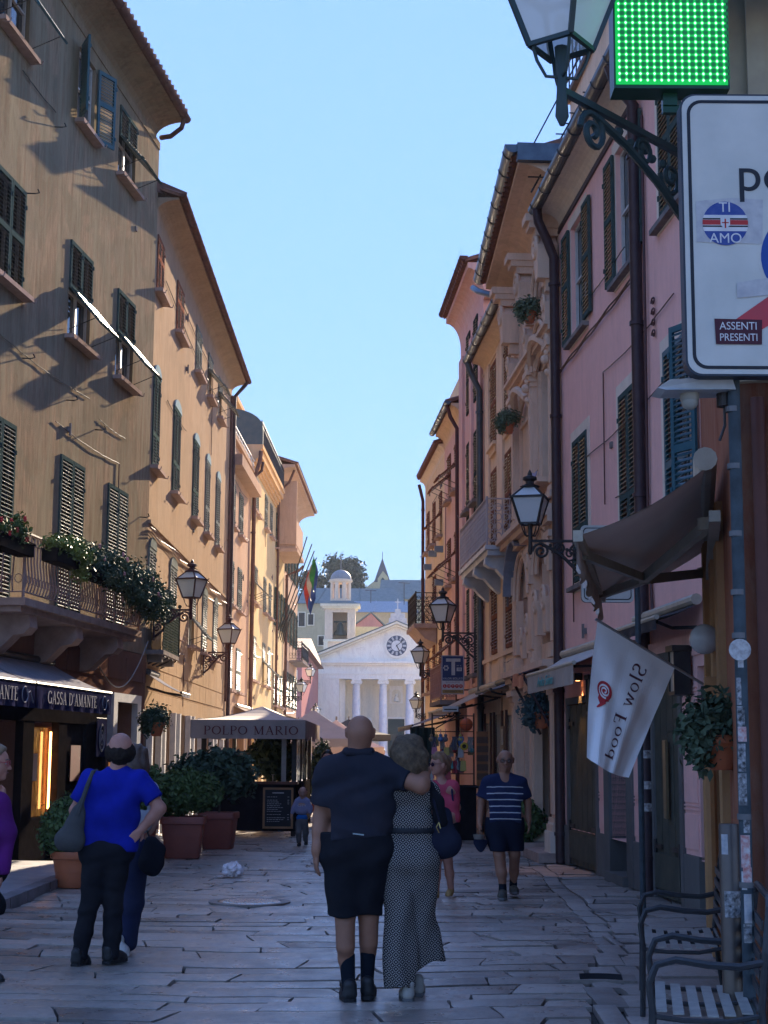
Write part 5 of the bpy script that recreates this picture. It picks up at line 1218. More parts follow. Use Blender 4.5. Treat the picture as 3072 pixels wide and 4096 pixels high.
bxp('flower_box', 'untidy trailing bush at the balcony end, reaching past the house corner', 18.35, 18.9, -.8, 4.2, wood_dk, [(.2,-.8,4.3,.3,.25,.35),(.5,-.9,4.1,.35,.25,.3),(1.0,-.9,4.25,.45,.2,.12)], 5000, .034, lf_dk, None, 6)

# ================================================================== PLANTERS on the ground
tc_o = M('orange_plastic_pot', (.50,.15,.06), (.42,.13,.06), sc=4, rough=.5, bmp=.05)
tc_r = M('red_brown_plastic_pot', (.30,.09,.06), (.24,.075,.055), sc=4, rough=.55, bmp=.05)
soil = M('soil', (.04,.03,.02), rough=1)
def pot(t, w, h, mat, sq=True):
    m = MB(); n = 4 if sq else 28; ph = PI/4 if sq else 0; k = 1.414 if sq else 1
    if sq:
        def ring(hw, z, r=.05):
            P = []
            for c in range(4):
                a0 = PI/2*c; cx = (hw-r)*(1 if c in (0,3) else -1); cy = (hw-r)*(1 if c in (0,1) else -1)
                for i in range(4): a = a0+PI/2*i/3; P.append((cx+r*math.cos(a), cy+r*math.sin(a), z))
            return P
        R = [ring(w*.36,0), ring(w*.38,.02), ring(w*.425,h*.5), ring(w*.432,h*.5), ring(w*.435,h*.52), ring(w*.46,h*.82), ring(w*.5,h*.83), ring(w*.5,h*.98), ring(w*.485,h), ring(w*.43,h), ring(w*.42,h*.9)]
        vs = [p for r_ in R for p in r_]; q = 16; m.add(vs, [(i*q+k2, i*q+(k2+1)%q, (i+1)*q+(k2+1)%q, (i+1)*q+k2) for i in range(len(R)-1) for k2 in range(q)] + [tuple(range(q))])
    else: m.lathe([(w*.33,0),(w*.345,.01),(w*.385,h*.42),(w*.395,h*.43),(w*.395,h*.46),(w*.44,h*.78),(w*.49,h*.8),(w*.5,h*.86),(w*.5,h*.97),(w*.49,h),(w*.44,h),(w*.42,h*.88)], 36, cap=False)
    m.build('pot', mat, t, smooth=True)
    s = MB(); s.lathe([(.001,h*.9),(w*.41,h*.9)], 16, cap=False); s.build('soil', soil, t)
t = thing('potted_bush', 'round clipped box bush in a bright orange pot behind the man in blue', 'potted plant', (-3.66,18.85,0), 0, 'potted bushes on the left'); pot(t, .56, .42, tc_o, False)
leaves('bush', [(0,0,.72,.34,.34,.34),(-.12,0,.62,.3,.3,.25),(.12,.05,.78,.3,.3,.28)], 9000, .035, lf_box, t, seed=11, hollow=.6)
m = MB(); m.tube([(0,0,.35),(.02,0,.6)], .02, 6); m.build('stem', bark, t)
t = thing('potted_bush', 'wide green box bush in a square red-brown pot in the middle of the row', 'potted plant', (-3.03,24.1,0), rad(4), 'potted bushes on the left'); pot(t, .68, .62, tc_r)
leaves('bush', [(-.15,0,.95,.42,.38,.3),(.2,0,.98,.36,.36,.28),(-.02,0,1.08,.36,.3,.24)], 10000, .04, lf_box, t, seed=12, hollow=.55); m = MB(); m.tube([(0,0,.5),(0,0,.8)], .02, 6); m.build('stem', bark, t)
t = thing('potted_bush', 'taller dark-leaved shrub on a thin stem in the red-brown pot nearest the kiosk', 'potted plant', (-2.72,26.3,0), rad(-3), 'potted bushes on the left'); pot(t, .62, .6, tc_r)
leaves('bush', [(-.2,0,1.25,.4,.38,.34),(.25,0,1.22,.34,.36,.36),(-.55,0,1.2,.3,.3,.3),(.02,0,1.45,.3,.3,.2)], 5200, .06, lf_dk, t, seed=13, hollow=.3, loosen=.2)
m = MB(); m.tube([(0,0,.5),(.02,0,.9),(-.03,0,1.2)], .018, 6); m.tube([(.01,0,.85),(.2,0,1.2)], .01, 5); m.tube([(.01,0,.85),(-.35,0,1.2)], .01, 5); m.build('stem', bark, t)
t = thing('potted_bush', 'green bush in a red-brown pot half hidden behind the man in blue', 'potted plant', (-3.62,23.2,0), 0, 'potted bushes on the left'); pot(t, .6, .55, tc_r)
leaves('bush', [(0,0,.95,.4,.36,.4),(.1,0,1.1,.3,.3,.3)], 6000, .045, lf_box, t, seed=14, hollow=.5)
t = thing('potted_bush', 'leafy green bush in a low trough by the step of the baroque house', 'potted plant', (2.32,25.8,0), 0); m = MB(); m.box(-.28,.3,-.9,.7,0,.2); m.build('trough', stone_sill, t)
leaves('bush', [(0,-.2,.5,.3,.5,.34),(.05,.3,.42,.28,.35,.3),(-.12,-.5,.35,.2,.3,.2)], 7000, .055, lf_box, t, seed=15, hollow=.3)

# ================================================================== KIOSK
kx0, kx1, ky0, ky1 = -3.5, -1.66, 30.2, 36.5
K = thing('kiosk', 'dark wooden outdoor bar kiosk under a POLPO MARIO canopy', 'kiosk', (0,0,0))
m = MB(); m.box(kx0,kx1,ky0,ky0+.08,.1,.98); m.box(kx1-.08,kx1,ky0+.08,ky1,.1,.98); m.box(kx0,kx0+.08,ky0+.08,ky1,.1,.98); m.box(kx0,kx1,ky0-.01,ky0+.0,.1,.16); m.build('counter_panel', wood_dk, K)
m = MB(); m.box(kx0-.04,kx1+.04,ky0-.12,ky0+.3,.98,1.03); m.build('counter_top', wood_br, K)
m = MB()
for x, y in ((kx0,ky0+.08),(kx1-.09,ky0+.08),(kx0,ky1),(kx1-.09,ky1),(kx1-.09,ky0+2.1),(kx1-.09,ky0+4.2)): m.box(x,x+.09,y,y+.09,0,2.12)
m.split('post', M('dark_kiosk_post', (.06,.055,.05), (.04,.035,.03), rough=.7), K)
m = MB(); m.box(kx1-.29,kx1-.2,ky0+.1,ky0+.18,1.03,1.98); m.box(kx0,kx1-.3,ky0+.1,ky0+.18,1.93,2.0); m.split('post', M('pale_grey_post', (.3,.28,.25), rough=.6), K)
m = MB()
for y in (ky0+.3, ky0+1.2, ky0+2.3, ky0+3.3, ky0+4.4): m.box(kx1-.05,kx1-.02,y,y+.8,1.03,1.9)
put(raw_mesh(m, 'side_window', glass_mat('smoky_glass', (.12,.13,.14), .75, .1)), 'side_window', K)
kc = M('cream_kiosk_canvas', (.62,.52,.45), (.54,.46,.40), sc=3, rough=.85, bmp=.1)
m = MB(); a = -.14
cx0, cx1, cy0, cy1 = kx0-.18, kx1+.18, ky0-.2, ky1+.2
apex0 = Vector(((cx0+cx1)/2+.15, cy0+1.5, 2.5)); apex1 = Vector(((cx0+cx1)/2+.15, cy1-1.2, 2.5))
c = [Vector((cx0,cy0,2.2)), Vector((cx1,cy0,2.2)), Vector((cx1,cy1,2.2)), Vector((cx0,cy1,2.2))]
m.sheet(lambda u, v: (c[0].lerp(c[1],u)).lerp(apex0, v)-Vector((0,0,.06*math.sin(PI*v))), 10, 6)
m.sheet(lambda u, v: (c[1].lerp(c[2],u)).lerp(apex0.lerp(apex1,u), v)-Vector((0,0,.05*math.sin(PI*v))), 10, 6)
m.sheet(lambda u, v: (c[3].lerp(c[0],u)).lerp(apex1.lerp(apex0,u), v)-Vector((0,0,.05*math.sin(PI*v))), 10, 6)
m.sheet(lambda u, v: (c[2].lerp(c[3],u)).lerp(apex1, v), 6, 4); m.build('canopy', kc, K)
m = MB(); w = lambda u: .02*math.sin(u*9)
m.sheet(lambda u, v: c[0].lerp(c[1],u)+Vector((0,w(u)*v,-.36*v)), 24, 3, .006); m.sheet(lambda u, v: c[1].lerp(c[2],u)+Vector((w(u*4)*v,0,-(.34+.05*math.sin(u*14))*v)), 40, 3, .006); m.sheet(lambda u, v: c[3].lerp(c[0],u)+Vector((0,0,-.34*v)), 20, 3, .006); m.build('valance', M('dusty_grey_brown_canvas', (.36,.31,.29), (.30,.26,.24), sc=3, rough=.9, bmp=.1, spec=0), K)
roman('lettering', 'POLPO MARIO', .165, M('maroon_lettering', (.13,.03,.035), rough=.8), K, (-2.52,ky0-.24,2.0), (rad(90),0,0), sx=1.28, gap=.1)
m = MB(); m.tube([(-3.6+.02*k, ky0-.02, 2.14) for k in range(2)], .01, 4)
for x in (-2.9,-2.5,-2.1): m.tube([(x,ky0-.04,1.04),(x,ky0-.04,1.16)], .008, 5); m.lathe([(.035,0),(.035,.006)], 8, (x,ky0-.04,1.16))
m.lathe([(.13,0),(.14,.03),(.04,.06)], 12, (-2.75,ky0+.1,1.04)); m.build('bar_taps', M('steel', (.4,.4,.42), rough=.3, metal=.9), K, smooth=True)
mb_ = thing('menu_board', 'black chalk menu board in a wooden frame on the kiosk front', 'menu board', (-2.0,ky0-.06,.52))
m = MB(); m.box(-.24,.26,-.02,0,-.33,.36); m.build('board', M('chalk_board', (.02,.022,.025), rough=.7), mb_)
m = MB(); m.box(-.28,.30,-.035,.0,.36,.4); m.box(-.28,.30,-.035,.0,-.37,-.33); m.box(-.28,-.24,-.035,.0,-.33,.36); m.box(.26,.30,-.035,.0,-.33,.36); m.build('frame', M('pine_frame', (.30,.17,.08)), mb_)
m = MB(); r = random.Random(8); z = .3
chalk = M('chalk', (.42,.43,.45))
m2 = MB(); m2.box(-.1,.12,-.025,-.021,.29,.31)
z = .22
while z > -.28:
    x = -.2; e = r.uniform(-.05,.12)
    while x < e:
        L = r.uniform(.02,.06); m2.box(x,x+L,-.025,-.021,z,z+.009); x += L+.012
    if r.random() < .5: m2.box(.19,.22,-.025,-.021,z,z+.009)
    z -= r.choice((.035,.035,.06))
m2.build('chalk_lines', chalk, mb_)
t = thing('potted_tree', 'big dark leafy tree in a tub seen inside the kiosk', 'potted plant', (-2.35,33.5,0)); pot(t, .5, .5, tc_r)
leaves('crown', [(0,0,1.55,.5,.5,.4),(.1,0,1.3,.45,.4,.35)], 4500, .07, lf_dk, t, seed=21, hollow=.2); m = MB(); m.tube([(0,0,.4),(.02,0,1.3)], .02, 6); m.build('trunk', bark, t)
t = thing('potted_tree', 'dark climbing shrub at the far side of the kiosk', 'potted plant', (-1.5,38,0)); pot(t, .4, .4, tc_r)
leaves('crown', [(0,0,1.0,.25,.3,.7),(.05,0,1.5,.2,.3,.35)], 3000, .06, lf_dk, t, seed=22, hollow=.2); m = MB(); m.tube([(0,0,.3),(.02,0,1.3)], .015, 6); m.build('trunk', bark, t)
def parasol(x, y, z0, z1, w, lab, mat, ang=0):
    t = thing('parasol', lab, 'parasol', (x,y,0), ang, 'parasols beyond the kiosk'); h = w/2
    m = MB(); c = [Vector((s1*h,s2*h,z0)) for s1, s2 in ((-1,-1),(1,-1),(1,1),(-1,1))]; top = Vector((0,0,z1))
    for k in range(4): m.sheet(lambda u, v, k=k: c[k].lerp(c[(k+1)%4],u).lerp(top,v)-Vector((0,0,.08*math.sin(PI*v))), 8, 6); m.sheet(lambda u, v, k=k: c[k].lerp(c[(k+1)%4],u)-Vector((0,0,(.2+.03*math.sin(u*12))*v)), 16, 2)
    m.build('canopy', mat, t)
    m = MB(); m.tube([(0,0,0),(0,0,z1+.1)], .03, 8)
    for k in range(4): m.tube([(0,0,z0+.05),tuple(c[k]*.5+top*.5-Vector((0,0,.12)))], .012, 5)
    m.build('pole', M('pole_grey', (.2,.2,.2), rough=.5), t); return t
parasol(-1.9,43,1.95,2.75,3.0,'cream parasol just behind the kiosk canopy', kc); parasol(-1.45,49,1.75,2.6,3.0,'lower cream parasol with a sunlit edge beyond the kiosk', M('pink_cream_canvas', (.55,.42,.36), (.5,.38,.33)))
parasol(-1.3,60,2.25,2.85,3.2,'dark parasol behind the bald man, in front of the church steps', M('dark_parasol_canvas', (.06,.055,.05), rough=.8)); parasol(2.0,75,1.9,2.8,3.0,'small peach parasol at the far right by the church', M('peach_canvas', (.5,.33,.25)))
# plants in front of the church, cafe chairs etc. at the far end
for k, (x, y, s, lab) in enumerate(((-.35,58,1.0,'small green shrub in front of the church door'),(1.0,44,1.2,'leafy shrub behind the pink-shirted woman'))):
    t = thing('shrub', lab, 'shrub', (x,y,0)); m = MB(); m.tube([(0,0,0),(0,0,.9*s)], .02, 6); m.build('stem', bark, t); leaves('foliage', [(0,0,.9*s,.4*s,.4*s,.6*s),(.2,0,.5*s,.3*s,.3*s,.4*s)], 2500, .07, lf_box, t, seed=30+k, hollow=.2)

# ================================================================== small ground things
bag = thing('plastic_bag', 'crumpled white plastic bag lying on the paving', 'plastic bag', (-1.92,20.5,.0), .4); bag.scale = (.8,.8,.85)
m = MB()
def bf(u, v):
    a = 2*PI*u; ph = PI*(v-.5)*.98; r = .13*(1+.35*mnoise.noise(Vector((math.cos(a)*2.3,math.sin(a)*2.3,ph*2)))+.12*mnoise.noise(Vector((math.cos(a)*7,math.sin(a)*7,ph*6))))
    return (r*math.cos(a)*math.cos(ph)*1.25, r*math.sin(a)*math.cos(ph), .095+max(-.09, r*math.sin(ph)*.9))
m.sheet(bf, 40, 22); m.sheet(lambda u, v: (-.1-.22*u+.02*math.sin(v*8), -.06+.14*v*(1-.6*u), .012+.03*abs(mnoise.noise(Vector((u*5,v*6,4))))), 12, 6)
m.build('bag_body', M('thin_white_plastic', (.78,.72,.72), (.68,.62,.63), sc=8, rough=.4), bag)
mh = thing('manhole_cover', 'shiny worn round manhole cover in the paving', 'manhole cover', (-1.42,17.1,.008))
m = MB(); m.lathe([(.001,.004),(.33,.004),(.34,0),(.34,-.02)], 36, cap=False)
for i in range(-7,8):
    for j in range(-7,8):
        if (i*i+j*j) < 46 : m.box(i*.043-.014,i*.043+.014,j*.043-.014,j*.043+.014,.004,.011)
m.build('cover', M('worn_shiny_iron', (.75,.76,.8), (.5,.52,.56), sc=20, rough=.2, metal=.95, bmp=.3), mh)
m = MB(); m.lathe([(.345,-.02),(.345,.004),(.44,.004),(.44,-.02)], 36, cap=False); m.build('rim', pav_s, mh)
dr = thing('drain_grate', 'narrow slotted stone drain set in the gutter strip', 'drain', (1.53,11.55,.008), rad(-6))
m = MB(); m.box(-.24,.3,-.17,.13,-.03,.004); m.build('stone', pav_s, dr)
m = MB()
for k in range(5): m.tube([(-.1+.3*i/8, -.14+.058*k+.035*math.sin(PI*i/8), .004) for i in range(9)], .008, 5)
m.build('slot', dark, dr)

# ================================================================== BENCHES
blk = M('black_enamelled_steel', (.025,.027,.03), (.04,.04,.042), sc=20, rough=.35, bmp=.05)
slat_m = M('worn_grey_bench_slat', (.34,.33,.30), (.24,.23,.21), sc=12, rough=.45, bmp=.1)
def bench(lab, loc, rot, w=1.05):
    """faces local -x; width runs along y; seat z .43"""
    t = thing('bench', lab, 'bench', loc, rot, 'black metal slatted benches')
    m = MB()
    for i in range(6): x = -.225+.078*i; z = .43-.018*math.sin(PI*i/5); m.box(x, x+.05, .02, w-.02, z-.008, z)
    m.build('seat', slat_m, t)
    m = MB()
    for i in range(5): z = .52+.075*i; m.bar((.24+.05*(z-.45)*1.4, .02, z), (.24+.05*(z-.45)*1.4, w-.02, z), .01, .045)
    m.tube([(.25,.0,.44),(.275,.0,.7),(.30,.03,.9),(.305,.1,.94),(.305,w-.1,.94),(.30,w-.03,.9),(.275,w,.7),(.25,w,.44)], .018, 7); m.build('backrest', blk, t)
    for y in (0, w):
        m = MB(); m.tube([(-.25,y,0),(-.24,y,.42),(-.255,y,.55),(-.22,y,.635),(-.13,y,.66),(.02,y,.64),(.16,y,.635),(.275,y,.66)], .018, 7); m.build('armrest', blk, t, smooth=True)
        m = MB(); m.tube([(.30,y,0),(.27,y,.22),(.25,y,.44)], .018, 7); m.build('leg', blk, t, smooth=True)
    m = MB(); m.tube([(-.24,0,.41),(-.245,w/2,.40),(-.24,w,.41)], .012, 6); m.tube([(.25,0,.42),(.25,w,.42)], .012, 6)
    for y in (0, w/2, w): m.tube([(-.24,y,.405),(-.1,y,.39),(.1,y,.39),(.25,y,.42)], .012, 6)
    m.build('seat_frame', blk, t, smooth=True); return t
bench('nearest black bench with pale seat slats, cut by the bottom right corner', (1.49,7.38,0), rad(-9.5), .98)
bench('second black bench, further up against the wall behind the nearest one', (1.86,9.88,0), rad(-9), 1.08)

# ================================================================== POLE, SIGN, CROSS
P0 = thing('sign_pole', 'tall grey steel pole covered with torn stickers and metal straps', 'pole', (1.80,7.85,0))
m = MB(); m.tube([(0,0,0),(.01,0,3.6),(.02,0,4.9)], .032, 14); m.build('post', M('greenish_steel_pole', (.065,.085,.095), (.04,.05,.055), sc=9, rough=.7, metal=.0, bmp=.05, spec=.1), P0, smooth=True)
m = MB()
for z in (3.35,3.05,2.7,2.4,2.18,.95,1.28): m.lathe([(.036,0),(.036,.028)], 14, (0,0,z))
m.split('strap', M('steel_strap', (.16,.16,.16), rough=.6, metal=.5), P0)
stk = [M('sticker_white', (.5,.49,.47), (.25,.23,.22), sc=30, rough=.7), M('sticker_black', (.03,.03,.03), (.4,.4,.4), sc=40, rough=.6), M('sticker_grey', (.28,.3,.32), (.45,.43,.42), sc=26, rough=.7), M('sticker_red_print', (.5,.47,.45), (.4,.12,.10), sc=34, rough=.7)]
r = random.Random(5); z = 2.15
while z > .75:
    h = r.uniform(.05,.16); a0 = r.uniform(-2.6,-1.9); a1 = a0+r.uniform(.7,1.5); m = MB()
    m.sheet(lambda u, v: (.0335*math.cos(a0+(a1-a0)*u), .0335*math.sin(a0+(a1-a0)*u), z-h*v), 8, 2); m.build('sticker', r.choice(stk), P0); z -= h+r.uniform(0,.06)
m = MB(); m.sheet(lambda u, v: (.034*math.cos(-2.2+1.4*u), .034*math.sin(-2.2+1.4*u), 1.05-.1*v), 8, 2); m.build('sticker', stk[3], P0)
m = MB(); m.box(-.012,.012,.02,.05,2.3,3.1); m.build('side_sign', M('blue_edge_plate', (.04,.05,.12)), P0)
m = MB(); m.lathe([(.055,-.012),(.055,.0),(.001,.0)], 20, (0,0,0)); o = m.build('round_sticker', stk[0], P0, (-.005,-.04,2.12)); o.rotation_euler = (rad(90),0,0)
SG = thing('traffic_sign', 'big white road sign with black rim, round TI AMO sticker and torn posters', 'sign', (1.55,7.72,3.52))
W_, H_ = .95, 1.50
def rrect(w, h, r, x0=0, z0=0, n=6):
    P = []
    for cx_, cz_, a0 in ((w-r,r,-90),(w-r,h-r,0),(r,h-r,90),(r,r,180)):
        for i in range(n+1): a = rad(a0+90*i/n); P.append((x0+cx_+r*math.cos(a), z0+cz_+r*math.sin(a)))
    return P
sg_w = M('aged_white_sign_face', (.52,.52,.47), (.42,.43,.39), sc=2.5, rough=.5, bmp=.03); sg_k = M('black_sign_print', (.012,.014,.02), rough=.5)
m = MB(); m.prism([(x,.0,z) for x,z in rrect(W_+.02,H_+.02,.08,-.01,-.01)], (0,.09,0)); m.build('casing', M('dark_sign_casing', (.03,.04,.055), rough=.5), SG)
def plate(name, P, y, mat, parent, t=.002):
    m = MB(); m.prism([(x,y-t,z) for x,z in P], (0,t,0)); return m.build(name, mat, parent)
plate('face', rrect(W_,H_,.075), -.0, sg_w, SG)
m = MB(); o_ = rrect(W_-.05,H_-.05,.075,.025,.025); i_ = rrect(W_-.085,H_-.085,.06,.0425,.0425); n = len(o_)
m.add([(x,-.004,z) for x,z in o_+i_]+[(x,-.002,z) for x,z in o_+i_], [(k,(k+1)%n,n+(k+1)%n,n+k) for k in range(n)]+[(2*n+k,2*n+(k+1)%n,k,(k+1)%n) for k in range(n)]); m.build('rim_line', sg_k, SG)
text_obj('lettering', 'posto', .27, sg_k, SG, (.275,-.004,1.06), (rad(90),0,0), ext=.001, align='LEFT', sx=1.0)
plate('blue_disc', [(.645+.27*math.cos(rad(a)), .62+.27*math.sin(rad(a))) for a in range(0,360,8)], -.0025, sg_w, SG, .001)
plate('blue_disc', [(.645+.255*math.cos(rad(a)), .62+.255*math.sin(rad(a))) for a in range(0,360,8)], -.004, M('road_sign_blue', (.01,.06,.28), rough=.4), SG, .0012)
plate('torn_poster', [(.06,.70),(.40,.69),(.41,.93),(.25,.94),(.06,.92)], -.0035, M('sticker_paper', (.45,.45,.44), (.35,.35,.36), sc=20, rough=.8), SG, .001)
plate('torn_poster', [(.26,.40),(.55,.43),(.55,.52),(.36,.50),(.26,.48)], -.0055, MATS['sticker_paper'], SG, .001)
cxs, czs, rs = .21, .80, .118
sb = M('sticker_blue', (.02,.05,.22), (.05,.08,.25), sc=30, rough=.6); sw = M('sticker_bright_white', (.6,.6,.6), rough=.6); srd = M('sticker_red', (.4,.03,.03), rough=.6)
plate('round_sticker', [(cxs+rs*math.cos(rad(a)), czs+rs*math.sin(rad(a))) for a in range(0,360,10)], -.005, sb, SG, .0012)
def chord(z0, z1, mat, y, nm='stripe'):
    P = []
    for k in range(7): z = z0+(z1-z0)*k/6; P.append((cxs+math.sqrt(max(0,rs*rs-(z-czs)**2)), z))
    for k in range(7): z = z1+(z0-z1)*k/6; P.append((cxs-math.sqrt(max(0,rs*rs-(z-czs)**2)), z))
    plate(nm, P, y, mat, SG, .0008)
chord(czs-.042,czs+.045,sw,-.0062); chord(czs-.008,czs+.018,srd,-.007); chord(czs-.02,czs-.012,sg_k,-.007); chord(czs+.02,czs+.028,sg_k,-.007)
plate('shield', [(cxs-.025,czs+.028),(cxs+.025,czs+.028),(cxs+.024,czs-.01),(cxs,czs-.035),(cxs-.024,czs-.01)], -.008, sw, SG, .0008)
plate('shield_cross', [(cxs-.004,czs+.024),(cxs+.004,czs+.024),(cxs+.004,czs-.026),(cxs-.004,czs-.026)], -.0085, srd, SG, .0005); plate('shield_cross', [(cxs-.018,czs+.006),(cxs+.018,czs+.006),(cxs+.018,czs+.0),(cxs-.018,czs+.0)], -.0085, srd, SG, .0005)
text_obj('lettering', 'TI', .075, sw, SG, (cxs,-.0065,czs+.085), (rad(90),0,0), ext=.0008); text_obj('lettering', 'AMO', .075, sw, SG, (cxs,-.0065,czs-.082), (rad(90),0,0), ext=.0008)
plate('red_arrow', [(.22,.22),(.36,.22),(.62,.38),(.64,.47),(.45,.43),(.24,.28)], -.004, M('faded_sign_red', (.45,.04,.05), (.35,.05,.06), rough=.5), SG, .0012)
plate('small_poster', [(.145,.155),(.38,.155),(.385,.285),(.14,.29)], -.0065, M('maroon_black_poster', (.06,.01,.02), rough=.6), SG, .001)
text_obj('lettering', 'ASSENTI', .058, sw, SG, (.262,-.0072,.25), (rad(90),0,0), ext=.0006, sx=.9); text_obj('lettering', 'PRESENTI', .056, sw, SG, (.262,-.0072,.19), (rad(90),0,0), ext=.0006, sx=.84)
CM = thing('camera_dome', 'white domed surveillance camera under the big road sign', 'security camera', (1.57,7.9,3.49))
m = MB(); m.prism([(-.16,-.08,-.02),(-.1,-.1,.02),(.22,-.1,.04),(.24,.1,.04),(-.1,.1,.02),(-.16,.08,-.02),(-.1,.1,-.035),(.2,.1,-.03),(.2,-.1,-.03),(-.1,-.1,-.035)][:4]+[(.24,-.1,-.03),(-.12,-.1,-.035)], (0,.2,0)); m.build('hood', M('pale_camera_hood', (.42,.44,.44), rough=.4), CM)
m = MB(); m.lathe([(.05,-.03),(.05,-.06),(.045,-.07)], 16, (.02,0,0)); m.ball((.02,0,-.075), .045, n=14); m.build('dome', M('ivory_camera_dome', (.3,.3,.26), rough=.3), CM, smooth=True)
m = MB(); m.lathe([(.04,-.1),(.04,-.03)], 12, (.2,0,0)); m.tube([(.2,0,-.1),(.2,0,-.2),(.17,0,-.28)], .008, 5); m.build('mount', iron, CM)
LED = thing('pharmacy_cross', 'bright green illuminated pharmacy cross seen from below at the top right', 'sign', (1.26,8.12,5.24))
m = MB(); m.box(0,.64,0,.16,0,.64); m.box(-.64,1.28,0,.16,.642,1.28); m.box(0,.64,0,.16,1.282,1.92); m.build('casing', M('dark_green_casing', (.01,.06,.03), rough=.35), LED)
m = MB(); m.box(.01,.63,-.004,-.0005,.02,.64); m.build('lit_panel', emit('green_glow_panel', (0,.24,.03), .20), LED)
m = MB(); m3 = MB()
for i in range(16):
    for j in range(17):
        x = .03+.0387*i; z = .045+.0375*j
        if z > .63: continue
        m.lathe([(.001,0),(.0125,0)], 8, (0,0,0), cap=False) if False else m.add([(x+.0075*math.cos(k*PI/2+.78+PI/4), -.0065, z+.0095*math.sin(k*PI/2+.78+PI/4)) for k in range(4)], [(0,1,2,3)])
        m3.add([(x+.019+.0145*math.cos(k*PI/4), -.0055, z+.019+.0145*math.sin(k*PI/4)) for k in range(8)], [tuple(range(8))])
m.build('led_dots', emit('green_led', (.25,1,.35), .42), LED); m3.build('dark_dots', emit('dim_green_led', (0,.08,.015), .12), LED)
m = MB(); m.box(.28,.36,.06,.12,-.07,-.001); m.box(.28,1.0,.07,.11,-.11,-.07); m.build('bracket', MATS['dark_green_casing'], LED)
PT = thing('steel_post', 'short shiny stainless steel post with black stickers beside the sign pole', 'post', (1.765,8.05,0))
m = MB(); m.lathe([(.052,0),(.052,1.24),(.048,1.25),(.001,1.25)], 20, cap=False); m.build('tube', M('stainless', (.15,.125,.105), (.09,.075,.07), sc=3, rough=.45, metal=.8), PT, smooth=True)
m = MB(); m.sheet(lambda u, v: (.053*math.cos(-2.4+1.9*u), .053*math.sin(-2.4+1.9*u), .92-.13*v), 10, 2); m.build('sticker', stk[1], PT)
m = MB(); m.sheet(lambda u, v: (.053*math.cos(-2.6+.7*u), .053*math.sin(-2.6+.7*u), 1.2-.1*v), 10, 2); m.build('sticker', stk[2], PT)
s2 = thing('traffic_sign', 'second smaller white road sign half hidden behind the beige awning', 'sign', (2.0,15.9,0)); 
m = MB(); m.tube([(.62,.05,0),(.62,.05,3.8)], .03, 8); m.build('post', MATS['greenish_steel_pole'], s2)
m = MB(); m.prism([(x,.02,z) for x,z in rrect(.54,.8,.05,.04,3.14)], (0,.06,0)); m.build('casing', MATS['dark_sign_casing'], s2)
plate('face', rrect(.54,.8,.05,.04,3.14), .018, sg_w, s2); plate('rim_line', rrect(.49,.75,.04,.065,3.165), .0155, sg_k, s2, .001); plate('face', rrect(.47,.73,.035,.075,3.175), .014, sg_w, s2, .001)
plate('blue_disc', [(.31+.14*math.cos(rad(a)), 3.36+.14*math.sin(rad(a))) for a in range(0,360,10)], .012, MATS['road_sign_blue'], s2, .001)

# ================================================================== SLOW FOOD FLAG
FG = thing('hanging_flag', 'white flag with a red snail and mirrored Slow Food lettering hanging from a slanting pole', 'flag', (0,0,0))
A_, B_, C_, D_ = Vector((1.66,12,2.62)), Vector((2.28,12.15,2.27)), Vector((1.88,12.0,1.42)), Vector((1.56,11.95,1.57))
def fp(u, v):
    p = A_.lerp(B_, u).lerp(D_.lerp(C_, u), v); w = .035*math.sin(u*7+v*2)*v+.02*math.sin(u*15+1)*v+.008*math.sin(u*9-v*16)*math.sin(v*3.1)+.006*math.sin(u*31+v*5)*v
    return p+Vector((0,w,0))+Vector((-.02*math.sin(PI*v)*(1-u)*2*.5, 0, -.03*math.sin(PI*u)*(v)))
cl = M('white_flag_fabric', (.82,.79,.78), (.74,.71,.71), sc=2, rough=.85, bmp=.1, bsc=120)
m = MB(); m.sheet(fp, 30, 30); m.build('cloth', cl, FG)
m = MB(); m.tube([A_+(A_-B_).normalized()*.02, B_, Vector((2.58,12.22,2.10))], .011, 7); m.build('pole', M('thin_aluminium_pole', (.35,.33,.32), rough=.4, metal=.5), FG)
def on_flag(mesh, off=-.006):   # wrap flat artwork given in (u,v) onto the cloth
    for v_ in mesh.vertices:
        u, v, t_ = v_.co.x, v_.co.y, v_.co.z; p = fp(u, v); v_.co = p+Vector((0, off-t_, 0))
    mesh.update()
bx, bz = M('maroon_print', (.10,.03,.045), rough=.8), M('red_print', (.55,.04,.05), rough=.8)
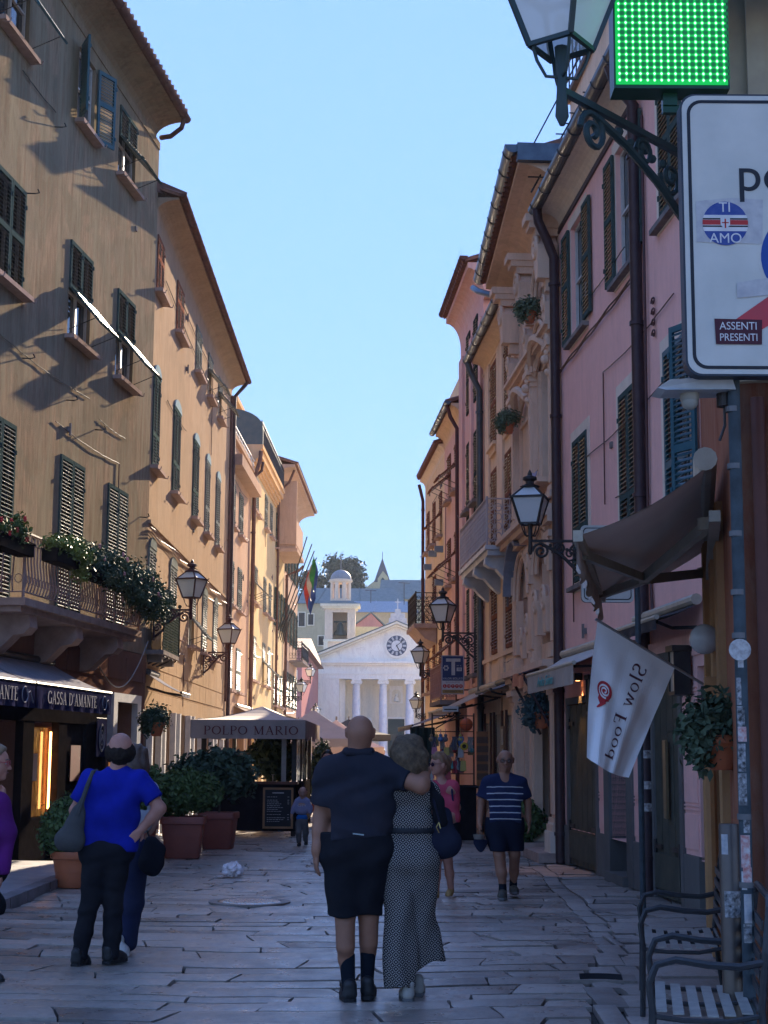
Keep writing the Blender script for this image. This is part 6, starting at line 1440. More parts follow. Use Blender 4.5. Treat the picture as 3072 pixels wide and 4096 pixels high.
def flag_text(txt, u0, v0, du, dv, h):
    m = MB(); x = 0
    for c_ in txt:
        w_, st = GL[c_]
        for pts, t_ in st:
            Q = []
            for a_, b_ in zip(pts[:-1], pts[1:]):
                k_ = max(1, int(math.dist(a_, b_)/.12)); Q += [(a_[0]+(b_[0]-a_[0])*i/k_, a_[1]+(b_[1]-a_[1])*i/k_) for i in range(k_)]
            Q.append(pts[-1]); n = len(Q); L = []; R_ = []
            for i in range(n):
                dx_, dy_ = Q[min(i+1,n-1)][0]-Q[max(i-1,0)][0], Q[min(i+1,n-1)][1]-Q[max(i-1,0)][1]; ll = math.hypot(dx_,dy_) or 1; tt = t_*1.25
                if len(pts) > 8: tt = t_*(.5+.8*abs(dy_/ll))
                nx_, ny_ = -dy_/ll*tt/2, dx_/ll*tt/2; L.append((Q[i][0]+nx_, Q[i][1]+ny_)); R_.append((Q[i][0]-nx_, Q[i][1]-ny_))
            f = lambda p: (u0+du[0]*(p[0]+x)*h+du[1]*p[1]*h, v0+dv[0]*(p[0]+x)*h+dv[1]*p[1]*h, 0)
            for i in range(n-1): m.add([f(L[i]), f(L[i+1]), f(R_[i+1]), f(R_[i])], [(0,1,2,3)])
        x += w_+.08
    return m
# reading direction runs down the cloth, letters mirrored because the back of the print is seen
me = flag_text('Slow Food', .705, .13, (-.20,-1.12), (.90,.02), .155); mm = raw_mesh(me, 'lettering', bx); on_flag(mm); put(mm, 'lettering', FG)
m = MB(); m.tube([(.27+.13*.78*math.cos(t)*(1-t/15), .33+.13*.8*math.sin(t)*(1-t/15), 0) for t in [k*.25 for k in range(50)]], .022, 6)
m2 = MB(); SN = lambda p: (.22+(p[0]-.27)*.72, .455+(p[1]-.33)*.44, 0)
m2.add([SN((.27+.153*(j/6)*math.cos(2*PI*k/28), .33+.155*(j/6)*math.sin(2*PI*k/28))) for j in range(7) for k in range(28)], [(j*28+k, j*28+(k+1)%28, (j+1)*28+(k+1)%28, (j+1)*28+k) for j in range(6) for k in range(28)]); m2.add([SN(p) for p in ((.17,.42),(.33,.45),(.32,.53),(.26,.585),(.16,.66),(.14,.65),(.2,.57),(.15,.5))], [tuple(range(8))]); m2.add([SN(p) for p in ((.30,.47),(.38,.44),(.385,.46),(.31,.5))],[(0,1,2,3)])
mm = raw_mesh(m2, 'snail_emblem', bz); on_flag(mm, -.007); put(mm, 'snail_emblem', FG)
m3 = MB(); P_ = [SN((.27+.125*math.cos(t+1.2)*(1-t/16), .33+.115*math.sin(t+1.2)*(1-t/16)))[:2] for t in [k*.3 for k in range(44)]]
for (a,b),(c_,d_) in zip(P_[:-1],P_[1:]):
    l_ = math.hypot(c_-a,d_-b); nx_, ny_ = -(d_-b)/l_*.007, (c_-a)/l_*.007; m3.add([(a+nx_,b+ny_,0),(c_+nx_,d_+ny_,0),(c_-nx_,d_-ny_,0),(a-nx_,b-ny_,0)], [(0,1,2,3)])
mm = raw_mesh(m3, 'spiral_line', cl); on_flag(mm, -.011); put(mm, 'spiral_line', FG)

# ================================================================== hanging pots, wall sconce, T sign
lf_gg = leafmat('grey_green_leaf', (.12,.15,.09), (.2,.23,.14), rough=.8)
def hang_pot(lab, loc, s, seed, lm=lf_dk):
    t = thing('hanging_pot', lab, 'potted plant', loc, 0, 'pots hung on the right-hand walls')
    m = MB(); m.lathe([(.08*s,0),(.1*s,.02*s),(.14*s,.2*s),(.165*s,.2*s),(.165*s,.26*s),(.15*s,.26*s)], 18); m.build('pot', tc_o, t, smooth=True)
    m = MB(); m.tube([(.0,0,.22*s),(.18*s,0,.22*s),(.2*s,0,.3*s)], .008, 5); m.build('hook', iron, t)
    leaves('foliage', [(0,0,.36*s,.24*s,.22*s,.22*s),(-.12*s,0,.3*s,.2*s,.2*s,.2*s),(-.16*s,-.05,.16*s,.12*s,.12*s,.18*s)], 2600, .04*s, lm, t, seed=seed, hollow=.2, loosen=.25); return t
hang_pot('terracotta pot with a bushy dark plant hung on the near wall beside the pole', (2.17,10.05,1.5), .85, 41)
hang_pot('small terracotta pot with a trailing blue-green plant on the baroque house', (2.47,24.4,1.98), 1.0, 42, leafmat('blue_green_leaf', (.04,.07,.07), (.08,.12,.12)))
hang_pot('pot of pale trailing leaves high under the eaves of the baroque house', (2.36,24.6,8.55), .75, 43, lf_gg); hang_pot('pot with long trailing greenery on the wall bracket by the brown shutters', (2.2,27.0,7.2), .75, 44, lf_gg)
hang_pot('little terracotta pot hung in front of the dark doors behind the first potted bushes', (-3.9,27.0,1.85), .9, 45)
sc_ = thing('wall_light', 'warm glowing spot lamp above the green board door of the pink house', 'lamp', R1.W(7.1), R1.rot); m = MB(); m.box(-.05,.05,.03,.14,2.62,2.72); m.build('housing', iron, sc_)
m = MB(); m.lathe([(.03,0),(.03,.004)], 10, (0,.085,2.612)); m.build('lit_lens', warm_led, sc_)
ld = bpy.data.lights.new('door_spot', 'SPOT'); ld.energy = 6; ld.color = (1,.5,.18); ld.spot_size = rad(50); ld.shadow_soft_size = .02; lo = bpy.data.objects.new('door_spot', ld); COL.objects.link(lo); lo.location = R1.W(7.1,.1,2.6); 
gl_ = thing('globe_light', 'unlit pale glass globe on the near right wall below the awning', 'lamp', (2.32,11.2,2.42)); m = MB(); m.ball((0,0,0), .11, n=20, m=12); m.build('globe', M('opal_glass', (.45,.45,.45), rough=.15), gl_, smooth=True); m = MB(); m.tube([(0,0,0),(.2,0,.02)], .015, 6); m.build('arm', iron, gl_)
for i, (x, z, nm) in enumerate(((5.75,2.35,'black and cream square lantern box on the pink wall by the open door'),(1.5,2.45,'black framed lantern box above the hanging flowers'))):
    b = thing('lantern_box', nm, 'lamp', R1.W(x), R1.rot, 'square lantern boxes'); m = MB(); m.box(-.14,.14,.03,.25,z+.22,z+.28); m.box(-.12,-.1,.05,.23,z-.2,z+.22); m.box(.1,.12,.05,.23,z-.2,z+.22); m.box(-.12,.12,.05,.23,z-.24,z-.2); m.build('frame', iron, b); m = MB(); m.box(-.1,.1,.07,.21,z-.2,z+.22); m.build('glass', M('cream_glass', (.4,.36,.28), rough=.3), b)
T = thing('shop_sign', 'navy tobacconist sign with a big white T, VALORI BOLLATI and LOTTO', 'sign', (1.30,34.6,2.88), rad(-2))
m = MB(); m.box(0,.50,.0,.1,0,.86); m.build('frame', M('pale_sign_frame', (.4,.38,.4), rough=.5), T)
plate('face', [(.02,.30),(.48,.30),(.48,.84),(.02,.84)], -.0, M('navy_sign_face', (.02,.03,.12), rough=.4), T); plate('lower_face', [(.02,.1),(.48,.1),(.48,.298),(.02,.298)], -.0, M('white_sign_face', (.45,.43,.45), rough=.4), T); plate('yellow_strip', [(.02,.02),(.48,.02),(.48,.098),(.02,.098)], 0, M('ochre_strip', (.3,.19,.06)), T)
m = MB(); m.box(.1,.42,-.008,-.002,.72,.79); m.box(.22,.30,-.008,-.002,.42,.72); m.build('big_letter', M('pale_letter', (.45,.45,.47)), T)
text_obj('lettering', 'VALORI BOLLATI', .062, MATS['pale_letter'], T, (.25,-.004,.345), (rad(90),0,0), ext=.001, sx=.95); text_obj('lettering', '10', .075, MATS['navy_sign_face'], T, (.39,-.009,.55), (rad(90),0,0), ext=.001); plate('small_panel', [(.335,.51),(.45,.51),(.45,.59),(.335,.59)], -.004, MATS['pale_letter'], T); text_obj('lettering', 'RIV. N.', .038, MATS['pale_letter'], T, (.39,-.004,.63), (rad(90),0,0), ext=.001)
m = MB()
for k in range(6): a = PI/3*k; m.ball((.1+.045*math.cos(a),-.004,.58+.045*math.sin(a)), .022, n=8, m=5)
m.build('rosette', MATS['pale_letter'], T)
text_obj('lettering', 'SELF SERVICE 24h', .05, sg_k, T, (.25,-.004,.06), (rad(90),0,0), ext=.001, sx=.95); text_obj('lettering', 'GIOCO DEL LOTTO', .034, sg_k, T, (.25,-.004,.265), (rad(90),0,0), ext=.001)
for k, c_ in enumerate('LOTTO'):
    m = MB(); m.lathe([(.001,0),(.042,0),(.042,.004)], 16, cap=False); o = m.build('lotto_disc', srd, T, (.07+.09*k,-.003,.18)); o.rotation_euler = (rad(90),0,0)
    text_obj('lettering', c_, .065, sw, T, (.07+.09*k,-.009,.18), (rad(90),0,0), ext=.001)
m = MB(); m.tube([(.5,.05,.8),(.72,.05,.8)], .015, 6); m.tube([(.5,.05,.1),(.74,.05,.1)], .015, 6); m.build('bracket', iron, T)

# ================================================================== SOUVENIR STALL
ST = thing('souvenir_stall', 'dark souvenir rack against the yellow ochre house, hung with toys and bags', 'stall', (0,0,0))
m = MB(); m.box(.75,1.75,29.3,30.1,.0,.95); m.box(.7,1.78,29.25,30.15,.95,.99); m.build('table', wood_dk, ST)
m = MB()
for x in (.95,1.75): m.tube([(x,30.1,0),(x,30.1,2.35)], .015, 6)
for z in (1.2,1.6,2.0,2.3): m.tube([(.95,30.1,z),(1.75,30.1,z)], .01, 5)
m.tube([(1.0,29.6,2.05),(1.5,30.1,2.35)], .012, 5); m.build('rack', iron, ST)
rc = random.Random(12); cols_ = [(.45,.08,.10),(.1,.2,.4),(.5,.4,.12),(.35,.32,.3),(.5,.2,.3),(.08,.3,.3),(.25,.18,.1),(.12,.12,.14),(.5,.5,.5)]
cm_ = [M('souvenir_colour_%s' % 'abcdefghi'[k], c_, sc=25) for k, c_ in enumerate(cols_)]
for k in range(44):
    x = .9+.85*rc.random(); z = rc.choice((1.25,1.45,1.7,1.9)); kind = rc.choice(('bag','toy','scarf')); mt = rc.choice(cm_)
    hh = rc.uniform(.1,.2); nm = {'bag':'hanging_bag','toy':'hanging_toy','scarf':'hanging_scarf'}[kind]
    ci = cm_.index(mt); cn = ('red','blue','mustard yellow','beige','pink','teal','brown','black','white')[ci]; row = {1.25:'lowest',1.45:'second lowest',1.7:'upper middle',1.9:'top'}[z]
    o = thing(nm, 'small %s %s, %s row of the souvenir rack' % (cn, {'bag':'bag with loop handle','toy':'soft toy','scarf':'scarf'}[kind], row), kind, (x, 29.9-.3*rc.random(), z), 0, 'souvenirs hung on the stall')
    m = MB()
    if kind == 'bag': m.prism([(-.06,0,-hh),(.06,0,-hh),(.045,0,0),(-.045,0,0)], (0,.04,0)); m.tube([(-.03,.02,0),(0,.02,.09),(.03,.02,0)], .005, 4)
    elif kind == 'toy': m.ball((0,0,-.05), .05, n=10, m=7); m.ball((0,0,.02), .032, n=8, m=6); m.tube([(0,0,.05),(0,0,.14)], .004, 4)
    else: m.sheet(lambda u, v: (.1*(u-.5)+.01*math.sin(v*9), .015*math.sin(u*12), -hh*1.5*v), 8, 6)
    m.build('souvenir_body', mt, o)
bb = thing('basketball', 'orange ball hanging at the top of the souvenir rack', 'ball', (1.585,29.7,2.13)); m = MB(); m.ball((0,0,0), .12, n=24, m=16); q = m.build('ball_skin', M('orange_rubber', (.50,.10,.03), (.45,.09,.03), sc=30, rough=.6, bmp=.2), bb, smooth=True); m = MB()
for nrm in ((1,0,0),(0,1,0),(0,0,1)): m.tube([Vector((.121*math.cos(t),.121*math.sin(t),0)) if nrm[2] else (Vector((.121*math.cos(t),0,.121*math.sin(t))) if nrm[1] else Vector((0,.121*math.cos(t),.121*math.sin(t)))) for t in [2*PI*k/24 for k in range(24)]], .003, 4, closed=True)
m.tube([(0,0,.12),(0,0,.3)], .004, 4); m.build('seam', sg_k, bb)
sf = thing('fabric_sunflower', 'yellow fabric sunflower hung on the souvenir rack', 'ornament', (1.54,29.6,1.72)); m = MB()
for k in range(12): a = 2*PI*k/12; m.ball((.055*math.cos(a),0,.055*math.sin(a)), .024, n=6, m=4)
m.build('petals', M('yellow_petals', (.6,.42,.04)), sf); m = MB(); m.ball((0,-.01,0), .04, sy=.5, n=10, m=6); m.build('disc', soil, sf)
ob = thing('display_column', 'tall orange-brown box column of goods at the end of the souvenir rack', 'display', (1.78,29.5,0)); m = MB(); m.box(0,.2,0,.3,.99,2.0); m.build('box', M('orange_brown_board', (.25,.10,.03), (.2,.08,.03), sc=12), ob); m = MB()
for k in range(5): m.box(-.005,.205,-.008,0,1.1+.17*k,1.22+.17*k)
m.build('rows', M('dark_wrappers', (.1,.05,.03)), ob)
hd_ = thing('hanging_cloth', 'ragged dark green cloth hanging under the last awning on the right', 'cloth', (0,0,0)); m = MB(); m.sheet(lambda u, v: (.55+.5*u, 31.5+.04*math.sin(u*20), 2.1-.85*v*(.6+.4*u)+.05*math.sin(u*26)*v), 24, 8, .01); m.build('cloth', M('dark_green_cloth', (.03,.045,.035), sc=9), hd_)
nb = thing('notice_board', 'glazed notice board with pale papers beside the gallery door', 'notice board', R3.W(1.55), R3.rot); m = MB(); m.box(-.02,.32,.03,.07,.9,2.1); m.build('frame', wood_br, nb); m = MB()
for z in (1.0,1.38,1.75): m.box(.04,.26,.072,.076,z,z+.3)
m.build('paper', stk[0], nb)
wbx = thing('wall_unit', 'white boxed unit under the long pale awning', 'box', (1.15,30.0,2.38)); m = MB(); m.box(0,.3,0,.2,0,.1); m.build('shell', M('white_plastic', (.55,.55,.53), rough=.4), wbx); m = MB(); m.box(.03,.27,-.006,0,.03,.05); m.build('vent', dark, wbx)
# ================================================================== BODIES grown as one surface (signed distance + surface nets)
class SDF:
    """prims: list of (a, b, ra, rb, squash_y, k) tapered capsules, smoothly merged"""
    def __init__(s, prims, res=.009, clip=None, disp=None, grow=0.0):
        P = []
        for p in prims: P.append(tuple(p) + (1.0, .02)[len(p)-4:] if len(p) < 6 else tuple(p))
        A = np.array([p[0] for p in P]); B = np.array([p[1] for p in P]); R = np.array([max(p[2],p[3])+grow for p in P])
        lo = np.minimum(A,B).min(0)-R.max()-.04; hi = np.maximum(A,B).max(0)+R.max()+.04
        lo = (np.minimum(A,B)-R[:,None]).min(0)-.04; hi = (np.maximum(A,B)+R[:,None]).max(0)+.04
        n = np.ceil((hi-lo)/res).astype(int)+1; ax = [lo[i]+res*np.arange(n[i]) for i in range(3)]
        D = np.full(n, .5, np.float32)
        for (a,b,ra,rb,sq,k) in P:
            a = np.array(a,float); b = np.array(b,float); ra += grow; rb += grow; r = max(ra,rb)+k+.03
            i0 = np.maximum(0, np.floor((np.minimum(a,b)-r-lo)/res).astype(int)); i1 = np.minimum(n, np.ceil((np.maximum(a,b)+r-lo)/res).astype(int)+1)
            X = ax[0][i0[0]:i1[0]][:,None,None]; Y = ax[1][i0[1]:i1[1]][None,:,None]; Z = ax[2][i0[2]:i1[2]][None,None,:]
            my = (a[1]+b[1])/2; Ys = Y; ay, by = a[1], b[1]
            if sq != 1: Ys = my+(Y-my)/sq; ay = my+(a[1]-my)/sq; by = my+(b[1]-my)/sq
            d = np.array([b[0]-a[0], by-ay, b[2]-a[2]]); L = d@d+1e-9
            t = np.clip(((X-a[0])*d[0]+(Ys-ay)*d[1]+(Z-a[2])*d[2])/L, 0, 1)
            dist = np.sqrt((X-a[0]-t*d[0])**2+(Ys-ay-t*d[1])**2+(Z-a[2]-t*d[2])**2)-(ra+(rb-ra)*t)
            if sq < 1: dist = dist*(sq*.5+.5)
            S = D[i0[0]:i1[0], i0[1]:i1[1], i0[2]:i1[2]]; h = np.clip(.5+.5*(S-dist)/k,0,1)
            D[i0[0]:i1[0], i0[1]:i1[1], i0[2]:i1[2]] = S*(1-h)+dist*h-k*h*(1-h)
        X, Y, Z = ax[0][:,None,None], ax[1][None,:,None], ax[2][None,None,:]
        if disp is not None: D = D+disp(X,Y,Z).astype(np.float32)
        if clip is not None:
            for c in clip(X,Y,Z): D = np.maximum(D, c)
        D = np.broadcast_to(D, n); s.V, s.F = s.nets(D, lo, res)
    @staticmethod
    def nets(D, lo, res):
        I = D < 0; nx, ny, nz = D.shape; corners = [(i,j,k) for i in (0,1) for j in (0,1) for k in (0,1)]
        cnt = sum(I[i:nx-1+i, j:ny-1+j, k:nz-1+k].astype(np.int8) for i,j,k in corners)
        cell = np.argwhere((cnt > 0) & (cnt < 8)); idx = -np.ones((nx-1,ny-1,nz-1), np.int64); idx[tuple(cell.T)] = np.arange(len(cell))
        acc = np.zeros((len(cell),3)); num = np.zeros(len(cell))
        for a in range(8):
            for b in range(a+1,8):
                ca, cb = np.array(corners[a]), np.array(corners[b])
                if np.abs(ca-cb).sum() != 1: continue
                da = D[tuple((cell+ca).T)]; db = D[tuple((cell+cb).T)]; m = (da < 0) != (db < 0)
                t = np.where(m, da/(da-db+1e-12*(m==0)+(m==0)), 0); p = ca+(cb-ca)*t[:,None]; acc += p*m[:,None]; num += m
        V = lo+res*(cell+acc/np.maximum(num,1)[:,None]); F = []
        for ax_ in range(3):
            o = [0,0,0]; o[ax_] = 1; sl0 = tuple(slice(0, D.shape[q]-o[q]) for q in range(3)); sl1 = tuple(slice(o[q], D.shape[q]) for q in range(3))
            e = np.argwhere(I[sl0] != I[sl1]); u, v = [q for q in range(3) if q != ax_]
            e = e[(e[:,u] > 0) & (e[:,v] > 0) & (e[:,u] < D.shape[u]-1) & (e[:,v] < D.shape[v]-1)]
            inside = I[tuple(e.T)]; du = np.zeros(3,int); du[u] = 1; dv = np.zeros(3,int); dv[v] = 1
            q = [idx[tuple((e-du*a-dv*b).T)] for a,b in ((0,0),(1,0),(1,1),(0,1))]; Q = np.stack(q,1)
            flip = inside if ax_ != 1 else ~inside; Q[~flip] = Q[~flip][:,::-1]; F.append(Q)
        F = np.concatenate(F); F = F[(F >= 0).all(1)]; return V, F
    def build(s, name, mat, parent, smooth=1):
        V, F = s.V.copy(), s.F
        for _ in range(smooth):
            acc = np.zeros_like(V); c = np.zeros(len(V))
            for a,b in ((0,1),(1,2),(2,3),(3,0)):
                np.add.at(acc, F[:,a], V[F[:,b]]); np.add.at(acc, F[:,b], V[F[:,a]]); np.add.at(c, F[:,a], 1); np.add.at(c, F[:,b], 1)
            V = V*.5+.5*acc/np.maximum(c,1)[:,None]
        me = bpy.data.meshes.new(name); me.vertices.add(len(V)); me.vertices.foreach_set('co', V.ravel().astype(np.float32))
        me.loops.add(4*len(F)); me.loops.foreach_set('vertex_index', F.ravel().astype(np.int32)); me.polygons.add(len(F))
        me.polygons.foreach_set('loop_start', np.arange(0,4*len(F),4,dtype=np.int32)); me.update(calc_edges=True); me.validate(); me.shade_smooth(); me.materials.append(mat)
        return put(me, name, parent)
def skin(name, c, c2=None): return M(name, c, c2 or tuple(x*.82 for x in c), sc=9, rough=.5, bmp=.05, bsc=200)
sk_a, sk_b, sk_c = skin('tanned_skin', (.32,.15,.09), (.25,.115,.07)), skin('rosy_skin', (.46,.22,.155), (.38,.17,.12)), skin('light_skin', (.42,.23,.17))
lerp = lambda a,b,t: tuple(x+(y-x)*t for x,y in zip(a,b))
def hand(w, tip, palm_n, s=1.0, curl=.4, side=1):
    """palm + four jointed fingers + thumb; w wrist, tip direction point, palm_n normal of the palm, side of the thumb"""
    w = Vector(w); d = (Vector(tip)-w).normalized(); n = Vector(palm_n); n = (n-d*n.dot(d)).normalized(); t = d.cross(n)*side; P = []
    for k in (-1,-.33,.33,1): P.append((w, w+d*.078*s+t*k*.026*s, .021*s, .0135*s, 1, .012))
    P.append((w-d*.03*s, w+d*.01*s, .027*s, .026*s, 1, .02))
    for k, L, q in ((1,.030,1.0),(.34,.034,1.1),(-.33,.032,1.15),(-1,.025,1.25)):
        b = w+d*.084*s+t*k*.027*s; m1 = b+(d+n*curl*.5*q+t*k*.08).normalized()*L*s*1.05; m2 = m1+(d+n*curl*1.3*q).normalized()*L*s*.8; m3 = m2+(d*.8+n*curl*2.0*q).normalized()*L*s*.6
        P += [(b,m1,.0098*s,.009*s,1,.006),(m1,m2,.009*s,.0082*s,1,.005),(m2,m3,.0082*s,.0068*s,1,.004)]
    b = w+d*.022*s+t*.022*s; m1 = b+(d*.7+t*.85+n*.25).normalized()*.042*s; m2 = m1+(d*1.0+t*.3+n*.3).normalized()*.03*s; P += [(b,m1,.014*s,.0115*s,1,.008),(m1,m2,.0112*s,.008*s,1,.005)]
    return [(tuple(a),tuple(b_),r1,r2,q,k) for a,b_,r1,r2,q,k in P]
def head(c, s=1.0, yaw=0, pitch=0, roll=0, face=True, jaw=1.0):
    """face looks along -y before yaw (degrees, + turns to -x). c = head centre, s=1 -> 0.235 m tall"""
    R = Matrix.Rotation(rad(-yaw),3,'Z') @ Matrix.Rotation(rad(pitch),3,'X') @ Matrix.Rotation(rad(roll),3,'Y'); c = Vector(c)
    T = lambda p: tuple(c+R@(Vector(p)*s))
    P = [((0,.02,.035),(0,-.015,.04),.083,.08,1,.03),((0,.03,.0),(0,.0,.0),.078,.074,1,.03),((0,-.03,-.03),(0,-.045,-.075),.055,.036*jaw,1,.03),((-.03,-.02,-.05),(.03,-.02,-.05),.042,.042,1,.03),((0,.02,-.04),(0,-.0,-.06),.06,.045,1,.03)]
    if face: P += [((0,-.092,.018),(0,-.112,-.018),.009,.014,1,.012),((-.014,-.098,-.022),(.014,-.098,-.022),.008,.008,1,.008),((-.035,-.080,.035),(.035,-.080,.035),.012,.012,1,.012),((-.02,-.086,-.048),(.02,-.086,-.048),.008,.008,1,.007),((-.018,-.084,-.06),(.018,-.084,-.06),.007,.007,1,.007),((0,-.075,-.085),(0,-.072,-.09),.018,.018,1,.015),((-.045,-.05,-.01),(-.03,-.07,-.02),.02,.018,1,.02),((.045,-.05,-.01),(.03,-.07,-.02),.02,.018,1,.02)]
    for e in (-1,1): P += [((e*.088,.010,.018),(e*.092,.018,-.020),.015,.011,1,.008),((e*.094,.022,.028),(e*.096,.028,.004),.012,.010,1,.006)]
    return [(T(a),T(b),r1*s,r2*s,q,k*s) for a,b,r1,r2,q,k in P], T
def face_bits(T, s, parent, eyes=True, glass=None):
    if eyes:
        m = MB(); k = MB(); br = MB()
        for e in (-1,1):
            m.ball(T((e*.032,-.079,.018)), .0125*s, n=10, m=8); k.ball(T((e*.032,-.0885,.018)), .0058*s, n=8, m=6); br.tube([T((e*.016,-.096,.042)),T((e*.034,-.094,.047)),T((e*.052,-.082,.04))], .0035*s, 5)
        m.build('eye', M('eye_white', (.5,.48,.45), rough=.3), parent, smooth=True); k.build('iris', dark, parent, smooth=True); br.build('eyebrow', M('grey_eyebrow', (.12,.1,.09)), parent)
        l = MB(); l.tube([T((-.024,-.097,-.05)),T((0,-.101,-.049)),T((.024,-.097,-.05))], .0045*s, 5); l.build('lips', M('lip_red', (.30,.11,.09), rough=.5), parent)
    if glass is not None:
        m = MB(); g_ = MB()
        for e in (-1,1):
            c_ = [(e*(.036+.027*math.cos(a)), -.106+.01*abs(math.cos(a))*(1 if math.cos(a)*1 > 0 else 0), .015+.021*math.sin(a)) for a in [2*PI*k_/14 for k_ in range(14)]]
            m.tube([T(p) for p in c_], .0028*s, 5, closed=True); g_.add([T(p) for p in c_], [tuple(range(14))]); m.tube([T((e*.063,-.098,.022)), T((e*.092,.0,.024)), T((e*.094,.03,.01))], .0025*s, 5)
        m.tube([T((-.009,-.108,.02)),T((.009,-.108,.02))], .0028*s, 5); m.build('glasses_frame', glass[0], parent)
        put(raw_mesh(g_, 'glasses_lens', glass[1]), 'glasses_lens', parent)
def limb(pts, rs, k=.025): return [(pts[i], pts[i+1], rs[i], rs[i+1], 1, k) for i in range(len(pts)-1)]
def shoe(name, heel, toe, mat, parent, s=1.0, sole=None, h=.06, laces=True):
    a, b = Vector(heel), Vector(toe); d = (b-a).normalized(); L = (b-a).length
    P = [(a+Vector((0,0,.045*s)), a+d*L*.3+Vector((0,0,.045*s)), .04*s, .042*s, 1, .02), (a+d*L*.3+Vector((0,0,.04*s)), a+d*L*.65+Vector((0,0,.03*s)), .042*s, .044*s, 1, .02), (a+d*L*.6+Vector((0,0,.03*s)), b-d*.03*s+Vector((0,0,.025*s)), .045*s, .034*s, 1, .02), (a+Vector((0,0,.05*s)), a+Vector((0,0,(.045+h)*1)), .038*s, .04*s, 1, .015)]
    if heel[2] < .05: cl = lambda X,Y,Z: [a.z+.0-Z]
    else: cl = lambda X,Y,Z: [a.z*0-10+0*Z]
    o = SDF([(tuple(p),tuple(q),r1,r2,c_,k_) for p,q,r1,r2,c_,k_ in P], .008, clip=cl).build(name, mat, parent)
    if sole:
        m = MB(); n = d.cross(Vector((0,0,1))).normalized(); pr = []
        for t_, w in ((-.035,.02),(-.02,.036),(.1,.04),(L*.6,.047),(L-.03,.04),(L+.005,.02)): pr.append((t_*1.0, w*s))
        pts = [a+d*t_+n*w for t_, w in pr]+[a+d*t_-n*w for t_, w in reversed(pr)]; m.prism([p+Vector((0,0,-.002)) for p in pts], Vector((0,0,.024*s))); m.build('sole', sole, o, smooth=False)
    return o
def folds(amp, fx=18, fz=11, ph=0): return lambda X,Y,Z: amp*(np.sin(fx*X+5*np.sin(Z*fz*.5+ph)+Y*6+ph)*.5+np.sin(fz*Z+4*np.sin(X*9+ph)+Y*14)*.5)
def cloth_mat(name, c, c2=None): return M(name, c, c2 or tuple(x*.7 for x in c), sc=5, rough=.9, bmp=.15, bsc=90, spec=.15)

# ---------------------------------------------------------------- big bald man, seen from behind
t = thing('person', 'bald man from behind in a dark short-sleeved shirt and black shorts, arm around a woman', 'person', (-.17,10.45,0))
sc = .00309; Q = lambda x, z, y=0: ((x-770)*sc, y, (2162-z)*sc)
hd, T = head((.02,.0,1.722), .98, yaw=180, pitch=2, face=True); hd = [(a,b,r1*1.04,r2*1.04,q,k) for a,b,r1,r2,q,k in hd]
Lsh, Lel, Lwr = Q(703,1690), Q(695,1782,.03), Q(686,1852,-.03); Rsh, Rel = Q(838,1688), (.425,-.10,1.385); 
arm_l = limb([Lsh, Lel, Lwr], [.066,.053,.035]); arm_l += [(lerp(Lel,Lwr,.08),lerp(Lel,Lwr,.45),.055,.050,1,.02)] + hand(Lwr, Q(684,1900,-.02), (1,.25,0), 1.05, .35, side=-1)
Rwr = (.455,.09,1.475); arm_r = limb([Rsh, Rel, Rwr], [.064,.054,.036]) + [(lerp(Rel,Rwr,.1),lerp(Rel,Rwr,.5),.052,.046,1,.02)] + hand(Rwr, (.40,.2,1.46), (-.3,-.2,-1), 1.0, .5)
legs = limb([(-.1,0,.9),Q(748,1985),Q(750,2075,.02),Q(757,2140,-.01)], [.10,.066,.050,.036]) + [(Q(747,2005,-.02),Q(749,2050,-.02),.055,.06,1,.03)]
legs += limb([(.1,0,.9),Q(797,1985,.06),Q(797,2065,.1),Q(795,2130,.1)], [.10,.066,.05,.036]) + [(Q(798,2000,.05),Q(798,2045,.07),.055,.058,1,.03)]
neck = [((.0,.01,1.5),(.015,.0,1.66),.082,.072,1,.03)]
torso = [((-.10,0,1.46),(.10,0,1.46),.095,.095,.8,.05),((-.07,0,1.25),(.07,0,1.25),.11,.11,.8,.05),((-.07,0,1.05),(.07,0,1.05),.11,.11,.8,.05),((-.19,0,1.485),(.19,0,1.495),.058,.058,1,.05)]
SDF(hd+neck+arm_l+arm_r+legs+torso, .0085).build('body', sk_a, t)
shirt = [((-.12,0,1.47),(.12,0,1.47),.128,.128,.8,.06),((-.11,0,1.28),(.11,0,1.28),.155,.155,.85,.08),((-.085,0,1.06),(.085,0,1.06),.170,.170,.85,.08),((-.2,0,1.485),(.2,0,1.5),.068,.068,1,.05),((-.08,.0,1.55),(.09,.0,1.55),.058,.058,1.1,.05),
  (Lsh,lerp(Lsh,Lel,.72),.080,.078,1,.04),(Rsh,lerp(Rsh,Rel,.66),.085,.082,1,.04)]
dl = Vector(Lel)-Vector(Lsh); dl.normalize(); dr_ = Vector(Rel)-Vector(Rsh); dr_.normalize(); LE, RE = lerp(Lsh,Lel,.72), lerp(Rsh,Rel,.62)
def cl(X,Y,Z):
    s1 = np.where(X < -.17, (X-LE[0])*dl.x+(Y-LE[1])*dl.y+(Z-LE[2])*dl.z, -1); s2 = np.where(X > .2, (X-RE[0])*dr_.x+(Y-RE[1])*dr_.y+(Z-RE[2])*dr_.z, -1)
    return [1.04+.012*np.sin(X*9)-Z+0*Y, s1, s2]
o = SDF(shirt, .009, clip=cl, disp=folds(.012,19,23)).build('shirt', cloth_mat('charcoal_navy_shirt', (.018,.02,.03), (.026,.024,.032)), t, 1)
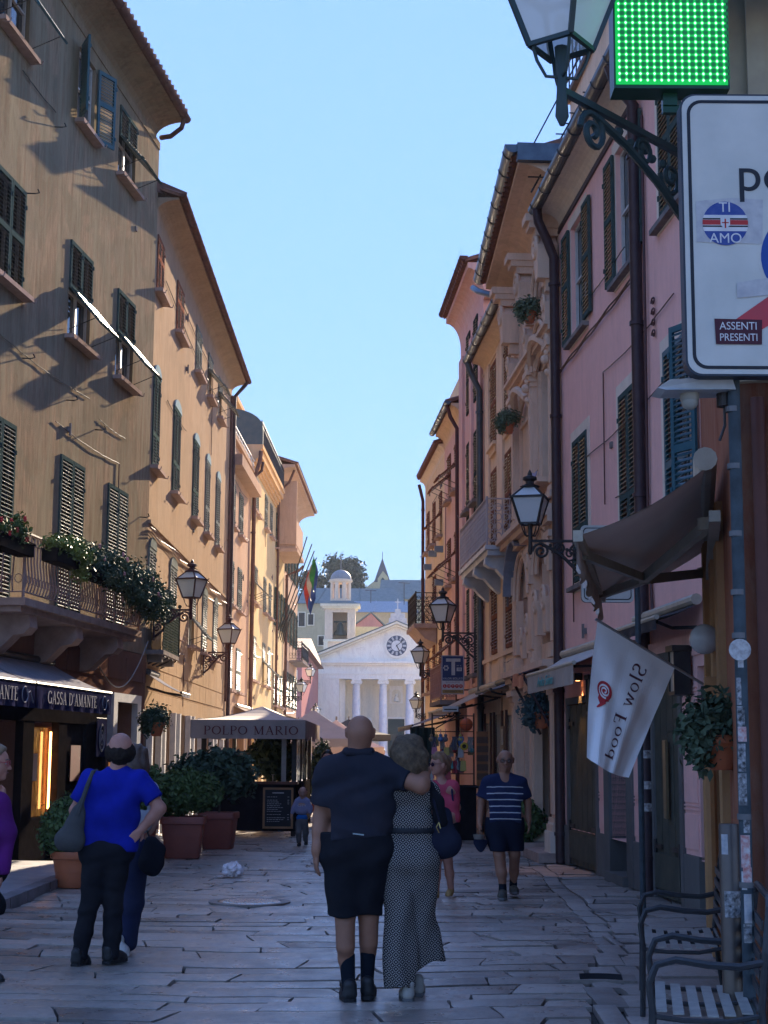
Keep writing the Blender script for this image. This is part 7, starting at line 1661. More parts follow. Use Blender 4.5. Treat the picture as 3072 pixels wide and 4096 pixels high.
SDF([((-.07,-.02,1.60),(-.07,.02,1.605),.03,.03,1,.02),((.09,-.02,1.60),(.09,.02,1.605),.03,.03,1,.02),((-.06,-.055,1.60),(.08,-.055,1.60),.028,.028,1,.02),((-.06,.05,1.58),(.08,.05,1.58),.03,.03,1,.02)], .008).build('collar', MATS['charcoal_navy_shirt'], o)
m = MB(); m.obox(Q(775,1815,-.165), (.036,0,-.004), (0,.003,0), (0,0,.004)); m.build('reflective_strip', M('reflective_tape', (.35,.42,.42), rough=.3), o)
shorts = [((-.09,0,1.05),(.09,0,1.05),.15,.15,.85,.06),((-.09,0,.95),(.09,0,.95),.158,.158,.88,.06)] + limb([(-.09,0,.92),Q(746,1995)], [.14,.10],.05) + limb([(.09,0,.92),Q(795,1990,.06)], [.14,.10],.05)
SDF(shorts, .009, clip=lambda X,Y,Z: [(.54+.01*np.sin(X*20))-Z+0*Y, Z-1.08+0*X], disp=folds(.010,17,16,2)).build('shorts', cloth_mat('black_shorts_cloth', (.008,.009,.013), (.014,.013,.016)), t)
sock = cloth_mat('black_navy_sock', (.008,.012,.02))
for a_, b_, c_ in ((Q(752,2065,.018),Q(757,2140,-.01),1),(Q(797,2050,.09),Q(795,2130,.1),2)): SDF([(a_,b_,.054,.043,1,.01)], .008, clip=lambda X,Y,Z,a_=a_: [Z-a_[2]+0*X+0*Y]).build('sock', sock, t)
blkshoe = M('black_shoe_leather', (.012,.012,.014), (.03,.03,.03), sc=20, rough=.5)
shoe('shoe', Q(760,2162,-.05), Q(748,2162,.20), blkshoe, t, 1.12, sole=M('black_rubber', (.015,.015,.017))); shoe('shoe', Q(796,2160,.05), Q(800,2160,.31), blkshoe, t, 1.12, sole=MATS['black_rubber'])

# ---------------------------------------------------------------- woman in patterned trousers, from behind
t = thing('person', 'woman from behind in a lattice-patterned wide trouser suit, sunglasses on her hair', 'person', (.18,10.5,0))
sc = .0031; Q = lambda x, z, y=0: ((x-887)*sc, y, (2160-z)*sc)
def lattice():
    m, nt, b = new_mat('black_white_lattice_fabric'); v = mapped(nt, (33,33,33), (0,rad(45),0)); sep = nt.nodes.new('ShaderNodeSeparateXYZ'); nt.links.new(v, sep.inputs[0]); outs = []
    def mth(op, a, b_=None):
        n = nt.nodes.new('ShaderNodeMath'); n.operation = op
        for i_, x_ in enumerate((a,b_)):
            if x_ is None: continue
            if isinstance(x_, (int,float)): n.inputs[i_].default_value = x_
            else: nt.links.new(x_, n.inputs[i_])
        return n.outputs[0]
    fx = mth('ABSOLUTE', mth('SUBTRACT', mth('FRACT', sep.outputs['X']), .5)); fz = mth('ABSOLUTE', mth('SUBTRACT', mth('FRACT', sep.outputs['Z']), .5))
    g = mth('MINIMUM', fx, fz); line = mth('LESS_THAN', g, .09); dot = mth('LESS_THAN', mth('MAXIMUM', mth('SUBTRACT', .5, fx), mth('SUBTRACT', .5, fz)), .17); gap = mth('GREATER_THAN', mth('ABSOLUTE', mth('SUBTRACT', fx, fz)), .07)
    f = mth('MAXIMUM', mth('MULTIPLY', line, gap), dot); nt.links.new(mix(nt, f, (.010,.010,.014), (.30,.275,.25)), b.inputs['Base Color']); b.inputs['Roughness'].default_value = .85; b.inputs['Specular IOR Level'].default_value = .2; return m
lat = lattice()
hd, T = head((-.015,.01,1.575), .93, yaw=180, pitch=0, roll=-14)
Ls, Rs = Q(846,1722), Q(934,1725); torso = [((-.09,0,1.34),(.09,0,1.34),.075,.075,.85,.04),((-.05,0,1.1),(.05,0,1.1),.08,.08,.8,.04)]
arms = limb([Ls,Q(842,1790,.05),(-.06,.2,1.16)], [.042,.036,.025]) + hand((-.06,.2,1.16), (.03,.26,1.2),(0,-1,0),.85) + limb([Rs,Q(946,1790,.06),(.10,.2,1.18)], [.044,.037,.026]) + hand((.10,.2,1.18), (.02,.26,1.22),(0,-1,0),.85)
SDF(hd+[((0,.0,1.38),(-.01,.01,1.5),.05,.046,1,.03)]+torso+arms, .0085).build('body', sk_b, t)
top = [((-.10,0,1.33),(.10,0,1.33),.092,.092,.85,.05),((-.065,0,1.14),(.065,0,1.14),.105,.105,.85,.06),(Ls,lerp(Ls,Q(842,1790,.05),.35),.055,.052,1,.03),(Rs,lerp(Rs,Q(946,1790,.06),.35),.055,.052,1,.03)]
SDF(top, .009, clip=lambda X,Y,Z: [1.08-Z+0*X+0*Y, Z-1.425+.5*abs(X)*0+0*Y], disp=folds(.005,16,14)).build('top', lat, t)
tr_ = [((-.06,0,1.07),(.06,0,1.07),.105,.105,.9,.05),((-.08,-.02,.9),(.08,-.02,.9),.125,.125,.95,.06)] + limb([(-.08,0,.86),Q(869,1990,.0),Q(869,2145,.0)], [.115,.108,.12],.015) + limb([(.08,0,.86),Q(913,1985,.06),Q(930,2112,.12)], [.12,.100,.115],.015) + [(Q(925,2040,.1),Q(950,2088,.14),.05,.06,1,.04)]
SDF(tr_, .009, clip=lambda X,Y,Z: [np.where(X < .045, .09+0*X, .20+.25*(X-.045))-Z-.015*np.sin(X*30)+0*Y, Z-1.1+0*X], disp=lambda X,Y,Z: (.014*np.sin(34*X+12*Y+3*np.sin(5*Z))*np.clip((1.0-Z)*1.2,0,1)).astype(np.float32)).build('trousers', lat, t)
m = MB(); m.lathe([(.178,-.018),(.184,0),(.178,.018)], 28, (0,0,1.09), 1, .62, cap=False); m.build('belt', sg_k, t, smooth=True)
hair = [((-.02,-.01,1.60),(-.005,.02,1.62),.108,.11,1,.05),((-.03,-.05,1.55),(.01,-.05,1.52),.095,.085,1,.05),((-.065,-.02,1.53),(-.06,-.02,1.47),.055,.04,1,.04),((.07,-.02,1.56),(.085,-.02,1.48),.06,.04,1,.04),((.0,-.055,1.50),(.03,-.05,1.44),.07,.05,1,.04)]
SDF(hair, .008, disp=lambda X,Y,Z: (.002*np.sin(150*X+20*np.sin(Z*8)+40*Y)+.005*np.sin(30*X+12*Z)+.003*np.sin(60*Z+30*X)).astype(np.float32)).build('hair', M('ash_blonde_hair', (.15,.105,.065), (.07,.05,.035), sc=30, rough=.75, bmp=.8, bsc=90, spec=.1), t)
m = MB()
for e in (-1,1): m.tube([T((e*.1,.06,.07)),T((e*.09,-.02,.115)),T((e*.06,-.07,.125)),T((e*.012,-.09,.115))], [.005,.007,.016,.004], 6)
m.build('sunglasses', M('black_sunglasses', (.01,.01,.012), rough=.2), t, smooth=True)
snk = M('cream_sneaker', (.42,.39,.34), (.3,.28,.25), sc=12, rough=.6)
shoe('shoe', Q(886,2160,-.05), Q(878,2160,.18), snk, t, .98, sole=M('grey_rubber_sole', (.15,.15,.15))); shoe('shoe', Q(908,2158,.15), Q(912,2158,.38), snk, t, .95, sole=MATS['grey_rubber_sole'])
bg = thing('handbag', 'dark navy soft handbag hanging at the patterned woman\'s right side on a black strap', 'bag', (.18,10.5,0))
navyb = cloth_mat('navy_bag_leather', (.010,.012,.028), (.018,.02,.035))
SDF([(Q(955,1795,.0),Q(950,1835,.0),.07,.105,.6,.05),(Q(975,1835,.0),Q(930,1835,.0),.075,.075,.6,.05),(Q(960,1775,0),Q(958,1800,0),.05,.07,.6,.05)], .009, disp=folds(.006,20,16)).build('bag_body', navyb, bg)
SDF([(Q(928,1712,-.05),Q(946,1745,-.06),.03,.04,.6,.03),(Q(946,1745,-.06),Q(955,1790,-.04),.04,.045,.6,.03)], .009, disp=folds(.005,20,22)).build('folded_jacket', cloth_mat('black_jacket_cloth', (.012,.012,.016)), bg)
m = MB(); m.tube([Q(930,1712,-.03),Q(940,1750,-.09),Q(952,1792,-.06)], .008, 5); m.tube([Q(930,1712,-.03),Q(944,1750,.05),Q(956,1792,.05)], .008, 5); m.build('strap', navyb, bg)
m = MB(); m.tube([Q(950,1790,-.09),Q(944,1800,-.1),Q(950,1812,-.1)], .004, 5); m.tube([Q(950,1792,-.09),Q(953,1803,-.1)], .004, 5); m.build('gold_charm', M('gold', (.5,.35,.12), rough=.3, metal=1), bg)

# ---------------------------------------------------------------- man in royal blue T-shirt, from behind
t = thing('person', 'balding man from behind in royal blue T-shirt and black trousers, hand on hip', 'person', (-2.1,12.05,0))
sc = .003555; Q = lambda x, z, y=0: ((x-238)*sc, y, (2090-z)*sc)
hd, T = head(Q(262,1636,.01), 1.0, yaw=172, pitch=3); hd = [(a,b,r1*1.03,r2*1.03,q,k) for a,b,r1,r2,q,k in hd]
Ls, Rs = Q(200,1702), Q(306,1702); Lel, Rel = Q(168,1768,.04), Q(352,1762,-.02); Rwr = Q(316,1803,-.02)
arms = limb([Ls,Lel,Q(185,1775,.24)], [.06,.046,.03]) + hand(Q(185,1775,.24),Q(200,1765,.3),(0,-1,0),.95) + limb([Rs,Rel,Rwr], [.06,.047,.033]) + [(lerp(Rel,Rwr,.15),lerp(Rel,Rwr,.5),.048,.044,1,.02)] + hand(Rwr, Q(298,1825,-.07), (-.4,1,.1), 1.0, .35, side=1)
torso = [((-.10,0,1.30),(.12,0,1.30),.09,.09,.8,.05),((-.05,0,1.05),(.06,0,1.05),.10,.10,.8,.05),(Q(255,1690),Q(262,1655),.062,.064,1,.03)]
SDF(hd+arms+torso, .0085).build('body', sk_b, t)
shirt = [((-.12,0,1.32),(.16,0,1.32),.125,.125,.78,.06),((-.095,0,1.12),(.115,0,1.12),.150,.15,.8,.08),((-.10,0,.92),(.115,0,.92),.135,.135,.85,.07),((-.13,0,1.375),(.22,0,1.375),.062,.062,1,.06),((.01,0,1.43),(.12,0,1.43),.045,.045,1.2,.05),
 (Ls,lerp(Ls,Lel,.68),.076,.078,1,.04),(Rs,lerp(Rs,Rel,.8),.08,.085,1,.04)]
dl = (Vector(Lel)-Vector(Ls)).normalized(); dr_ = (Vector(Rel)-Vector(Rs)).normalized(); LE, RE = lerp(Ls,Lel,.68), lerp(Rs,Rel,.72)
def cl(X,Y,Z): return [.83+.015*np.sin(X*6+1)-Z+0*Y, np.where((X < -.17)&(Z > .95), (X-LE[0])*dl.x+(Y-LE[1])*dl.y+(Z-LE[2])*dl.z, -1), np.where((X > .27), (X-RE[0])*dr_.x+(Y-RE[1])*dr_.y+(Z-RE[2])*dr_.z, -1)]
SDF(shirt, .009, clip=cl, disp=folds(.012,15,13,1)).build('tshirt', cloth_mat('royal_blue_cotton', (.010,.020,.30), (.007,.014,.21)), t)
trs = [((-.07,0,.86),(.08,0,.86),.145,.145,.85,.05)] + limb([(-.075,0,.8),Q(210,1945),Q(196,2025),Q(190,2068)], [.108,.078,.066,.062],.02) + limb([(.085,0,.8),Q(256,1945,.02),Q(256,2020,.03),Q(255,2066,.03)], [.108,.080,.070,.064],.02)
SDF(trs, .009, clip=lambda X,Y,Z: [.045-Z+0*X+0*Y], disp=folds(.006,19,33,3)).build('trousers', cloth_mat('black_trouser_cloth', (.010,.010,.014), (.018,.017,.02)), t)
SDF([(Q(262,1648,-.035),Q(262,1655,-.02),.085,.07,1,.03),(Q(247,1640,.0),Q(277,1640,.0),.065,.065,1,.03),(Q(240,1648,.01),Q(242,1655,.0),.04,.035,1,.02),(Q(284,1648,.01),Q(282,1655,.0),.04,.035,1,.02)], .008, disp=lambda X,Y,Z:(.003*np.sin(120*X+30*Z)*np.sin(90*Z)).astype(np.float32), clip=lambda X,Y,Z: [Z-Q(0,1624)[2]-.35*Y*0+0*X]).build('hair', M('short_dark_hair', (.018,.012,.010), (.035,.026,.02), sc=40, rough=.9, bmp=.5, bsc=120, spec=.08), t)
shoe('shoe', Q(186,2092,-.04), Q(196,2092,.2), blkshoe, t, 1.1, sole=MATS['black_rubber']); shoe('shoe', Q(250,2086,.0), Q(276,2086,.22), blkshoe, t, 1.1, sole=MATS['black_rubber'])
bg = thing('shoulder_bag', 'grey canvas shoulder bag hanging on the back of the man in blue', 'bag', (-2.1,12.05,0))
gcan = cloth_mat('grey_canvas_bag', (.085,.08,.075), (.05,.05,.05))
SDF([(Q(180,1770,-.12),Q(165,1825,-.12),.045,.085,.6,.05),(Q(175,1828,-.12),Q(152,1828,-.12),.09,.07,.6,.05),(Q(190,1745,-.11),Q(178,1790,-.12),.025,.06,.6,.04)], .009, disp=folds(.006,22,16)).build('bag_body', gcan, bg)
m = MB(); m.tube([Q(212,1683,.03),Q(208,1685,-.06),Q(200,1715,-.12),Q(190,1750,-.13),Q(183,1775,-.14)], [.014,.016,.018,.018,.025], 7); m.build('strap', gcan, bg, smooth=True)

# ---------------------------------------------------------------- woman behind the blue man
t = thing('person', 'long-haired woman in a white top and jeans mostly hidden behind the man in blue', 'person', (-2.03,12.75,0))
sc = .00376; Q = lambda x, z, y=0: ((x-275)*sc, y, (2055-z)*sc)
hd, T = head(Q(283,1652,0), .95, yaw=190)
SDF(hd+[(Q(280,1680),Q(282,1665),.05,.05,1,.03)]+limb([Q(318,1712),Q(330,1765,.02),Q(318,1795,.05)], [.045,.038,.03])+hand(Q(318,1795,.05),Q(308,1815,.05),(-1,0,0),.9)+limb([Q(240,1712),Q(232,1765,.02),Q(236,1800,.05)], [.045,.038,.03])+[(Q(255,1710),Q(300,1710),.07,.07,.8,.04)], .01).build('body', sk_c, t)
SDF([(Q(248,1712),Q(308,1712),.085,.085,.8,.05),(Q(262,1780),Q(296,1780),.10,.10,.8,.05),(Q(318,1712),Q(326,1748,.02),.06,.062,1,.03),(Q(240,1712),Q(234,1745,.02),.06,.06,1,.03)], .01, clip=lambda X,Y,Z: [Z*0+X*0+Y*0+Q(0,1835)[2]-Z], disp=folds(.005)).build('blouse', cloth_mat('white_blouse_cloth', (.42,.42,.45)), t)
SDF([(Q(265,1845),Q(290,1845),.12,.12,.85,.05)]+limb([Q(288,1860),Q(285,1950),Q(278,2035)], [.11,.085,.065],.03)+limb([Q(262,1860),Q(262,1950,.1),Q(258,2035,.15)], [.11,.08,.06],.03), .01, disp=folds(.005,18,20)).build('jeans', cloth_mat('navy_denim', (.018,.022,.06), (.03,.035,.07)), t)
SDF([(Q(284,1640,-.02),Q(288,1660,-.03),.10,.095,1,.04),(Q(292,1665,-.05),Q(296,1700,-.06),.075,.06,1,.04),(Q(275,1665,-.05),Q(275,1700,-.06),.06,.05,1,.04)], .009, disp=lambda X,Y,Z:(.005*np.sin(100*X+6*np.sin(9*Z))).astype(np.float32)).build('hair', M('long_brown_hair', (.10,.06,.04), (.06,.035,.025), sc=20, rough=.5, bmp=.5), t)
shoe('shoe', Q(262,2052,-.05), Q(284,2052,-.22), M('white_sneaker', (.5,.48,.44), rough=.5), t, 1.0, sole=MATS['white_sneaker']); shoe('shoe', Q(256,2052,.17), Q(252,2052,.0), MATS['white_sneaker'], t, 1.0)
bg = thing('backpack', 'small black backpack hanging below the elbow of the man in blue', 'bag', (-1.9,12.55,0))
Q2 = lambda x, z, y=0: ((x-296)*.00371, y, (2068-z)*.00371)
SDF([(Q2(318,1832),Q2(312,1868),.06,.09,.7,.05),(Q2(334,1845),Q2(322,1885),.05,.06,.7,.05)], .009, disp=folds(.006,24,18)).build('bag_body', cloth_mat('black_nylon', (.012,.012,.018)), bg)
m = MB(); m.tube([Q2(312,1822),Q2(305,1806),Q2(298,1800,.02)], .007, 5); m.build('strap', MATS['black_nylon'], bg)

# ---------------------------------------------------------------- woman in purple at the left edge (facing right)
t = thing('person', 'older woman with red glasses and a purple cardigan, seen in profile', 'person', (-2.79,11.2,0))
sc = .00331; Q = lambda x, z, y=0: ((x+12)*sc, y, (2110-z)*sc)
hd, T = head(Q(-4,1658), .98, yaw=-95, pitch=4, roll=0)
SDF(hd+[(Q(-18,1712),Q(-10,1680),.055,.052,1,.03)]+limb([Q(8,1738),Q(28,1800,.0),Q(22,1880,-.04)], [.055,.045,.03])+hand(Q(22,1880,-.04),Q(22,1915,-.04),(-1,0,.1),.9)+limb([Q(-30,1740,.1),Q(-20,1780,.15),Q(-4,1732,.08)], [.05,.042,.03])+hand(Q(-4,1735,.08),Q(10,1712,.05),(-.5,-1,0),.9)+[(Q(-30,1740),Q(0,1740),.09,.09,.9,.05)]+limb([Q(-15,1930),Q(-12,2000),Q(-14,2095)],[.08,.06,.04]), .009).build('body', sk_b, t)
face_bits(T, .98, t, True, (M('red_glasses_frame', (.4,.03,.04), rough=.3), glass_mat('clear_lens', (.3,.2,.2), .2, .2)))
pur = cloth_mat('purple_knit', (.115,.015,.14), (.08,.012,.10))
SDF([(Q(-25,1742),Q(2,1745),.095,.095,1,.05),(Q(-22,1800),Q(8,1800),.12,.115,1,.06),(Q(-20,1880),Q(8,1870),.11,.10,1,.06),(Q(8,1740),Q(30,1800),.072,.062,1,.04),(Q(30,1800),Q(24,1878,-.03),.062,.05,1,.03)], .009, clip=lambda X,Y,Z: [Q(0,1888)[2]-Z+0*X+0*Y], disp=folds(.005)).build('cardigan', pur, t)
SDF([(Q(-25,1800,-.08),Q(-6,1820,-.09),.07,.07,.7,.04),(Q(-22,1870),Q(2,1880),.115,.11,1,.06),(Q(-20,1935),Q(-2,1955),.12,.115,1,.05)], .009, clip=lambda X,Y,Z: [Q(0,1972)[2]-Z+0*X+0*Y]).build('dress', cloth_mat('black_dress_cloth', (.01,.01,.012)), t)
SDF([(Q(-10,1640,.0),Q(-22,1655,.0),.105,.10,1,.04),(Q(2,1634,.0),Q(6,1632,.0),.06,.05,1,.04)], .009, clip=lambda X,Y,Z: [(X-Q(6,0)[0])+.0*Z+0*Y-.6*(Z-Q(0,1648)[2])], disp=lambda X,Y,Z:(.006*np.sin(70*X+40*Z+20*Y)).astype(np.float32)).build('hair', M('sandy_blonde_hair', (.28,.19,.11), (.18,.12,.07), sc=20, rough=.6, bmp=.4), t)
SDF(limb([Q(-14,2000),Q(-14,2092)],[.055,.045]), .01).build('stocking', MATS['black_dress_cloth'], t)
shoe('shoe', Q(-14,2110), Q(36,2108,-.03), blkshoe, t, .9, sole=MATS['black_rubber'])
shoe('shoe', Q(-40,2075,.2), Q(-5,2075,.2), blkshoe, t, .9)

# ---------------------------------------------------------------- child
t = thing('person', 'small boy in a lilac hooded sweatshirt and grey trousers walking past the kiosk', 'person', (-1.38,27.2,0), 0)
sc = .00805; Q = lambda x, z, y=0: ((x-657)*sc, y, (1828-z)*sc)
hd, T = head(Q(658,1716,0), .80, yaw=5, pitch=16)
SDF(hd+[(Q(657,1728),Q(657,1722),.035,.035,1,.02)]+limb([Q(646,1733),Q(641,1747),Q(635,1762,-.02)],[.03,.028,.022])+hand(Q(635,1762,-.02),Q(633,1770,-.03),(1,0,0),.6)+limb([Q(668,1733),Q(674,1747),Q(675,1760,-.03)],[.03,.028,.022])+hand(Q(675,1760,-.03),Q(674,1768,-.05),(-1,0,0),.6)+[(Q(652,1740),Q(662,1740),.06,.06,.8,.03)], .009).build('body', sk_c, t)
face_bits(T, .8, t, True)
hood = cloth_mat('lilac_hoodie', (.26,.25,.38), (.2,.2,.3)); ho = SDF([(Q(651,1735),Q(663,1735),.055,.055,.85,.04),(Q(652,1752),Q(663,1752),.085,.085,.8,.05),(Q(646,1734),Q(640,1748),.05,.045,1,.03),(Q(640,1748),Q(636,1758,-.02),.045,.036,1,.02),(Q(668,1734),Q(674,1748),.05,.045,1,.03),(Q(674,1748),Q(675,1757,-.03),.045,.036,1,.02),(Q(652,1729,.02),Q(662,1729,.02),.045,.045,1,.03)], .009, clip=lambda X,Y,Z: [Q(0,1768)[2]-Z+0*X+0*Y], disp=folds(.004,20,22)).build('hoodie', hood, t)
text_obj('lettering', 'CITY', .055, M('pale_print', (.5,.5,.52)), ho, tuple(Vector(Q(657,1743))+Vector((0,-.095,0))), (rad(90),0,0), ext=.003, sx=1.3)
SDF([(Q(652,1769),Q(662,1769),.06,.06,.8,.03)], .01, clip=lambda X,Y,Z: [Q(0,1775)[2]-Z+0*X+0*Y]).build('shirt_hem', cloth_mat('bright_blue_cotton', (.02,.13,.42)), t)
SDF([(Q(652,1775),Q(662,1775),.06,.06,.85,.03)]+limb([Q(651,1780),Q(650,1800,-.04),Q(651,1818,.0)],[.062,.05,.042],.02)+limb([Q(663,1780),Q(665,1800,.03),Q(665,1815,.07)],[.062,.05,.042],.02), .009, disp=folds(.004,24,26)).build('trousers', cloth_mat('grey_jersey', (.13,.12,.12)), t)
shoe('shoe', Q(652,1828,.05), Q(651,1828,-.11), blkshoe, t, .7, h=.03); shoe('shoe', Q(666,1826,.12), Q(666,1826,-.03), blkshoe, t, .7, h=.03)
SDF([(Q(658,1713,.008),Q(658,1714,.022),.071,.069,1,.02)], .008, clip=lambda X,Y,Z: [-(Z-Q(0,1713)[2])-.5*(Y+.02)+0*X-.012], disp=lambda X,Y,Z:(.004*np.sin(90*X+50*Z)).astype(np.float32)).build('hair', M('dark_brown_child_hair', (.04,.025,.018), sc=30, rough=.6), t)

# ---------------------------------------------------------------- man in striped T-shirt, facing the camera
t = thing('person', 'bald man in a navy T-shirt with white stripes walking closer, cap in hand', 'person', (1.37,17.8,0))
sc = .00528; Q = lambda x, z, y=0: ((x-1089)*sc, y, (1938-z)*sc)
hd, T = head(Q(1093,1652,-.02), 1.0, yaw=2, pitch=8)
Ls, Rs = Q(1056,1699), Q(1127,1699); Lel, Rel = Q(1041,1738,.02), Q(1141,1738,.03); Lw, Rw = Q(1037,1783,-.05), Q(1142,1776,.0)
SDF(hd+[(Q(1091,1688),Q(1092,1668),.062,.06,1,.03)]+limb([Ls,Lel,Lw],[.055,.044,.03])+hand(Lw,Q(1037,1800,-.06),(1,0,.2),1.0,.9)+limb([Rs,Rel,Rw],[.055,.044,.03])+hand(Rw,Q(1143,1795,-.03),(-1,0,0),1.0,.35,side=-1)
 +[(Q(1070,1700),Q(1112,1700),.10,.10,.8,.05),(Q(1078,1770),Q(1104,1770),.14,.14,.9,.05)]+limb([Q(1074,1800),Q(1078,1848,-.08),Q(1083,1885,-.10),Q(1085,1922,-.10)],[.10,.064,.055,.037])+[(Q(1078,1862,-.07),Q(1081,1885,-.07),.05,.055,1,.03)]+limb([Q(1107,1800),Q(1112,1848,.02),Q(1112,1885,.12),Q(1111,1915,.16)],[.10,.062,.054,.036]), .0095).build('body', sk_a, t)
face_bits(T, 1.0, t, True, (M('dark_glasses_frame', (.08,.03,.03), rough=.3), glass_mat('smoke_lens', (.06,.05,.05), .45, .2)))
def stripes():
    m, nt, b = new_mat('navy_white_striped_jersey'); tc = nt.nodes.new('ShaderNodeTexCoord'); sp = nt.nodes.new('ShaderNodeSeparateXYZ'); nt.links.new(tc.outputs['Object'], sp.inputs[0]); 
    def mth(op, a, b_=None, c_=None):
        n = nt.nodes.new('ShaderNodeMath'); n.operation = op
        for i_, x_ in enumerate((a,b_,c_)):
            if x_ is None: continue
            if isinstance(x_, (int,float)): n.inputs[i_].default_value = x_
            else: nt.links.new(x_, n.inputs[i_])
        return n.outputs[0]
    nz = noise(nt, mapped(nt), 14, 3); zz = mth('ADD', mth('ADD', sp.outputs['Z'], mth('MULTIPLY', nz, .012)), mth('MULTIPLY', mth('MULTIPLY', sp.outputs['X'], sp.outputs['X']), .15)); fr = mth('FRACT', mth('DIVIDE', mth('SUBTRACT', zz, .872), .0705))
    st = mth('MULTIPLY', mth('LESS_THAN', fr, .17), mth('LESS_THAN', zz, 1.235)); st = mth('MULTIPLY', st, mth('LESS_THAN', mth('ABSOLUTE', mth('SUBTRACT', sp.outputs['X'], .01)), .205))
    nt.links.new(mix(nt, st, (.016,.02,.055), (.42,.42,.42)), b.inputs['Base Color']); b.inputs['Roughness'].default_value = .9; b.inputs['Specular IOR Level'].default_value = .15; return m
dl = (Vector(Lel)-Vector(Ls)).normalized(); dr_ = (Vector(Rel)-Vector(Rs)).normalized(); LE, RE = lerp(Ls,Lel,.8), lerp(Rs,Rel,.8)
SDF([(Q(1072,1699),Q(1110,1699),.105,.105,.82,.06),(Q(1072,1730),Q(1110,1730),.14,.14,.85,.08),(Q(1072,1768),Q(1110,1768),.165,.165,.85,.07),(Ls,lerp(Ls,Lel,.82),.072,.074,1,.04),(Rs,lerp(Rs,Rel,.82),.072,.074,1,.04),(Q(1082,1683,.01),Q(1101,1683,.01),.04,.04,1.2,.04)], .0095,
 clip=lambda X,Y,Z: [Q(0,1783)[2]-Z+.02*np.cos(X*8)+0*Y, np.where(X < -.17, (X-LE[0])*dl.x+(Y-LE[1])*dl.y+(Z-LE[2])*dl.z, -1), np.where(X > .19, (X-RE[0])*dr_.x+(Y-RE[1])*dr_.y+(Z-RE[2])*dr_.z, -1)], disp=folds(.010,15,16)).build('tshirt', stripes(), t)
SDF([(Q(1077,1778),Q(1105,1778),.14,.14,.9,.04),(Q(1077,1790),Q(1105,1790),.14,.14,.9,.05)]+limb([Q(1072,1800),Q(1077,1842,-.07)],[.13,.098],.03)+limb([Q(1108,1800),Q(1113,1838,.02)],[.13,.098],.03), .0095, clip=lambda X,Y,Z: [Q(0,1841)[2]-Z+0*X+0*Y], disp=folds(.006,16,14,2)).build('shorts', cloth_mat('dark_navy_shorts', (.012,.014,.028)), t)
for a_, b_ in ((Q(1084,1905,-.10),Q(1085,1922,-.10)),(Q(1111,1898,.14),Q(1111,1912,.16))): SDF([(a_,b_,.044,.044,1,.01)], .009).build('sock', sock, t)
og = M('olive_grey_trainers', (.09,.08,.06), (.05,.05,.045), sc=14, rough=.8)
shoe('shoe', Q(1085,1937,-.06), Q(1080,1938,-.30), og, t, 1.15, sole=MATS['grey_rubber_sole']); shoe('shoe', Q(1111,1933,.19), Q(1112,1930,-.02), og, t, 1.12, sole=MATS['grey_rubber_sole'])
cp = thing('cap', 'white and navy cap held upside down in the striped man\'s hand', 'cap', (1.37,17.8,0))
m = MB()
m.sheet(lambda u, v: tuple(Vector(Q(1036,1810,-.07))+Vector((.085*math.cos(2*PI*u)*math.sin(PI/2*v)*.8, .08*math.sin(2*PI*u)*math.sin(PI/2*v), .02-.1*math.cos(PI/2*v)))), 20, 8, .003); m.build('crown', M('cream_cap_cloth', (.42,.38,.32), (.3,.26,.22)), cp, smooth=True)
m = MB(); m.sheet(lambda u, v: tuple(Vector(Q(1036,1812,-.07))+Vector(((-.07+.16*u), -.05-.03*math.sin(PI*u), -.02-.14*v*math.sin(PI*(u*.8+.1))))), 12, 6, .004); m.build('peak', cloth_mat('navy_cap_peak', (.015,.018,.04)), cp, smooth=True)

# ---------------------------------------------------------------- woman in pink
t = thing('person', 'short-haired woman in sunglasses, pink top and black skirt', 'person', (.72,17.85,0))
sc = .00528; Q = lambda x, z, y=0: ((x-964)*sc, y, (1938-z)*sc)
hd, T = head(Q(948,1663,-.02), .95, yaw=62, pitch=0)
Ls, Rs = Q(938,1706,-.02), Q(979,1706); Rel, Rw = Q(988,1752,.05), Q(972,1772,-.12)
SDF(hd+[(Q(955,1700),Q(951,1678),.052,.048,1,.03)]+limb([Rs,Rel,Rw],[.052,.043,.03])+hand(Rw,Q(955,1762,-.16),(0,0,-1),.9,.6)+limb([Ls,Q(932,1745,.03),Q(935,1778,-.05)],[.05,.04,.03])+hand(Q(935,1778,-.05),Q(936,1795,-.07),(1,0,0),.9)+[(Q(948,1712),Q(972,1712),.09,.09,.85,.05),(Q(956,1780),Q(970,1780),.12,.12,.9,.05)]
 +limb([Q(968,1815),Q(966,1850,-.06),Q(972,1890,.02),Q(975,1922,.05)],[.092,.06,.05,.034])+limb([Q(950,1815),Q(944,1855,-.08),Q(943,1895,-.06),Q(943,1925,-.06)],[.092,.06,.05,.034]), .0095).build('body', sk_b, t)
face_bits(T, .95, t, True, (M('dark_sunglass_frame', (.02,.01,.02), rough=.2), M('dark_lens', (.03,.012,.03), rough=.1)))
pk = cloth_mat('coral_pink_top', (.52,.07,.11), (.40,.05,.09))
dr_ = (Vector(Rel)-Vector(Rs)).normalized(); RE = lerp(Rs,Rel,.55)
SDF([(Q(946,1710),Q(974,1710),.092,.092,.85,.05),(Q(950,1745),Q(974,1745),.105,.105,.9,.06),(Q(952,1772),Q(974,1772),.115,.115,.9,.05),(Rs,lerp(Rs,Rel,.6),.064,.06,1,.03),(Ls,lerp(Ls,Q(932,1745,.03),.5),.06,.058,1,.03)], .0095, clip=lambda X,Y,Z: [Q(0,1785)[2]-Z+0*X+0*Y, Z-Q(0,1692)[2]+.2*np.clip(.09-abs(X-.0-Q(954,0)[0]),0,1)*4*.2+0*Y], disp=folds(.005)).build('top', pk, t)
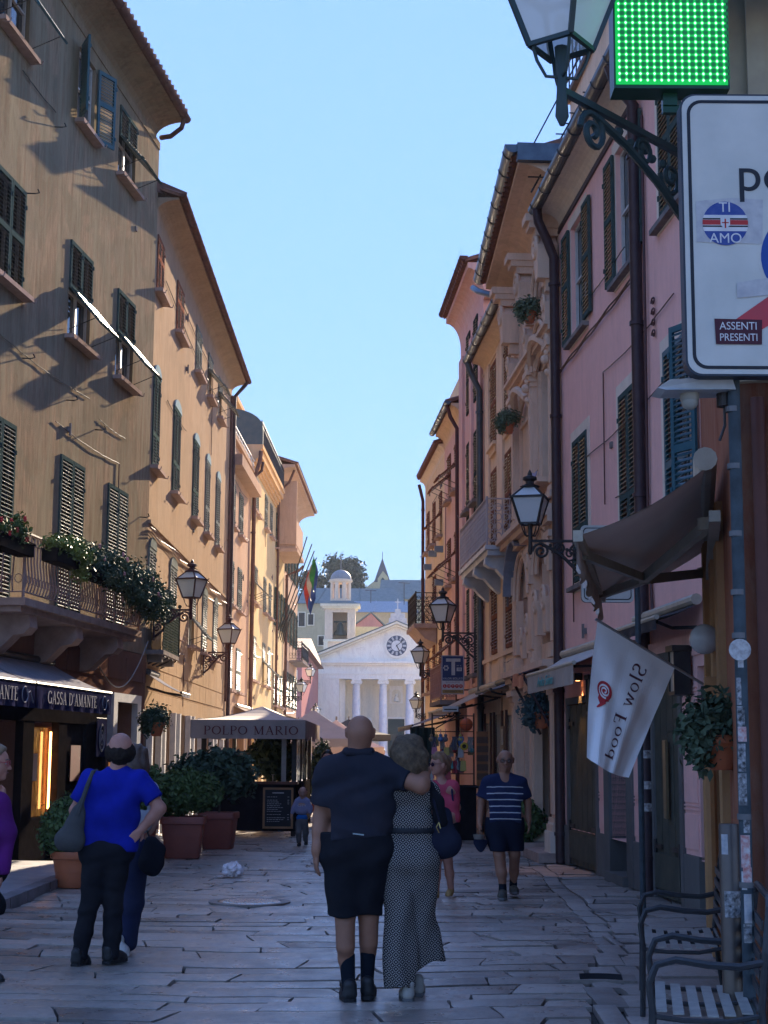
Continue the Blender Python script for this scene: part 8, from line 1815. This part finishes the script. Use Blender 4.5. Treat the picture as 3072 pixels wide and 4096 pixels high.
SDF([(Q(952,1790),Q(972,1790),.125,.125,.9,.05),(Q(953,1815),Q(970,1815),.125,.13,.9,.05)], .0095, clip=lambda X,Y,Z: [Q(0,1829)[2]-Z-.1*X+0*Y, Z-Q(0,1780)[2]+0*X], disp=folds(.006,18,8)).build('skirt', MATS['black_shorts_cloth'], t)
SDF([(Q(953,1652,.0),Q(958,1655,.03),.098,.096,1,.04),(Q(962,1660,.04),Q(962,1672,.04),.07,.055,1,.04),(Q(942,1645,-.04),Q(948,1643,-.03),.05,.055,1,.04)], .009, disp=lambda X,Y,Z:(.006*np.sin(80*X+40*Z+25*Y)).astype(np.float32), clip=lambda X,Y,Z: [-(Z-Q(0,1655)[2])-1.2*(X-Q(945,0)[0])-.5*Y*0+0*Y-.03]).build('hair', M('ginger_blonde_hair', (.24,.13,.07), (.16,.085,.05), sc=24, rough=.6, bmp=.4), t)
snd = M('tan_yellow_sandal', (.36,.22,.08), rough=.6)
shoe('sandal', Q(975,1936,.08), Q(968,1938,-.10), snd, t, .92, h=.02); shoe('sandal', Q(943,1938,-.02), Q(940,1938,-.2), snd, t, .92, h=.02)
bp = thing('backpack', 'navy backpack worn by the woman in pink, its strap over her shoulder', 'bag', (.72,17.85,0)); m = MB(); m.tube([Q(974,1697,.07),Q(975,1700,-.04),Q(977,1722,-.09),Q(979,1742,-.07),Q(980,1752,.03)], .012, 7); m.tube([Q(941,1698,.07),Q(940,1702,-.05),Q(940,1722,-.095),Q(938,1740,-.04)], .012, 7); m.build('strap', cloth_mat('navy_strap', (.02,.022,.07)), bp, smooth=True)
SDF([(Q(950,1720,.17),Q(972,1720,.17),.09,.09,1,.04),(Q(950,1760,.17),Q(972,1760,.17),.10,.10,1,.04)], .012).build('bag_body', MATS['navy_strap'], bp)

# ---------------------------------------------------------------- simple distant people
def far_person(lab, loc, h, shirt_c, trouser_c, hair_c, yaw=0, group=None, tall_hair=False, sk=sk_b):
    t = thing('person', lab, 'person', loc, 0, group); s = h/1.7
    hd, T = head((0,0,1.58*s), .95*s, yaw=yaw)
    SDF(hd+[((0,0,1.4*s),(0,0,1.5*s),.05,.05,1,.03)]+limb([(-.18*s,0,1.36*s),(-.22*s,.02,1.1*s),(-.2*s,-.06,.86*s)],[.045,.04,.028])+hand((-.2*s,-.06,.86*s),(-.2*s,-.08,.76*s),(1,0,0),.95*s)+limb([(.18*s,0,1.36*s),(.22*s,.02,1.1*s),(.2*s,-.06,.86*s)],[.045,.04,.028])+hand((.2*s,-.06,.86*s),(.2*s,-.08,.76*s),(-1,0,0),.95*s)+[((-.08*s,0,1.3*s),(.08*s,0,1.3*s),.09*s,.09*s,.8,.04)], .014).build('body', sk, t)
    SDF([((-.11*s,0,1.34*s),(.11*s,0,1.34*s),.095*s,.095*s,.85,.05),((-.07*s,0,1.05*s),(.07*s,0,1.05*s),.12*s,.12*s,.85,.06),((-.18*s,0,1.36*s),(-.215*s,.02,1.14*s),.06,.055,1,.03),((.18*s,0,1.36*s),(.215*s,.02,1.14*s),.06,.055,1,.03)], .013, clip=lambda X,Y,Z:[.9*s-Z+0*X+0*Y], disp=folds(.005)).build('top', shirt_c, t)
    SDF([((-.07*s,0,.88*s),(.07*s,0,.88*s),.12*s,.12*s,.85,.05)]+limb([(-.09*s,0,.85*s),(-.1*s,-.05,.48*s),(-.1*s,.02,.08*s)],[.11*s,.075*s,.055*s],.03)+limb([(.09*s,0,.85*s),(.1*s,.03,.48*s),(.1*s,.1,.08*s)],[.11*s,.075*s,.055*s],.03), .013, disp=folds(.004,18,18)).build('trousers', trouser_c, t)
    hp = [((0,.02,1.62*s),(0,.0,1.63*s),.095*s,.09*s,1,.04)]
    if tall_hair: hp += [((-.06*s,.03,1.6*s),(-.07*s,.03,1.42*s),.05*s,.045*s,1,.04),((.06*s,.03,1.6*s),(.07*s,.03,1.42*s),.05*s,.045*s,1,.04)]
    SDF(hp, .012, clip=lambda X,Y,Z:[-(Z-1.61*s)-.8*(Y+.03)+0*X]).build('hair', hair_c, t)
    shoe('shoe', (-.1*s,.05,0), (-.1*s,-.14,0), blkshoe, t, .95, h=.03); shoe('shoe', (.1*s,.13,0), (.1*s,-.06,0), blkshoe, t, .95, h=.03)
dkc, dkt = MATS['black_dress_cloth'], MATS['navy_denim']; brn = MATS['long_brown_hair']
far_person('dark-haired woman in dark clothes just left of the bald man, by the kiosk corner', (-.93,26.5,0), 1.62, dkc, dkt, M('black_hair', (.02,.015,.013), rough=.4), 0, tall_hair=True)
for k, (x, y, h, c_) in enumerate(((.02,62,1.7,(.45,.40,.38)),(.55,70,1.66,(.5,.12,.14)),(-1.9,66,1.72,(.08,.1,.2)),(.9,80,1.68,(.4,.4,.45)),(-.3,84,1.7,(.3,.2,.12)))):
    far_person(['distant pedestrian in a pale top between the bald man and the woman','distant pedestrian in a red top near the church steps','distant pedestrian in navy under the parasols','distant pedestrian in pale grey crossing the square','distant pedestrian in brown in the middle of the square'][k], (x,y,0), h, cloth_mat('far_top_%s' % 'abcde'[k], c_), dkt, brn, 180 if k % 2 else 0, 'distant pedestrians', sk=sk_c)
# ================================================================== CAMERA, SKY, SUN
cam = bpy.data.cameras.new('camera'); co = bpy.data.objects.new('camera', cam); COL.objects.link(co); scene.camera = co
a = math.atan(519/3350); r_ = .006
F_ = Vector((0, math.cos(a), math.sin(a))); U0 = Vector((0, -math.sin(a), math.cos(a))); R0_ = Vector((1,0,0))
Rv = R0_*math.cos(r_)+U0*math.sin(r_); Uv = -R0_*math.sin(r_)+U0*math.cos(r_)
mt = Matrix((Rv, Uv, -F_)).transposed().to_4x4(); mt.translation = Vector((0,0,1.6)); co.matrix_world = mt
cam.sensor_fit = 'VERTICAL'; cam.sensor_height = 36; cam.sensor_width = 36; cam.lens = 3350/2212*36; cam.clip_start = .1; cam.clip_end = 2000
SUN_AZ, SUN_EL = 12.6, 18.5     # degrees right of +Y, above the horizon
w = bpy.data.worlds.new('World'); scene.world = w; w.use_nodes = True; nt = w.node_tree; bg = nt.nodes['Background']
sk = nt.nodes.new('ShaderNodeTexSky'); sk.sky_type = 'NISHITA'; sk.sun_disc = False; sk.sun_elevation = rad(SUN_EL); sk.sun_rotation = rad(SUN_AZ)
sk.air_density = 1.0; sk.dust_density = 0.0; sk.ozone_density = 1.6
bw = nt.nodes.new('ShaderNodeRGBToBW'); nt.links.new(sk.outputs[0], bw.inputs[0])
pw = nt.nodes.new('ShaderNodeMath'); pw.operation = 'POWER'; nt.links.new(bw.outputs[0], pw.inputs[0]); pw.inputs[1].default_value = -.72
vm = nt.nodes.new('ShaderNodeVectorMath'); vm.operation = 'SCALE'; nt.links.new(sk.outputs[0], vm.inputs[0]); nt.links.new(pw.outputs[0], vm.inputs['Scale'])
vt = nt.nodes.new('ShaderNodeVectorMath'); vt.operation = 'MULTIPLY'; hs = nt.nodes.new('ShaderNodeHueSaturation'); hs.inputs['Saturation'].default_value = .8; nt.links.new(vm.outputs[0], hs.inputs['Color']); nt.links.new(hs.outputs[0], vt.inputs[0]); vt.inputs[1].default_value = (.222,.295,.465); nt.links.new(vt.outputs[0], bg.inputs['Color']); bg.inputs['Strength'].default_value = .15
sl = bpy.data.lights.new('sun', 'SUN'); sl.energy = 2.2; sl.angle = rad(.6); sl.color = (1,.83,.62); so = bpy.data.objects.new('sun', sl); COL.objects.link(so)
d = Vector((math.sin(rad(SUN_AZ))*math.cos(rad(SUN_EL)), math.cos(rad(SUN_AZ))*math.cos(rad(SUN_EL)), math.sin(rad(SUN_EL)))); so.rotation_euler = d.to_track_quat('Z', 'Y').to_euler()
HAZE = 1
if HAZE:
    m = MB(); m.box(-120,120,-15,420,-1.2,60); hz = bpy.data.materials.new('haze_air'); hz.use_nodes = True; n_ = hz.node_tree; n_.nodes.clear(); oo = n_.nodes.new('ShaderNodeOutputMaterial'); pv = n_.nodes.new('ShaderNodeVolumePrincipled')
    pv.inputs['Color'].default_value = (.75,.85,1,1); pv.inputs['Density'].default_value = .0003; pv.inputs['Anisotropy'].default_value = 0.05; n_.links.new(pv.outputs[0], oo.inputs['Volume']); tag(m.build('haze', hz), 'thin pale blue air filling the street and square', None, kind='stuff')
vs = scene.view_settings; vs.view_transform = 'Standard'; vs.look = 'None'; vs.gamma = 1; vs.use_curve_mapping = False; vs.exposure = 3.25
scene.cycles.max_bounces = 8; scene.cycles.diffuse_bounces = 6; scene.cycles.use_denoising = True
